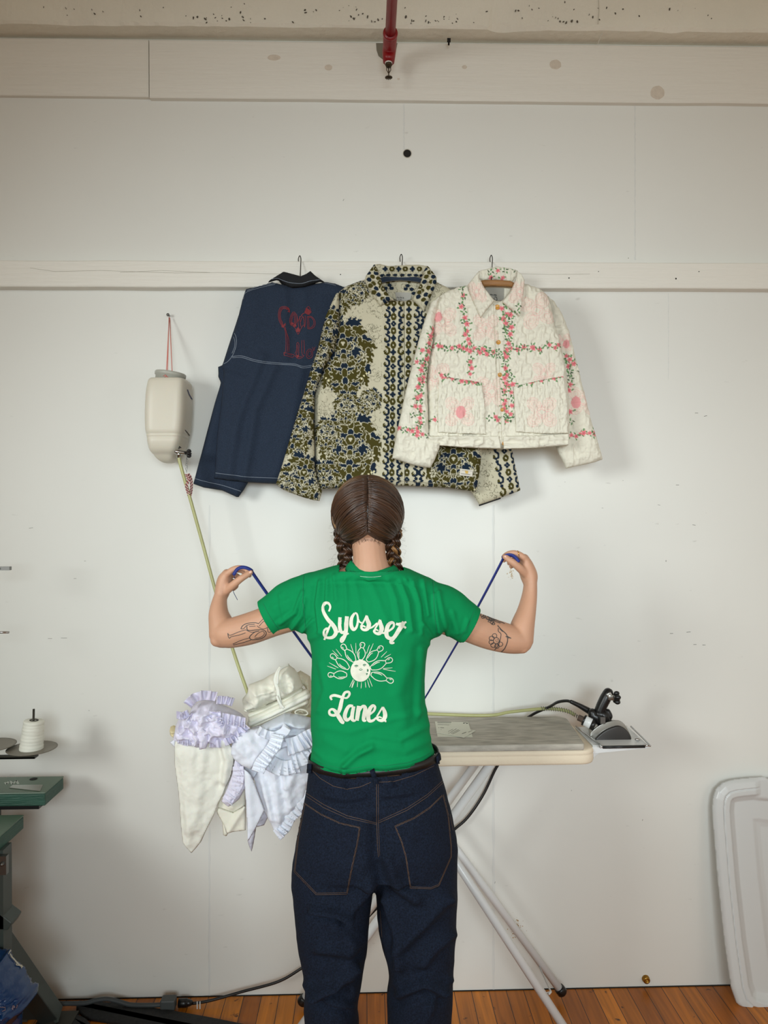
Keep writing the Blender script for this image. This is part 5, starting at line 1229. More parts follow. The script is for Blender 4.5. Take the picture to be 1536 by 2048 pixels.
# placket seam
ribbons('placket_stitching', [(crv(K3([(1055, 405), (1060, 900), (1064, 1400), (1062, 1850)]), 8), 1.0)], fb, mat('deep_seam', (64, 60, 44), .9), bg, .0008, 2)
ribbons('hem_stitching', [(np.array([(640, 966), (700, 968), (780, 960), (860, 966), (950, 972)]), .8)], fb, mat('hem_thread', (140, 134, 110), .9), bg, .0008, 2)
hg = thing('clothes_hanger', V(803, 550, -.09), 'navy velvet hanger with wire hook inside the brocade jacket collar', 'hanger')
panel('shoulder_bar', K3([(862, 222), (900, 208), (1040, 214), (1150, 210), (1200, 225), (1215, 262), (1130, 250), (1030, 240), (930, 250), (850, 268)]), -.112, .007, mat('navy_velvet', (26, 42, 62), .9, sheen=.4), hg, 4, 1.6)
wire_hook('hook', 803, 508, 556, -.112, hg)

# ------------------------------------------------ white quilted floral jacket
PNK = lin((228, 132, 138)); GRN = lin((104, 146, 96)); WHT = lin((226, 222, 206)); LPK = lin((232, 190, 182)); DGR = lin((84, 104, 78))
M_qlt = mat('quilted_cotton', None, .85, bump=.25, bscale=130, bump2=.4, b2scale=42, attr=True, spec=.25)
wj = thing('quilted_jacket', V(1000, 730, -.19), 'white quilted jacket with pink flower and green leaf print, hanging at right of the rail', 'jacket')
def bloom(p, x, y, r_, s=1):
    a0 = r_.uniform(0, 6.28)
    for k in range(3):
        t = a0+k*2.1+r_.uniform(-.4, .4); L_ = r_.uniform(5, 7.5)*s
        p.line([(x, y), (x+L_*1.1*math.cos(t), y+L_*1.1*math.sin(t))], .9, DGR)
        p.disc(x+L_*math.cos(t), y+L_*math.sin(t), 2.6*s, 1.3*s, t+r_.uniform(-.5, .5), GRN)
    for k in range(5):
        t = a0+.6+k*1.257; p.disc(x+2.4*s*math.cos(t), y+2.4*s*math.sin(t), 2.4*s, 1.5*s, t, PNK)
    p.disc(x, y, 1.6*s, 1.6*s, 0, lin((214, 104, 116)))
def vine(p, pts, seed, gap=11, amp=4, s=1.15):
    r_ = random.Random(seed); q = resamp(np.array(K4(pts), float), gap)
    for i, (x, y) in enumerate(q):
        x += r_.uniform(-amp, amp); y += r_.uniform(-amp, amp)
        if r_.random() < .62: bloom(p, x, y, r_, s*r_.uniform(.8, 1.1))
        else:
            t0 = r_.uniform(0, 6.28)
            for k in range(4):
                t = t0+k*1.5; p.disc(x+4.5*math.cos(t), y+4.5*math.sin(t), 3.0, 1.4, t+.5, GRN if k % 2 else DGR)
def bigflower(p, cx, cy, R_, core=False, n=4, rot=.78):
    cx, cy = K4([(cx, cy)])[0]; R_ /= 3.491
    FILL = lin((231, 219, 204))
    for k in range(n):
        t = rot+k*2*math.pi/n; x, y = cx+R_*.62*math.cos(t), cy+R_*.62*math.sin(t); 
        p.disc(x, y, R_*.50, R_*.36, t, FILL)
        for q in (1, .66, .34):
            ang = np.linspace(0, 6.28, 20); p.line([(x+R_*.46*q*math.cos(a)*math.cos(t)-R_*.38*q*math.sin(a)*math.sin(t), y+R_*.46*q*math.cos(a)*math.sin(t)+R_*.38*q*math.sin(a)*math.cos(t)) for a in ang], .62, LPK, h=-.5)
    for q in (.30, .18): p.line([(cx+R_*q*math.cos(a), cy+R_*q*math.sin(a)) for a in np.linspace(0, 6.28, 20)], .8, LPK, h=-.5)
    if core: p.disc(cx, cy, R_*.30, R_*.36, 0, lin((232, 162, 162)))
def quilt(vines, flowers, blobs=()):
    cache = {}
    def run(X, Y):
        key = (len(X), float(X[0]))
        if key not in cache:
            p = Paint(X, Y, WHT)
            for f in flowers: bigflower(p, *f)
            for b in blobs:
                (x, y), rx, ry = K4([b[:2]])[0], b[2]/3.491, b[3]/3.491; p.disc(x, y, rx, ry, 0, lin((232, 162, 162)))
            for i, (pts, g, a) in enumerate(vines): vine(p, pts, 31*i+len(pts)+int(pts[0][0]), g, a)
            cache[key] = p
        return cache[key]
    return run
def crinkle(X, Y, kx=1.0, amp=1.0):
    """puckered quilting: ridges with sharp valleys"""
    a = 1-np.abs(2*vnoise(X/5.0*kx, Y/7.5)-1); b = 1-np.abs(2*vnoise(X/9.0*kx+40, Y/13+9)-1)
    return amp*(.0030*a**2+.0046*b**2)
def qp(name, poly, y0, thick, run, parent, edge, s, fl, kx=1.0, amp=1.0, nz=.004, back=.35):
    dep = lambda X, Y, D: folds(X, Y, fl)+nz*fbm(X/30, Y/30, 3)+crinkle(X, Y, kx, amp)+.0006*(run(X, Y).h)
    return panel(name, poly, y0, thick, M_qlt, parent, edge, s, dep, lambda X, Y: run(X, Y).c, back)
w_body = K4([(560, 245), (480, 262), (400, 290), (330, 335), (290, 400), (285, 480), (302, 590), (290, 680), (272, 760), (258, 880), (255, 960), (262, 1100), (265, 1250), (258, 1300), (285, 1362), (500, 1380), (740, 1392), (800, 1392), (1000, 1384), (1100, 1376), (1240, 1365), (1248, 1280), (1245, 1100), (1238, 950), (1222, 850), (1200, 740), (1180, 640), (1150, 540), (1120, 400), (1095, 320), (1050, 282), (990, 255), (920, 235), (875, 225), (845, 275), (800, 340), (762, 366), (728, 358), (688, 315), (650, 258), (620, 225)])
run_w = quilt([([(500, 260), (500, 420), (520, 560), (535, 700)], 9, 4), ([(300, 690), (420, 700), (560, 705), (700, 720), (850, 715), (1000, 700), (1180, 685)], 7.5, 4.5), ([(780, 400), (800, 560), (800, 720), (800, 900), (800, 1050), (800, 1200)], 8, 5), ([(835, 420), (830, 600)], 12, 2), ([(545, 730), (555, 880)], 9, 3), ([(680, 1185), (860, 1180)], 9, 5), ([(840, 900), (830, 1150)], 14, 2), ([(350, 880), (400, 895)], 9, 2), ([(250, 1180), (300, 1200)], 12, 2), ([(620, 740), (740, 750)], 9, 4)],
              [(360, 520, 110), (1010, 440, 130, False, 4, .5), (310, 900, 110), (700, 1000, 120), (1060, 880, 90), (660, 560, 100)], [(330, 487, 26, 34)])
wfl = [(K4([(770, 380), (778, 1380)]), 4, .002), (K4([(740, 380), (748, 1380)]), 3, -.002), (K4([(340, 450), (300, 800), (280, 1300)]), 9, .006), (K4([(600, 300), (560, 700)]), 10, .004), (K4([(980, 400), (1080, 640)]), 12, .004), (K4([(1150, 620), (1200, 900)]), 9, .005)]
bw_ = qp('body', w_body, -.172, .026, run_w, wj, 18, 1.15, wfl)
w_sl = K4([(350, 320), (285, 370), (245, 480), (205, 610), (170, 740), (140, 860), (110, 980), (80, 1120), (50, 1260), (28, 1370), (14, 1455), (60, 1470), (120, 1490), (200, 1512), (280, 1522), (310, 1470), (345, 1385), (350, 1340), (270, 1310), (265, 1100), (255, 900), (275, 760), (300, 640), (310, 500)])
run_ws = quilt([([(300, 560), (260, 700), (240, 860), (210, 1000), (205, 1130), (190, 1290)], 8, 3), ([(60, 1258), (150, 1258), (250, 1290)], 9, 4), ([(160, 760), (215, 830)], 9, 3), ([(225, 720), (205, 920), (160, 1160)], 16, 2)], [])
wsl = qp('sleeve', w_sl, -.190, .022, run_ws, wj, 15, 1.25, [(K4([(240, 620), (130, 1100), (60, 1450)]), 12, .006)], .8, 1.0)
w_sr = K4([(1095, 320), (1140, 360), (1200, 450), (1240, 560), (1285, 740), (1320, 880), (1360, 1040), (1400, 1200), (1440, 1320), (1482, 1462), (1430, 1482), (1350, 1500), (1290, 1512), (1228, 1527), (1190, 1450), (1155, 1380), (1160, 1300), (1150, 900), (1120, 500)])
run_wr = quilt([([(1215, 760), (1240, 860), (1240, 980)], 8, 3), ([(1250, 1300), (1340, 1295), (1430, 1280)], 8, 5), ([(1230, 780), (1310, 850)], 12, 3), ([(1240, 1130), (1245, 1200)], 12, 2)], [(1330, 1060, 110), (1190, 660, 70)], [(1283, 1072, 32, 42), (1215, 670, 22, 28)])
wsr = qp('sleeve', w_sr, -.135, .020, run_wr, wj, 15, 1.25, [(K4([(1230, 600), (1330, 1000), (1400, 1400)]), 12, .006)], .8, 1.0)
# pockets
p1 = K4([(340, 880), (640, 925), (662, 1100), (668, 1290), (500, 1286), (335, 1276), (330, 1100)])
p2 = K4([(860, 955), (1030, 915), (1212, 880), (1232, 1050), (1243, 1282), (1060, 1286), (875, 1272), (866, 1100)])
r1 = quilt([([(360, 890), (630, 928)], 7, 3)], [(485, 1130, 115, False, 4, .78)], [(492, 1135, 34, 44)])
r2 = quilt([([(880, 940), (1040, 905), (1200, 885)], 7, 3)], [(1055, 1135, 118)])
qp('pocket', p1, -.200, .006, r1, wj, 4, 1.2, [], 1.8, 1.0, .002); qp('pocket', p2, -.200, .006, r2, wj, 4, 1.2, [], 1.8, 1.0, .002)
# hem band
hb_ = K4([(262, 1300), (500, 1296), (760, 1300), (770, 1388), (500, 1378), (288, 1362)]); hc_ = K4([(786, 1300), (1000, 1296), (1244, 1284), (1240, 1364), (1100, 1376), (1000, 1384), (790, 1392)])
r0 = quilt([], []); qp('hem_band', hb_, -.199, .005, r0, wj, 3, 1.2, [], .5, 1.6, .002); qp('hem_band', hc_, -.199, .005, r0, wj, 3, 1.2, [], .5, 1.6, .002)
# collar
rc = quilt([], [(600, 300, 80), (900, 300, 90)])
cbk = K4([(600, 175), (625, 148), (740, 118), (830, 130), (890, 148), (880, 190), (850, 230), (740, 215), (650, 220), (615, 200)])
qp('collar_stand', cbk, -.130, .012, quilt([([(690, 160), (860, 150)], 14, 3), ([(700, 200), (780, 200)], 14, 2)], []), wj, 6, 1.2, [], 2, .8, .001)
clL = K4([(622, 146), (585, 190), (545, 242), (552, 300), (590, 390), (632, 478), (670, 425), (728, 358), (690, 310), (655, 260), (625, 205)])
clR = K4([(885, 146), (915, 175), (938, 215), (935, 260), (922, 360), (903, 468), (840, 415), (780, 368), (800, 340), (835, 300), (862, 240), (880, 190)])
a1 = qp('collar', clL, -.205, .010, rc, wj, 5, 1.1, [], 1.4, .9, .002); a2 = qp('collar', clR, -.205, .010, quilt([([(880, 440), (890, 400)], 9, 1)], [(900, 300, 90)]), wj, 5, 1.1, [], 1.4, .9, .002)
lin_ = K4([(650, 215), (850, 215), (862, 250), (830, 310), (790, 362), (735, 350), (690, 310), (655, 262)])
qp('lining', lin_, -.150, .005, r0, wj, 4, 1.5, [], 1, .3, .001)
lab = flat(K4([(662, 262), (796, 266), (794, 352), (738, 356), (700, 320)]), -.1585, .0012, 'label', mat('grey_label', (158, 156, 148), .8), wj)
scr(lab, [K4([(698, 314), (706, 308), (712, 316), (718, 310)]), K4([(722, 318), (728, 310), (734, 318), (738, 310), (744, 320)]), K4([(728, 330), (738, 326), (746, 334), (748, 350), (738, 352)]), K4([(722, 340), (734, 344)])], -.1592, .0016, M_bl, 'label_print')
fbw = bvh_of([bw_])
M_shad = mat('seam_cream', (198, 190, 170), .8)
ribbons('placket_stitching', [(crv(K4([(722, 375), (735, 700), (748, 1000), (768, 1382)]), 8), .9), (crv(K4([(745, 385), (757, 700), (770, 1000), (782, 1384)]), 8), .8)], fbw, M_shad, bw_, .0016, 2)
M_btn = mat('amber_button', (196, 140, 58), .25, var=.3, vscale=120)
for x, y, w1 in ((750, 400, 5), (757, 645, 4.5), (768, 872, 4.2), (784, 1116, 3.6), (795, 1350, 4)):
    cx, cy = K4([(x, y)])[0]; h = hit(fbw, cx, cy, .001); a = w1*1.55e-3
    mb = MB(); mb.lathe([(a*.4, .0010), (a, .0004), (a, -.0014), (a*.86, -.0026), (a*.72, -.0018), (a*.2, -.0016)], tuple(h), (0.12, 1, 0), 20); b_ = mb.build('button', M_btn, wj)
    mb = MB()
    for dx in (-1, 1): mb.ball((h.x+dx*a*.22, h.y-.0020, h.z), (.0006, .0006, .0006), 8, 6)
    mb.build('button_hole', M_dark, b_)
hg = thing('clothes_hanger', V(982, 565, -.15), 'wooden hanger with wire hook inside the white quilted jacket collar', 'hanger')
panel('shoulder_bar', K4([(628, 215), (660, 208), (750, 208), (840, 215), (872, 232), (860, 262), (790, 256), (720, 254), (650, 256), (640, 240)]), -.172, .008, mat('hanger_wood', (158, 112, 66), .5, bump=.2, bscale=60, var=.1, vscale=30, stretch=(1, 1, 8)), hg, 5, 1.6)
wire_hook('hook', 983, 510, 561, -.172, hg)
# ================================================================ water tank and hose
M_plas = mat('milky_plastic', (214, 208, 192), .42, bump=.05, bscale=20, var=.02, vscale=6, sss=.15)
M_cap = mat('grey_cap', (172, 172, 162), .4, bump=.1, bscale=200); M_chr = mat('chrome', (190, 190, 190), .15, 1.0); M_blkp = mat('black_plastic', (16, 16, 17), .35)
M_pink = mat('pink_cord', (214, 130, 118), .8); M_hose = mat('yellow_green_hose', (176, 176, 122), .35, var=.04, vscale=30, sss=.05)
M_steel = mat('steel', (120, 120, 118), .35, .9); M_white = mat('white_enamel', (222, 224, 224), .3)
tk = thing('water_tank', V(334, 925, -.10), 'translucent white plastic water tank hung from a nail by pink cord, left of the jackets', 'tank')
rows = [(760, 296, 364, -.160, -.035), (763, 291, 367.5, -.168, -.026), (775, 288, 367, -.172, -.022), (791, 285, 366.5, -.175, -.020), (829, 283, 366, -.176, -.018), (858, 284, 363, -.175, -.020), (869, 285.5, 361, -.175, -.022), (871.5, 288, 359.5, -.169, -.026), (874.5, 286.5, 360.5, -.174, -.022), (877.5, 289, 358.5, -.168, -.027), (881, 288, 359, -.173, -.023), (893, 290.5, 355, -.169, -.025), (901, 293, 352, -.165, -.028), (907, 298, 349, -.156, -.032), (910, 304, 346, -.146, -.036), (913, 305, 346, -.142, -.036), (919, 311, 345, -.134, -.042), (924, 320, 342, -.120, -.054), (926, 328, 337, -.105, -.065)]
vs = []; fs = []; n = 48
for py, xl, xr, yf, yb in rows:
    a = P(xl, py, yf); b = P(xr, py, yf); cx = (a[0]+b[0])/2; hw = (b[0]-a[0])/2; yc = (yf+yb)/2; hd = (yb-yf)/2; z = P(330, py, -.10)[2]
    for k in range(n):
        t = 2*math.pi*k/n; c1, s1 = math.cos(t), math.sin(t); e = 2/5.0; vs.append((cx+hw*math.copysign(abs(c1)**e, c1), yc+hd*math.copysign(abs(s1)**e, s1), z))
for i in range(len(rows)-1):
    for k in range(n): fs.append((i*n+k, i*n+(k+1) % n, (i+1)*n+(k+1) % n, (i+1)*n+k))
fs += [tuple(range(n))[::-1], tuple((len(rows)-1)*n+k for k in range(n))]
tb = mk('tank_body', vs, fs, M_plas, tk); sb = tb.modifiers.new('s', 'SUBSURF'); sb.levels = 1; sb.render_levels = 1
c = V(339.5, 761, -.098); mb = MB(); mb.lathe([(.044, -.006), (.044, .012), (.047, .013), (.0475, .022), (.045, .0245), (.030, .026), (.0001, .0262)], tuple(c), (.13, 0, 1), 40)
mb.build('cap', M_cap, tk)
mb = MB(); c0 = V(338, 634, -.012)
mb.sweep([tuple(V(338.5, 635, -.014)), tuple(V(332.5, 752, -.128))], .0013, 8); mb.sweep([tuple(V(339.5, 635, -.014)), tuple(V(344.5, 750, -.085))], .0013, 8); mb.sweep([tuple(V(338, 635, -.014)), tuple(V(335, 752, -.130))], .0011, 8)
r = random.Random(2)
for k in range(6): mb.sweep([tuple(V(331+r.uniform(-5, 5), 752+r.uniform(-5, 6), -.140+r.uniform(-.004, .004))) for _ in range(4)], .0011, 6)
mb.build('hanging_cord', M_pink, tk)
mb = MB(); mb.lathe([(.0022, 0), (.0022, -.016), (.0050, -.016), (.0042, -.019), (.0001, -.0195)], tuple(V(338.5, 632, 0)), (0, 1, 0), 14); tag(mb.build('nail', M_steel), 'steel nail in the wall holding the pink cord of the water tank', 'nail')
# ink marks on the tank side
mb = MB()
xs = V(388, 800, -.09).x
for a, b in (((374.5, 779, -.15), (384.5, 799, -.05)), ((370, 860, -.155), (380, 873, -.06))):
    A_, B_ = V(*a), V(*b); hh = bvh_of([tb]); 
ribbons('ink_mark', [([(374.5, 779), (378, 789), (384, 799)], 1.8)], bvh_of([tb]), mat('blue_ink', (52, 62, 110), .6), tb, .001, 1)
ribbons('ink_mark', [([(370, 860), (375, 866), (380, 873)], 1.3)], bvh_of([tb]), M_bl, tb, .001, 1)
vl = MB(); a, b = V(350, 903, -.165), V(373, 907, -.165); d = (b-a); 
vl.lathe([(.0045, 0), (.0075, .001), (.0075, .012), (.006, .013), (.006, d.length)], tuple(a), tuple(d), 18); vl.lathe([(.006, -.016), (.006, .006)], tuple(V(357.5, 905, -.165)), (0, 0, 1), 16); vo = vl.build('valve', M_chr, tk)
mb = MB(); kn = []; A_ = V(374, 907, -.165); mb.lathe([(.0125 if k % 2 else .0100, h) for k, h in enumerate((0, .003, .006, .009, .012))], tuple(A_), (1, .2, .05), 16)
for k in range(8):
    t = k*math.pi/4; mb.ball((A_.x+.006, A_.y+.010*math.cos(t), A_.z+.010*math.sin(t)), (.006, .0035, .0035), 10, 6)
mb.build('valve_knob', M_blkp, vo)
mb = MB(); mb.sweep([tuple(V(358, 897, -.168)), tuple(V(359, 893, -.172)), tuple(V(362, 896, -.170))], .0018, 8); mb.build('valve_lever', M_blkp, vo)
mb = MB()
for k in range(7):
    cx, cy = 373.5+math.sin(k*2)*1, 917+k*4.2; mb.sweep([tuple(V(cx+2.0*math.cos(t)*(1 if k % 2 else .4), cy+2.6*math.sin(t), -.165)) for t in np.linspace(0, 2*math.pi, 11)[:-1]], .0006, 6, closed=True)
mb.sweep([tuple(V(374, 912, -.165)), tuple(V(373.5, 918, -.165))], .0006, 6)
mb.build('chain', M_steel, tk)
# beaded bracelet hanging from the chain
mb = MB(); path = crv([tuple(V(*q)) for q in ((373, 949, -.160), (377, 960, -.168), (373, 972, -.170), (376, 984, -.166), (379, 992, -.160), (382, 984, -.150), (383, 968, -.148), (381, 955, -.152), (377, 948, -.158))], 12)
cols = [lin((196, 120, 120)), lin((226, 206, 196)), lin((90, 44, 48))]
pa = resamp(path, .0030)
for i, q in enumerate(pa):
    for j in range(3): mb.ball((q[0]+(j-1)*.0030, q[1]-.001*abs(j-1), q[2]), .0018, 8, 5, c=cols[(i+j*2) % 3])
br = mb.build('beaded_bracelet', mat('glass_beads', None, .3, attr=True)); tag(br, 'pink and white beaded band dangling on a little chain below the tank valve', 'bracelet')
hs_ = MB(); hp_ = crv([tuple(V(*q)) for q in ((357.5, 908, -.165), (361, 930, -.165), (381, 1000, -.16), (406, 1090, -.155), (436, 1200, -.16), (466, 1300, -.18), (492, 1376, -.21), (505, 1410, -.22))]+[(-.30, -.10, .932), (0.05, -.06, .930), tuple(V(962, 1431, -.055)), tuple(V(1020, 1424, -.075)), tuple(V(1082, 1417.5, -.10)), tuple(V(1110, 1418, -.13)), tuple(V(1134, 1422, -.15)), tuple(V(1150, 1430, -.165))], 10)
hs_.sweep(hp_, .0050, 14); ho_ = hs_.build('water_hose', M_hose); tag(ho_, 'thin yellow-green water hose running from the hanging tank down to the iron', 'hose')
mb = MB(); sp_ = crv([tuple(V(*q)) for q in ((1082, 1417.5, -.10), (1110, 1418, -.13), (1134, 1422, -.15), (1150, 1430, -.165), (1158, 1436, -.17))], 12); sp_ = resamp(sp_, .0008); pts = []
for i, q in enumerate(sp_):
    t = i*.0008/.0075*2*math.pi; pts.append((q[0]+.001*math.cos(t), q[1]+.0068*math.cos(t), q[2]+.0068*math.sin(t)))
mb.sweep(pts, .0009, 6); mb.build('spring_guard', M_steel, ho_)
# ================================================================ ironing board
M_cov = mat('cream_cover', (232, 218, 194), .85, bump=.3, bscale=120, bump2=.3, b2scale=14, var=.03, vscale=5)
ZT = .897; xR = PZ(1186, 1490, ZT).x; xL = V(372, 1500, -.3).x
ib = thing('ironing_board', ((xL+xR)/2, -.19, 0), 'ironing board with cream cover on crossed white tube legs, behind the person', 'ironing board')
yb0, yf0 = -.030, -.352
out = []
def arc(cx, cy, r_, a0, a1, k=8): return [(cx+r_*math.cos(math.radians(a0+(a1-a0)*i/k)), cy+r_*math.sin(math.radians(a0+(a1-a0)*i/k))) for i in range(k+1)]
out = arc(xR-.045, yf0+.045, .045, -90, 0)+arc(xR-.045, yb0-.045, .045, 0, 90)+[(xL+.30, yb0)]+arc(xL+.10, -.191, .09, 100, 260, 12)+[(xL+.30, yf0)]
def slab(outl, prof, name, m, parent):
    """outline (x, y); prof: list of (inset, z)"""
    o = np.array(outl); nn_ = len(o); cen = o.mean(0); t = np.roll(o, -1, 0)-np.roll(o, 1, 0); nr_ = np.stack([t[:, 1], -t[:, 0]], -1); nr_ /= np.linalg.norm(nr_, axis=1)[:, None]
    if ((o-cen)*nr_).sum() < 0: nr_ = -nr_
    vs = []; fs = []
    for ins_, z in prof: vs += [(a[0]-b[0]*ins_, a[1]-b[1]*ins_, z) for a, b in zip(o, nr_)]
    for i in range(len(prof)-1):
        for k in range(nn_): fs.append((i*nn_+k, i*nn_+(k+1) % nn_, (i+1)*nn_+(k+1) % nn_, (i+1)*nn_+k))
    fs += [tuple(range(nn_)), tuple((len(prof)-1)*nn_+k for k in range(nn_))]
    mb = MB(); mb.add(vs, fs); return mb.build(name, m, parent)
cov = slab(resamp(np.array(out+[out[0]]), .012)[:-1], [(.02, ZT), (.004, ZT-.001), (0, ZT-.005), (-.0012, ZT-.014), (.0010, ZT-.016), (0.0, ZT-.018), (0, ZT-.036), (.003, ZT-.042), (.012, ZT-.044), (.03, ZT-.044)], 'padded_cover', M_cov, ib)
co = getco(cov); co[:, 2] += .0020*fbm(co[:, 0]*14, co[:, 1]*3, 2)*(np.abs(co[:, 2]-(ZT-.015)) < .012); setco(cov, co)
M_felt = mat('grey_felt', (178, 173, 162), .95, bump=.5, bscale=220, var=.26, vscale=46, stretch=(.35, 1.6, 1))
fz = .9155; f1 = PZ(1116, 1432.5, fz); f2 = PZ(1170, 1488, fz); f3 = (V(660, 1488, f2.y).x, f2.y); f4 = (V(660, 1432, f1.y).x, f1.y)
outl = [(f2.x-.004, f2.y), (f2.x, f2.y+.006), (f1.x+.022, f1.y-.03), (f1.x+.010, f1.y-.005), (f1.x-.005, f1.y), f4, f3]
ft = slab(resamp(np.array(outl+[outl[0]]), .01)[:-1], [(.005, fz), (.0025, fz), (.0005, fz-.0015), (0, fz-.004), (0, fz-.0155), (.001, fz-.0175), (.02, fz-.018)], 'felt_pad', M_felt, None); tag(ft, 'thick grey wool felt pressing pad lying on the cream ironing board', 'pad')
# legs
def tube(a, b, r_, name, foot=False, m=M_white):
    mb = MB(); mb.sweep([tuple(a), tuple(b)], r_, 20); o = mb.build(name, m, ib)
    if foot:
        d = (b-a).normalized(); mb = MB(); mb.lathe([(r_*1.25, -.018), (r_*1.35, -.012), (r_*1.35, .002), (r_*1.0, .007)], tuple(b), tuple(d), 20); mb.build('rubber_foot', M_blkp, o)
    return o
def gz(px, py, y): return V(px, py, y)
tube(gz(951, 1528, -.10), gz(604, 2004, -.075), .0125, 'leg', True)
lf = gz(613, 2040, -.30); tp_ = gz(982, 1527, -.24); dd_ = (lf-tp_); lf = tp_+dd_*((tp_.z-.012)/(tp_.z-lf.z)); tube(tp_, lf, .0135, 'leg', True)
tube(gz(790, 1532, -.10), gz(1124, 1984, -.062), .0125, 'leg', True)
a_ = gz(920.7, 1737, -.22); b_ = gz(1122.5, 2046, -.31); d_ = b_-a_; top = a_-d_*((.85-a_.z)/(-d_.z)); bot = a_+d_*((a_.z-.012)/(-d_.z)); tube(top, bot, .0125, 'leg', True)
mb = MB(); mb.sweep([tuple(gz(1079, 1934, -.075)), tuple(gz(1102, 1984, -.20)), tuple(gz(1098, 1988, -.24))], .0028, 8); mb.sweep([tuple(gz(1102, 1984, -.20)), tuple(gz(1080, 1990, -.27))], .0028, 8); mb.build('leg_brace', M_white, ib)
mb = MB(); mb.box((xL+.2, -.29, ZT-.062), (xR-.10, -.275, ZT-.043)); mb.box((xL+.2, -.10, ZT-.062), (xR-.10, -.085, ZT-.043)); mb.build('steel_frame', M_white, ib, False)
# iron rest
zr = .899; q = [PZ(1150, 1454, zr), PZ(1185, 1491, zr), PZ(1296, 1490, zr), PZ(1253, 1451, zr)]
mb = MB(); mb.add([tuple(a) for a in q]+[(a.x, a.y, a.z-.004) for a in q], [(0, 1, 2, 3), (7, 6, 5, 4), (0, 4, 5, 1), (1, 5, 6, 2), (2, 6, 7, 3), (3, 7, 4, 0)])
f0 = PZ(1185, 1492, zr); f_1 = PZ(1240, 1492, zr)
mb.prism([(f0.x, zr-.002), (f0.x+.17, zr-.002), (f0.x+.155, zr-.009), (f0.x+.05, zr-.018), (f0.x-.002, zr-.022)], f0.y-.001, f0.y+.003)
mb.prism([(f0.x-.002, zr-.020), (f0.x+.028, zr-.020), (f0.x-.01, zr-.05), (f0.x-.03, zr-.05)], f0.y+.01, f0.y+.03)
rest = mb.build('iron_rest', M_white, ib, False); bevel(rest, .0012)
mb = MB(); fr = [PZ(1152, 1453, zr+.006), PZ(1200, 1490, zr+.003), PZ(1205, 1493.5, zr+.003), PZ(1290, 1491, zr+.003), PZ(1297, 1488, zr+.004), PZ(1262, 1453, zr+.010)]
mb.sweep(crv([tuple(a) for a in fr], 4), .0026, 10); mb.ball(tuple(PZ(1275, 1479, zr+.006)), (.008, .006, .005), 12, 8); mb.build('wire_guard', M_chr, rest)
mb = MB(); a, b = PZ(1205, 1494, zr+.003), PZ(1289, 1492.5, zr+.003); mb.sweep([(a.x, a.y-.002, a.z), (b.x, b.y-.002, b.z)], .0042, 12); mb.build('rubber_bar', M_blkp, rest)
# ================================================================ the iron
ir = thing('steam_iron', PZ(1228, 1478, zr), 'black and chrome steam iron standing on the wire rest right of the grey felt', 'iron')
K3b = crop(1100, 1360, 7.314); yI = -.270
def body_prism(pts, y0, y1, nm, m, par, taper=1.0, bev=.003):
    f_ = [V(*q, y0) for q in K3b(pts)]; cx = sum(a.x for a in f_)/len(f_); z0_ = min(a.z for a in f_)
    vs = [tuple(a) for a in f_]+[(cx+(a.x-cx)*taper, y1, z0_+(a.z-z0_)*taper) for a in f_]; n_ = len(f_); mb = MB()
    mb.add(vs, [tuple(range(n_)), tuple(range(2*n_-1, n_-1, -1))]+[(i, i+n_, (i+1) % n_+n_, (i+1) % n_) for i in range(n_)]); o = mb.build(nm, m, par); bevel(o, bev, 3, .7); return o
def cp(pts, n_=3): return [tuple(q) for q in crv(pts, n_)]
M_gun = mat('dark_shell', (50, 47, 45), .35, .2); M_satin = mat('satin_steel', (150, 148, 142), .28, .95)
body_prism([(668, 902)]+cp([(672, 862), (720, 812), (800, 748), (900, 702), (1000, 676), (1080, 700), (1150, 765), (1185, 830), (1192, 895)]), yI, yI+.02, 'heel_shell', M_gun, ir)
body_prism([(655, 902)]+cp([(600, 845), (585, 800), (620, 745), (720, 665), (850, 612), (1000, 590), (1075, 630), (1120, 690), (1160, 760), (1192, 840), (1198, 895)]), yI+.008, yI+.14, 'chrome_shell', M_satin, ir, .5, .004)
q = [V(*p, yI-.002) for p in K3b([(690, 905), (1195, 890)])]; mb = MB(); mb.box((q[0].x-.004, yI-.004, q[0].z-.004), (q[1].x+.004, yI+.05, q[0].z+.002)); mb.box((q[0].x+.01, yI+.03, q[0].z-.004), (q[1].x-.01, yI+.16, q[0].z+.002)); mb.build('sole_plate', M_satin, ir, False)
def tb_(pts, rs, nm, m, y=yI+.03, n_=20):
    P3 = [tuple(V(*q, yy)) for q, yy in zip(K3b([p[:2] for p in pts]), [p[2] if len(p) > 2 else y for p in pts])]; mb = MB(); v, f = capsule(P3, rs, n_, k=6); mb.add(v, f); return mb.build(nm, m, ir)
hd_ = tb_([(720, 460), (760, 370), (810, 270), (850, 190)], [.0150, .0160, .0165, .0150], 'handle', M_blkp)
tb_([(720, 500), (770, 520), (800, 570)], [.017, .020, .017], 'handle_base', M_blkp); tb_([(620, 480), (640, 520), (700, 560), (760, 600)], [.013, .016, .018, .016], 'thermostat_housing', M_blkp)
tb_([(840, 470), (860, 530), (860, 570)], [.010, .011, .008], 'bracket', M_blkp)
mb = MB(); c0 = V(*K3b([(735, 580)])[0], yI); c1 = V(*K3b([(780, 590)])[0], yI-.004); mb.box((c0.x-.003, yI-.012, c0.z-.010), (c1.x+.004, yI+.01, c1.z+.011)); bevel(mb.build('metal_plate', M_steel, ir, False), .001)
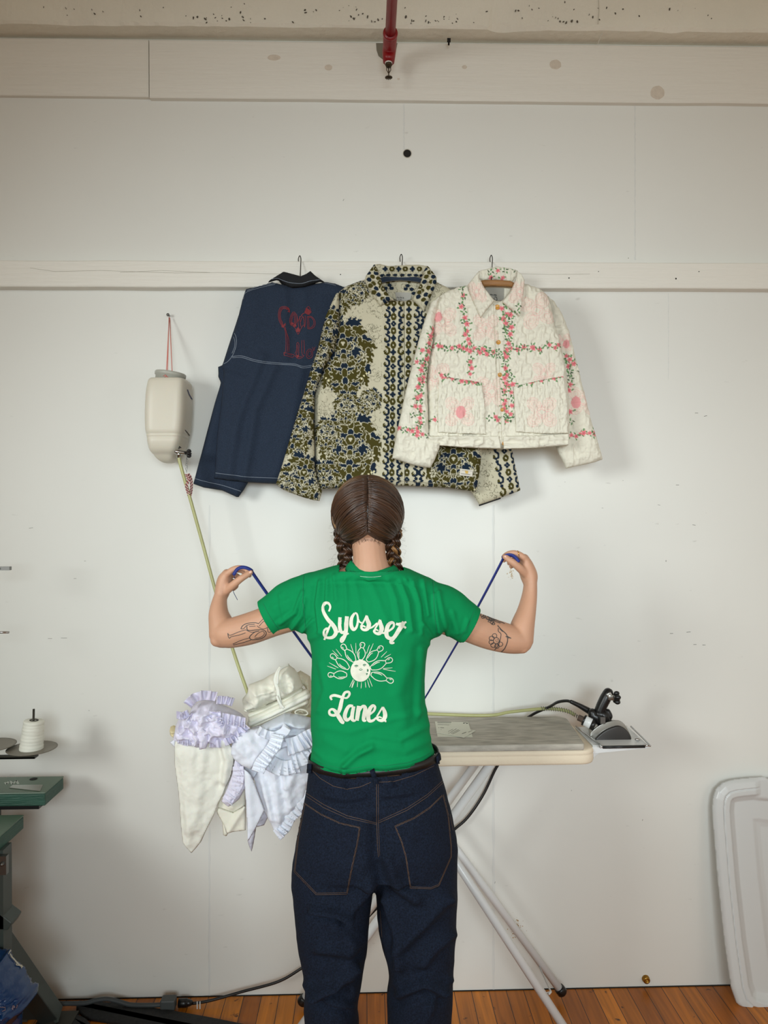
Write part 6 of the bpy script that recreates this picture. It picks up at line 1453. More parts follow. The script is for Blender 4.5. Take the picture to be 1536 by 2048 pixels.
# clamp and lobed knob on the handle
mb = MB(); c0 = V(*K3b([(850, 190)])[0], yI+.012); c1 = V(*K3b([(905, 285)])[0], yI+.012)
mb.obox(c0, c1, .016, .004, up=(0, 1, 0)); mb.obox(V(*K3b([(850, 250)])[0], yI+.012), V(*K3b([(945, 262)])[0], yI+.012), .016, .006, up=(0, 1, 0)); cl2 = mb.build('clamp', M_satin, ir); bevel(cl2, .0015)
mb = MB(); c1 = V(*K3b([(975, 262)])[0], yI+.014)
mb.lathe([(.010, -.007), (.0125, -.004), (.0125, .005), (.009, .008)], tuple(c1), (1, -.1, 0), 20)
for k in range(5):
    t = k*2*math.pi/5+.3; mb.ball((c1.x, c1.y+.013*math.cos(t), c1.z+.0135*math.sin(t)), (.0088, .0058, .0068), 12, 8)
mb.build('clamp_knob', M_blkp, ir)
# cord with strain relief
tb_([(600, 470), (520, 425), (420, 370), (310, 318)], [.0100, .0088, .0072, .0060], 'strain_relief', M_blkp, yI+.05)
cb = [V(*K3b([(330, 325)])[0], yI+.05), V(*K3b([(240, 305)])[0], yI+.07), V(*K3b([(110, 325)])[0], -.17), V(1098, 1414, -.12), V(1062, 1431, -.06)]
cb += [V(1030, 1460, -.022), V(1008, 1510, -.020), V(990, 1540, -.020), V(966, 1590, -.022), V(935, 1635, -.024), V(903, 1664, -.026), V(820, 1740, -.028), V(740, 1830, -.03), V(660, 1900, -.032), V(604, 1936, -.034), V(557, 1963, -.036), V(487, 1982.5, -.038), V(440, 1996, -.045), V(412, 2003, -.05), V(385, 2007, -.052)]
mb = MB(); mb.sweep(crv([tuple(a) for a in cb], 8), .0045, 12); mb.build('power_cord', M_blkp, ir)
mb = MB(); a = V(385, 2007, -.052); mb.lathe([(.006, 0), (.009, -.006), (.011, -.012), (.011, -.016), (.0135, -.017), (.0135, -.044)], (a.x, a.y, max(a.z, .014)), (1, 0, 0), 8); mb.build('plug', M_blkp, ir)
# solenoid valve with white label
a, b = V(*K3b([(408, 545)])[0], yI+.03), V(*K3b([(650, 665)])[0], yI+.01); d = (b-a); L_ = d.length
mb = MB(); mb.lathe([(.007, 0), (.0095, .001), (.0095, L_*.28), (.012, L_*.30), (.012, L_*.32)], tuple(a), tuple(d), 8); sv = mb.build('solenoid_nut', mat('aged_metal', (128, 112, 104), .35, .8), ir)
mb = MB(); mb.lathe([(.0155, L_*.32), (.0162, L_*.34), (.0162, L_*.42), (.0150, L_*.43)], tuple(a), tuple(d), 28); mb.lathe([(.0150, L_*.80), (.0162, L_*.81), (.0162, L_*1.02), (.012, L_*1.04)], tuple(a), tuple(d), 28); sb_ = mb.build('solenoid', M_blkp, ir)
mb = MB(); mb.lathe([(.0150, L_*.42), (.0155, L_*.43), (.0155, L_*.80), (.0150, L_*.81)], tuple(a), tuple(d), 28); lw = mb.build('solenoid_label', M_white, sb_)
dn = d.normalized(); up_ = Vector((dn.z, 0, -dn.x)); up_ = -up_ if up_.z < 0 else up_
mb = MB()
for i, fr_ in enumerate((.48, .55, .62, .70, .76)):
    for j in range(-3, 4):
        if (i*5+j*3) % 4 == 0: continue
        al = j*.30; nn_ = (up_*math.sin(al)+Vector((0, -1, 0))*math.cos(al)); p0 = a+dn*L_*fr_+nn_*.0157; t_ = dn.cross(nn_)
        mb.obox(p0-t_*.0016, p0+t_*.0012, .0009, .0003, up=nn_)
mb.build('label_lettering', M_bl, lw, False)
# ================================================================ papers on the felt
M_pap = mat('card_paper', (214, 214, 198), .8, bump=.1, bscale=80)
K6 = crop(860, 1420, 15.36)
def slip(pts, z, lab_, lines, blocks=()):
    p = [PZ(*q, z) for q in K6(pts)]; mb = MB(); mb.add([tuple(a) for a in p]+[(a.x, a.y, a.z-.0006) for a in p], [(3, 2, 1, 0), (4, 5, 6, 7), (0, 1, 5, 4), (1, 2, 6, 5), (2, 3, 7, 6), (3, 0, 4, 7)]); o = mb.build('paper_slip', M_pap, None, False); tag(o, lab_, 'paper')
    mb = MB()
    for (x0, y0, x1, y1, w_) in lines:
        a, b = [PZ(*q, z+.0002) for q in K6([(x0, y0), (x1, y1)])]; mb.obox(a, b, w_, .0002)
    if lines: mb.build('printed_text', mat('grey_print', (86, 84, 76), .8), o, False)
    return o
slip([(165, 440), (1190, 470), (1310, 825), (230, 805)], fz+.0009, 'cream paper slip lying beneath the printed one on the grey felt pad', [(1180, 760, 1240, 735, .003)])
o = slip([(150, 350), (1170, 368), (1245, 600), (210, 700)], fz+.0018, 'cream printed card with dark heading bar on the grey felt pad', [(240, 418, 640, 428, .0012), (240, 450, 590, 462, .0022), (255, 540, 285, 540, .003), (315, 540, 430, 545, .0036), (330, 600, 350, 600, .003), (340, 650, 400, 655, .0015)])
mb = MB()
for x0, y0, x1, y1, w_ in ((225, 376, 655, 380, .0048), (1020, 400, 1065, 403, .008), (1115, 405, 1160, 408, .008), (1065, 392, 1115, 392, .0025)):
    a, b = [PZ(*q, fz+.0021) for q in K6([(x0, y0), (x1, y1)])]; mb.obox(a, b, w_, .0002)
mb.build('heading_bar', M_bl, o, False)
slip([(205, 690), (640, 470), (1400, 632), (1040, 845)], fz+.0027, 'cream receipt slip turned askew, topmost of the papers on the felt', [(560, 660, 700, 590, .0016), (620, 690, 810, 575, .0016), (650, 720, 880, 600, .0016), (570, 715, 600, 700, .0016), (690, 740, 920, 620, .0016), (985, 730, 1110, 680, .003), (1180, 680, 1300, 630, .0016)])
# ================================================================ laundry heap on the left end of the board
def cloth(nm, rgb, **k): return mat(nm, rgb, .8, bump=k.get('b', .25), bscale=300, bump2=.25, b2scale=18, spec=.25, sss=.08, var=.015, vscale=5)
M_cream = cloth('cream_cotton', (232, 231, 220)); M_wht = cloth('white_cotton', (230, 233, 243)); M_lil = cloth('lilac_white_cotton', (222, 218, 234)); M_crm2 = cloth('ivory_cotton', (230, 227, 212)); M_eye = mat('eyelet_cotton', None, .8, bump=.3, bscale=250, attr=True, spec=.25, sss=.08); M_str = cloth('straw_cotton', (224, 210, 168))
K8 = crop(320, 1300, 4.8)
def crump(fl, a1=.012, s1=16, a2=.006, s2=7):
    def f(X, Y, D):
        r1_ = 1-np.abs(2*vnoise(X/s1+3, Y/s1*1.2)-1); r2_ = 1-np.abs(2*vnoise(X/s2+9, Y/s2+31)-1); r3_ = 1-np.abs(2*vnoise(X/3.6+71, Y/4.4+13)-1); return folds(X, Y, fl)+(a1*r1_**1.5+a2*r2_**2+a2*.35*r3_**2)*np.clip(D/9, .15, 1)
    return f
def ruffle(name, path, w_px, y0, m_rgb, parent, waves=7, amp=.010, mt=None, side=1, scal=True, eyelet=True):
    """gathered strip: path is the sewn edge, the free edge stands out on one side, waving in depth"""
    p = resamp(crv(K8(path), 8), 1.6); n_ = len(p); m_ = 14; t = np.gradient(p, axis=0); nr_ = np.stack([-t[:, 1], t[:, 0]], -1); nr_ /= np.linalg.norm(nr_, axis=1)[:, None]; nr_ *= side
    vs = []; cs = []; base = np.array(lin(m_rgb)); hole = base*.55
    sd_ = len(path)*7+p[0][0]; wv = waves*1.05
    for i in range(n_):
        ph = i/n_*wv*2*math.pi+2.6*(vnoise(i*.055, sd_)-.5)*2; am = amp*(.45+1.1*vnoise(i*.045+9, sd_+3))
        for j in range(m_+1):
            u = j/m_; ww = w_px*(1+.16*(vnoise(i*.09, sd_+7)-.5)+(.06*abs(math.sin(i*.42)) if scal else 0))
            q = p[i]+nr_[i]*ww*u+t[i]/np.linalg.norm(t[i])*math.sin(ph+1)*3.4*u
            vs.append(P(q[0], q[1], y0-am*(.25+.75*u**.8)*(1+math.sin(ph))*.8-.003*u))
            c_ = base
            if eyelet and (.45 < u < .9) and (i % 4 in (0,)) and (j % 3 == (i//4) % 3): c_ = hole
            cs.append(c_)
    fs = [(i*(m_+1)+j, i*(m_+1)+j+1, (i+1)*(m_+1)+j+1, (i+1)*(m_+1)+j) for i in range(n_-1) for j in range(m_)]
    o = mk(name, vs, fs, M_eye, parent, True, np.array(cs)); so = o.modifiers.new('t', 'SOLIDIFY'); so.thickness = .0012; return o
# far pieces first
o = panel('cotton_cloth', K8([(560, 1500), (545, 1560), (600, 1640), (605, 1778), (640, 1782), (660, 1750), (640, 1650), (820, 1560), (826, 1420), (830, 1150), (720, 1000), (560, 1000)]), -.368, .010, M_crm2, None, 8, 2, dd([(K8([(600, 1150), (690, 1480)]), 10, .010), (K8([(560, 1500), (650, 1740)]), 6, .008)], .008, 22)); tag(o, 'ivory cloth with rolled corner hanging between the long cream sheet and white triangle', 'cloth')
panel('turned_corner', K8([(538, 1545), (560, 1510), (700, 1560), (826, 1475), (822, 1730), (735, 1742), (650, 1748), (600, 1660)]), -.384, .006, M_crm2, o, 6, 2, dd([(K8([(826, 1480), (655, 1740)]), 6, .008)], .006, 22))
o = panel('cotton_sheet', K8([(152, 800), (140, 960), (138, 1085), (155, 1220), (172, 1340), (184, 1480), (192, 1600), (205, 1730), (220, 1850), (260, 1905), (298, 1956), (345, 1905), (395, 1840), (440, 1740), (480, 1660), (530, 1560), (560, 1470), (600, 1400), (640, 1300), (690, 1190), (716, 1060), (700, 940), (640, 860), (420, 830), (250, 800)]), -.394, .004, M_cream, None, 5, 2, dd([(K8([(560, 880), (600, 1050), (575, 1300)]), 6, -.008), (K8([(600, 900), (650, 1050), (620, 1250)]), 9, .012), (K8([(300, 950), (330, 1300), (300, 1700)]), 14, .008), (K8([(420, 950), (400, 1300), (350, 1650)]), 9, .006), (K8([(200, 1000), (260, 1500), (290, 1850)]), 8, .006)], .014, 24)); tag(o, 'long cream cotton sheet hanging down to a point from the left end of the board', 'sheet')
panel('side_corner', K8([(92, 885), (150, 845), (160, 900), (148, 945), (120, 915)]), -.37, .006, M_wht, o, 5, 2)
lz = thing('lilac_garment', V(480, 1500, -.39), 'sheer lilac-white ruffled garment trailing down between the cream and white cloths', 'garment')
panel('cloth_body', K8([(720, 1040), (812, 1120), (815, 1330), (760, 1430), (700, 1480), (655, 1505), (590, 1450), (640, 1330), (690, 1200)]), -.400, .006, M_lil, lz, 6, 2, crump([], .008, 12, .004, 6))
ruffle('ruffle', [(700, 1120), (695, 1250), (650, 1340), (600, 1420)], 22, -.408, (222, 218, 234), lz, 5, .008, side=-1)
panel('lace_tail', K8([(960, 1560), (1000, 1500), (1040, 1600), (1000, 1680), (925, 1700), (900, 1850), (880, 1935), (862, 1900), (840, 1830), (880, 1700)]), -.374, .005, mat('grey_lace', (196, 194, 206), .85, bump=.5, bscale=260), lz, 5, 2, crump([], .006, 8, .004, 5))
# big white piece with eyelet hem
o = panel('cotton_cloth', K8([(690, 800), (960, 720), (1250, 700), (1470, 740), (1470, 1150), (1300, 1250), (1050, 1240), (900, 1250), (800, 1160), (700, 1000)]), -.362, .006, M_wht, None, 6, 2.4, crump([], .010, 22, .004, 9)); tag(o, 'plain white cloth layer lying behind the eyelet ruffles on the board front', 'cloth')
wb = thing('white_skirt', V(570, 1560, -.39), 'white cotton piece with scalloped eyelet hem hanging beside the hip of the jeans', 'garment')
panel('cloth_body', K8([(900, 1230), (980, 1080), (1060, 1000), (1200, 930), (1350, 900), (1478, 900), (1478, 1180), (1420, 1300), (1375, 1440), (1330, 1500), (1250, 1570), (1180, 1680), (1100, 1745), (1060, 1650), (1000, 1530), (950, 1400), (915, 1300)]), -.388, .012, M_wht, wb, 9, 2, dd([(K8([(1100, 1100), (1150, 1600)]), 8, .010), (K8([(1300, 1100), (1230, 1350), (1260, 1480)]), 7, .010), (K8([(1000, 1250), (1080, 1600)]), 6, .008), (K8([(1180, 1080), (1210, 1300)]), 5, .008)], .016, 20))
ruffle('eyelet_hem', [(1085, 1735), (1160, 1660), (1225, 1560), (1300, 1490), (1372, 1420), (1400, 1340)], 22, -.398, (230, 233, 243), wb, 8, .009, side=1)
ruffle('ruffle', [(1090, 1010), (1150, 1050), (1220, 1060), (1300, 1040)], 30, -.410, (230, 233, 243), wb, 5, .010, side=1)
ruffle('ruffle', [(1240, 985), (1330, 960), (1400, 900), (1460, 880)], 34, -.416, (230, 233, 243), wb, 6, .010, side=1)
ruffle('ruffle', [(1200, 850), (1290, 830), (1380, 780), (1470, 740)], 33, -.420, (230, 233, 243), wb, 6, .012, side=1, eyelet=False)
o = panel('cotton_cloth', K8([(806, 1145), (835, 1160), (870, 1185), (900, 1260), (920, 1320), (960, 1430), (1002, 1538), (960, 1630), (910, 1730), (842, 1842), (836, 1700), (826, 1480), (812, 1300)]), -.420, .003, M_wht, None, 4, 2, dd([(K8([(850, 1200), (880, 1700)]), 8, .006)], .006, 24)); tag(o, 'white cloth corner hanging as a narrow triangle in front of the laundry', 'cloth')
# blouse front with eyelet ruffle
bl = thing('white_blouse', V(510, 1470, -.36), 'white blouse with broad eyelet ruffle draped over the front edge of the board', 'blouse')
panel('cloth_body', K8([(770, 790), (850, 762), (960, 742), (1040, 780), (1080, 850), (1060, 930), (1000, 1010), (930, 1090), (880, 1140), (820, 1115), (760, 1080), (715, 1050), (682, 980), (690, 900), (720, 840)]), -.402, .026, M_wht, bl, 16, 2, dd([(K8([(760, 900), (900, 1060)]), 10, .008), (K8([(850, 800), (960, 960)]), 7, .006)], .014, 18))
ruffle('eyelet_ruffle', [(1070, 800), (1045, 880), (985, 970), (915, 1060), (880, 1150)], 25, -.440, (230, 233, 243), bl, 8, .012, side=-1)
ruffle('collar_frill', [(960, 730), (1010, 760), (1080, 780), (1150, 760), (1190, 700)], 17, -.425, (230, 233, 243), bl, 4, .010, side=1, eyelet=False)
o = panel('cotton_cloth', K8([(950, 730), (1080, 660), (1200, 600), (1330, 615), (1460, 650), (1470, 780), (1380, 800), (1290, 850), (1200, 870), (1150, 800), (1040, 790)]), -.360, .040, cloth('pale_grey_cotton', (214, 220, 230)), None, 16, 2, crump([(K8([(1080, 700), (1200, 640), (1400, 680)]), 8, .010)], .014, 20, .004, 8)); tag(o, 'pale cool white cloth bunched on the board beside the person', 'cloth')
# lilac ruffled heap
lh = thing('ruffled_cloth', V(415, 1490, -.27), 'crumpled lilac-white ruffled cloth heaped on the far left end of the board', 'cloth')
panel('cloth_heap', K8([(165, 700), (200, 620), (290, 590), (330, 520), (420, 470), (530, 470), (600, 520), (690, 560), (770, 600), (830, 650), (830, 740), (760, 800), (640, 860), (560, 875), (450, 900), (330, 870), (170, 845), (155, 770)]), -.330, .075, M_lil, lh, 34, 1.8, crump([(K8([(300, 620), (400, 700), (420, 850)]), 6, .016), (K8([(600, 640), (700, 720), (800, 680)]), 6, .012)], .022, 13, .008, 6))
for pth, w_, sd in (([(300, 560), (350, 500), (430, 480), (530, 490)], 18, -1), ([(540, 520), (610, 520), (690, 540)], 16, -1), ([(290, 640), (220, 670), (160, 660)], 14, 1), ([(460, 590), (470, 700), (520, 800)], 24, -1), ([(600, 600), (700, 620), (820, 650)], 20, 1), ([(350, 700), (370, 800), (400, 870)], 20, -1), ([(180, 830), (260, 850), (340, 850)], 14, 1), ([(640, 720), (720, 760), (800, 700)], 16, 1), ([(300, 600), (360, 640), (430, 600)], 18, 1), ([(480, 850), (580, 850), (700, 800)], 16, 1)):
    ruffle('ruffle', pth, w_, -.392-.006*(sd > 0), (222, 218, 236), lh, 4, .016, side=sd, eyelet=(w_ > 19))
panel('hanging_fold', K8([(350, 780), (400, 740), (450, 780), (465, 880), (440, 945), (380, 955), (362, 880)]), -.418, .006, M_lil, lh, 5, 1.8, crump([], .008, 10, .004, 6))
o = panel('straw_cloth', K8([(102, 735), (130, 722), (190, 740), (190, 840), (140, 838), (104, 790)]), -.300, .020, M_str, None, 7, 1.6, crump([(K8([(105, 760), (180, 765)]), 3, .008), (K8([(105, 795), (180, 800)]), 3, .008)], .006, 8, .004, 5)); tag(o, 'straw yellow gathered cloth edge poking out left of the lilac ruffles', 'cloth')
# tied bundle of folded ivory sheets
bn = thing('linen_bundle', V(550, 1430, -.24), 'bundle of folded ivory sheets tied with a ribbon, on top of the laundry heap', 'bundle')
def roll(pts, r_, nm='folded_sheet', m=M_crm2, dy=0, fl=.7):
    mb = MB(); v, f = capsule([tuple(V(*q, yy+dy)) for q, yy in zip(K8([p[:2] for p in pts]), [p[2] for p in pts])], [(a, a*2.4) for a in ([r_]*len(pts))], 24, ref=(0, 1, 0), k=10); mb.add(v, f); o = mb.build(nm, m, bn)
    co = getco(o); no = getno(o); px_, py_ = topx(co); co += no*(.004*fbm(px_/16, py_/16, 3))[:, None]; setco(o, co); return o
panel('folded_sheet', K8([(790, 470), (845, 400), (850, 335), (920, 300), (990, 275), (1100, 215), (1160, 165), (1235, 138), (1290, 175), (1340, 245), (1380, 335), (1330, 390), (1200, 450), (1100, 480), (960, 550), (850, 585), (805, 545)]), -.300, .050, M_crm2, bn, 22, 1.8, crump([(K8([(930, 320), (970, 420), (960, 530)]), 7, .012), (K8([(1000, 300), (1050, 400)]), 8, .012), (K8([(1250, 200), (1330, 330)]), 8, .008)], .012, 20, .004, 9))
roll([(870, 620, -.31), (1080, 530, -.31), (1350, 385, -.31)], .0075); roll([(880, 660, -.32), (1100, 560, -.32), (1400, 405, -.32)], .0090); roll([(870, 700, -.325), (1100, 600, -.325), (1415, 440, -.325)], .0085, m=M_cream); roll([(890, 735, -.32), (1120, 620, -.32), (1400, 500, -.32)], .0070)
roll([(830, 570, -.305), (900, 560, -.305), (1000, 520, -.305)], .0070)
mb = MB()
for q, w_ in (([(1160, 160, -.345), (1120, 230, -.358), (1105, 300, -.362), (1130, 380, -.365), (1140, 450, -.372), (1170, 560, -.378)], .010), ([(1240, 140, -.33), (1150, 190, -.36), (1130, 260, -.364), (1128, 330, -.366)], .006), ([(1120, 440, -.374), (1150, 510, -.380), (1190, 560, -.380)], .007)):
    pth = crv([tuple(V(*K8([a[:2]])[0], a[2]-.012)) for a in q], 6); mb.sweep(pth, [(w_/2, .0012)]*len(pth), 8, ref=(0, 1, 0))
mb.build('ribbon_tie', M_cream, bn)
lp_ = MB(); lp_.sweep(crv([tuple(V(*K8([q])[0], -.345)) for q in ((1300, 590), (1340, 570), (1400, 580), (1420, 610), (1380, 625), (1310, 610))], 5, True), [(.0022, .006)]*30, 8, ref=(0, 1, 0), closed=True)
o = panel('cream_scraps', K8([(1290, 230), (1350, 195), (1440, 250), (1470, 350), (1470, 620), (1380, 600), (1250, 600), (1380, 500), (1430, 430), (1385, 340)]), -.270, .030, cloth('ecru_cotton', (214, 206, 182)), None, 10, 1.6, crump([], .018, 9, .008, 5)); tag(o, 'crinkled ecru fabric scraps tucked between the tied bundle and the person', 'fabric')
lp_.build('loop', M_crm2, o)
# ================================================================ thread stand at the left edge
M_taupe = mat('taupe_plastic', (124, 118, 106), .5); M_thr = mat('white_polyester_thread', (228, 228, 216), .5, bump=.2, bscale=30, stretch=(.2, .2, 14), var=.03, vscale=10); M_dm = mat('dark_metal', (58, 56, 48), .4, .5)
ys = -.20
ts = thing('thread_stand', V(20, 1505, ys), 'taupe spool stand arm with round cone dishes at the left edge', 'thread stand')
def dish(px, py, r_):
    c0 = V(px, py, ys); mb = MB(); mb.lathe([(.0001, -.004), (r_*.5, -.003), (r_*.96, -.001), (r_, .0008), (r_, .0022), (r_*.9, .0008), (r_*.4, -.0008), (.0001, -.001)], tuple(c0), (0, 0, 1), 40); return mb.build('dish', M_taupe, ts)
sc_ = px2m(1, ys); dish(64, 1497, 47*sc_); dish(-19, 1491, 47*sc_)
mb = MB(); a = V(-60, 1506, ys); b = V(80, 1514, ys); mb.box((a.x, ys-.014, b.z-.001), (b.x-.01, ys+.014, b.z+.004)); mb.box((a.x, ys-.014, b.z-.001), (b.x-.01, ys-.012, b.z+.010)); mb.build('arm', M_dm, ts, False)
mb = MB(); a = V(67.5, 1418, ys); b = V(66, 1500, ys); mb.sweep([tuple(a), tuple(b)], .0032, 12); mb.build('spool_pin', M_dm, ts)
cn = thing('thread_cone', V(63, 1505, ys), 'cone of white thread standing on the taupe dish near the left edge', 'thread cone')
c0 = V(62.5, 1499.5, ys); c1 = V(68, 1441, ys); d = c1-c0; H_ = d.length; r0_, r1_ = 22.3*sc_, 19*sc_; prof = [(r0_*.9, -.001), (r0_, .001)]
for k in range(0, 41):
    t = k/40; prof.append((r0_+(r1_-r0_)*t+.00035*math.sin(k*1.35)+.0004*math.sin(k*.5), .002+t*(H_-.004)))
prof += [(r1_*.93, H_), (r1_*.42, H_+.0005)]
mb = MB(); mb.lathe(prof, tuple(c0), tuple(d), 40); mb.build('wound_thread', M_thr, cn)
mb = MB(); mb.lathe([(r1_*.44, H_-.001), (r1_*.44, H_+.0022), (r1_*.30, H_+.0022), (r1_*.30, H_-.002)], tuple(c0), tuple(d), 24); mb.lathe([(r0_*.98, -.003), (r0_*1.02, -.002), (r0_*1.0, .0002)], tuple(c0), tuple(d), 32); mb.build('cone_core', M_dm, cn)
mb = MB(); a = V(-30, 1136, -.24); b = V(22, 1136, -.24); mb.box((a.x, -.25, a.z-.0065), (b.x, -.236, a.z+.0040)); mb.sweep([(b.x-.032, -.251, a.z), (b.x-.032, -.258, a.z)], .003, 10); tg1 = mb.build('thread_guide', M_steel, None, False); tag(tg1, 'flat grey metal thread guide bar at left edge, the upper of two', 'thread guide')
mb = MB(); a = V(-30, 1265, -.24); b = V(18, 1265, -.24); mb.sweep([(a.x, -.24, a.z), (b.x, -.24, a.z)], .0034, 12); tg2 = mb.build('thread_guide', M_chr); tag(tg2, 'thin round chrome thread guide rod at left edge, the lower of two', 'thread guide')
# ================================================================ green sewing tables
M_gt = mat('green_laminate', (84, 106, 88), .35, var=.04, vscale=10); M_ge = mat('green_edge', (38, 78, 64), .5, bump=.3, bscale=30, stretch=(1, 1, 12), var=.15, vscale=12); M_leg = mat('grey_green_steel', (66, 74, 70), .5, var=.08, vscale=10)
def table(nm, x1, yb_, yf_, z, lab_, th=.040):
    t = thing(nm, (x1-.3, (yb_+yf_)/2, 0), lab_, 'sewing table')
    mb = MB(); mb.box((x1-1.0, yf_, z-.004), (x1, yb_, z)); bevel(mb.build('table_top', M_gt, t, False), .002)
    mb = MB(); mb.box((x1-.999, yf_+.0005, z-th), (x1-.0005, yb_-.0005, z-.004)); bevel(mb.build('table_edge', M_ge, t, False), .004); return t
q1 = PZ(128, 1552, .75); q2 = PZ(98, 1585, .75)
t1 = table('sewing_table', q1.x, q1.y, q2.y, .75, 'green sewing machine table with inset chrome slide plate, below the thread cone')
mb = MB(); mb.box((q1.x-.9, q2.y+.004, .700), (q1.x-.02, q1.y-.02, .711)); mb.build('underside_pan', M_blkp, t1, False)
mb = MB(); mb.box((q1.x-.9, -.12, .01), (q1.x-.10, -.09, .05)); mb.box((q1.x-.24, -.13, .01), (q1.x-.19, -.09, .70)); mb.build('steel_leg', M_leg, t1, False)
mb = MB(); pz = [PZ(*q, .7503) for q in ((18, 1576), (26, 1570.5), (86, 1570), (80, 1583))]; mb.add([tuple(a) for a in pz]+[(a.x, a.y, a.z+.0012) for a in pz], [(3, 2, 1, 0), (4, 5, 6, 7), (0, 1, 5, 4), (1, 2, 6, 5), (2, 3, 7, 6), (3, 0, 4, 7)]); mb.build('slide_plate', mat('slide_steel', (175, 180, 176), .12, 1.0), t1, False)
mb = MB(); mb.lathe([(.0115, 0), (.0115, .0006)], tuple(PZ(67, 1558, .7502)), (0, 0, 1), 20); mb.build('cord_hole', M_dark, t1)
mb = MB(); r = random.Random(8); pp = [PZ(10+k*3.8, 1565+4*math.sin(k*1.9), .7504) for k in range(8)]
for a, b in zip(pp[:-1], pp[1:]): mb.obox(a, b, .006, .0006)
mb.build('chipped_patch', mat('chip_white', (182, 188, 178), .8), t1, False)
q3 = PZ(48.5, 1629, .70)
t2 = table('sewing_table', q3.x, q3.y, -1.15, .70, 'pale green table corner at the left edge, lower and nearer than the other green table')
mb = MB(); xA = V(20, 1700, -.36).x; mb.box((xA-.05, -.40, .30), (xA, -.35, .662)); mb.build('steel_column', M_leg, t2, False)
mb = MB(); a, b, c_, e_ = V(0, 1814, -.38), V(31, 1838, -.38), V(22, 1853, -.38), V(-10, 1850, -.38); mb.prism([(a.x-.05, a.z), (a.x, a.z), (b.x, b.z), (c_.x, c_.z), (e_.x-.05, e_.z)], -.40, -.34); bevel(mb.build('bracket', M_leg, t2, False), .003)
mb = MB(); cc_ = V(5, 1726, -.41); mb.box((cc_.x-.03, -.415, cc_.z-.03), (cc_.x+.012, -.40, cc_.z+.02)); mb.ball((cc_.x+.002, -.417, cc_.z), .006, 12, 8); mb.build('clip', M_steel, t2, False)
mb = MB(); a = V(-40, 1800, -.30); b = V(118, 2030, -.12); b.z = .03; mb.obox(a, b, .012, .052, up=(0, 1, 0)); dg = mb.build('diagonal_foot', M_leg, t2, False); bevel(dg, .002)
mb = MB(); mb.obox(V(-60, 1830, -.32), V(98, 2044, -.16), .05, .004, up=(0, 1, 0)); mb.box((b.x-.6, -.125, .02), (b.x-.05, -.118, .11)); mb.build('foot_flange', mat('dark_steel', (34, 40, 38), .5), t2, False)
mb = MB(); mb.box((b.x-.06, -.20, 0.0), (b.x+.05, -.09, .022)); mb.build('base_pad', M_dm, t2, False)
# blue plastic bag
def bag_col(X, Y):
    c = np.tile(np.array(lin((24, 58, 104))), (len(X), 1)); m = (Y > 2004+.02*X) & (Y < 2022); c[m] = lin((34, 28, 44)); return c
M_bag = mat('blue_plastic', None, .18, attr=True, bump=.25, bscale=20)
bag = panel('plastic_bag', [(-60, 1890), (-20, 1893), (14, 1900), (22, 1896), (30, 1910), (40, 1922), (55, 1940), (68, 1955), (76, 1970), (77, 1983), (72, 1990), (55, 1988), (48, 2000), (46, 2020), (44, 2048), (42, 2110), (-60, 2120)], -.42, .09, M_bag, None, 26, 2, crump([([(20, 1905), (45, 1940), (72, 1960)], 5, .02), ([(28, 1940), (30, 1970), (46, 1962), (72, 1985)], 4, .02), ([(10, 1930), (12, 1980), (20, 2000)], 5, .015)], .030, 14, .012, 6), bag_col); tag(bag, 'crumpled blue plastic shopping bag with pale lettering on the floor at left', 'bag')
bgb = bvh_of([bag]); KB = crop(0, 1860, 9.6)
ribbons('bag_lettering', [(KB([(185, 460), (215, 520), (270, 580), (330, 650), (380, 690), (430, 715)]), [2.2, 2.8, 2.4, 3.0, 3.4, 2.4]), (KB([(150, 465), (190, 400), (215, 370)]), 1.6), (KB([(330, 620), (300, 680), (370, 690), (410, 680), (400, 740)]), 1.6)], bgb, mat('bag_white', (190, 186, 170), .5), bag, .002, 1.2)
ribbons('bag_lettering', [(KB([(5, 1500), (90, 1490), (95, 1550), (30, 1570)]), 1.8), (KB([(235, 1530), (250, 1460), (275, 1480), (250, 1500)]), 1.8), (KB([(300, 1500), (318, 1440)]), 1.8)], bgb, mat('bag_pink', (130, 110, 120), .5), bag, .002, 1.2)
# black board and grey cable on the floor
M_rub = mat('black_rubber', (26, 27, 28), .75, bump=.5, bscale=60, var=.15, vscale=18)
def floorpoly(pts, z): return [(q.x, q.y) for q in (PZ(a, b, z) for a, b in pts)]
o = slab(resamp(np.array(floorpoly([(158, 1999), (226, 2003), (330, 2016), (420, 2032), (520, 2052), (520, 2090), (300, 2052), (172, 2032), (150, 2012)], .014)+[floorpoly([(158, 1999)], .014)[0]]), .02)[:-1], [(.03, .014), (.004, .0135), (0, .010), (0, .001)], 'rubber_mat', M_rub, None); tag(o, 'dusty black rubber mat lying on the floor along the wall', 'mat')
co = getco(o)
o = slab(resamp(np.array(floorpoly([(120, 2036), (150, 2024), (172, 2034), (190, 2056), (120, 2070)], .02)+[floorpoly([(120, 2036)], .02)[0]]), .02)[:-1], [(.02, .020), (.004, .020), (0, .016), (0, .001)], 'foot_pedal', M_rub, None); tag(o, 'dark foot pedal plate on the floor beside the grey table leg', 'pedal')
gc = MB(); gp = [V(96, 2006, -.06), V(131, 2007, -.058), V(170, 2006, -.060), V(195, 2000, -.058), V(216, 1998.5, -.056), V(240, 2004, -.058), V(262, 2010, -.062), V(300, 2012, -.066), V(330, 2010, -.064)]
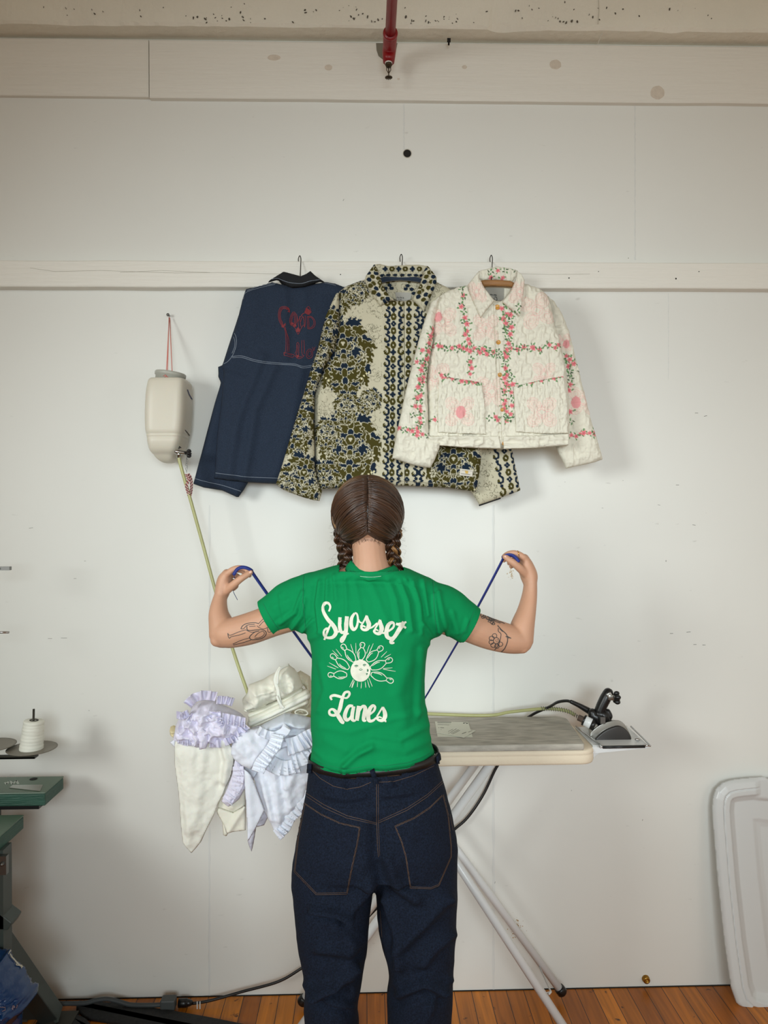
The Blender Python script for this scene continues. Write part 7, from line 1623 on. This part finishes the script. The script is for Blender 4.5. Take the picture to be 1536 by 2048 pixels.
gp = [Vector((a.x, a.y, max(a.z, .018))) for a in gp]; gc.sweep(crv([tuple(a) for a in gp], 8), .0068, 12); go = gc.build('extension_cable', mat('grey_cable', (62, 66, 68), .55)); tag(go, 'thick dark grey extension cable on the floor with boxy socket end', 'cable')
mb = MB(); a = gp[-1]; mb.box((a.x-.012, a.y-.017, .004), (a.x+.034, a.y+.017, .040)); bevel(mb.build('socket', mat('socket_grey', (70, 74, 74), .5), go, False), .005)
o = bpy.data.objects['plug']
mb = MB()
for px in (396, 401.5): a = V(px, 2002, -.052); mb.box((a.x-.0016, a.y-.012, .001), (a.x+.0016, a.y-.009, .024))
tag(mb.build('cable_clip', mat('clip_white', (206, 206, 202), .4), None, False), 'pair of small white clips on the black cord by the wall', 'clip')
# ================================================================ plastic lid
M_lid = mat('pale_grey_plastic', (205, 207, 206), .28, bump=.03, bscale=10)
L0 = [(1421.5, 1640), (1421, 1615), (1424, 1592), (1430, 1577), (1444, 1564), (1462, 1558.5), (1482, 1556), (1527, 1552), (1534, 1556), (1600, 1555), (1700, 1554), (1760, 1565), (1775, 1600), (1782, 1750), (1780, 1950), (1760, 1995), (1700, 2006), (1536, 2003), (1528, 2006), (1500, 2005), (1470, 1997), (1452, 1978), (1443, 1950), (1434, 1865), (1426, 1750)]
def lidd(X, Y, D):
    tilt = (Y-1552)/450*.070
    g = np.interp(D, [0, 5, 16, 17.5, 19, 20.5, 22, 30, 34, 44, 80, 88, 96, 400], [.0, .007, .012, .012, .006, .012, .012, .0115, .004, -.006, -.007, -.012, -.015, -.015])
    # recessed latch at the top edge
    la = np.clip(1-np.maximum(np.abs(X-1600)/95-.0, 0), 0, 1); tr = np.where((X > 1505) & (X < 1700), np.clip((44-(Y-1556))/10, 0, 1)*np.clip((X-1505)/12, 0, 1), 0)
    return tilt+g*(1-tr)+tr*.004
lid = panel('storage_lid', L0, -.028, .006, M_lid, None, 6, 1.6, lidd, None, .8); tag(lid, 'large pale grey plastic storage box lid leaning on the wall at right', 'lid')
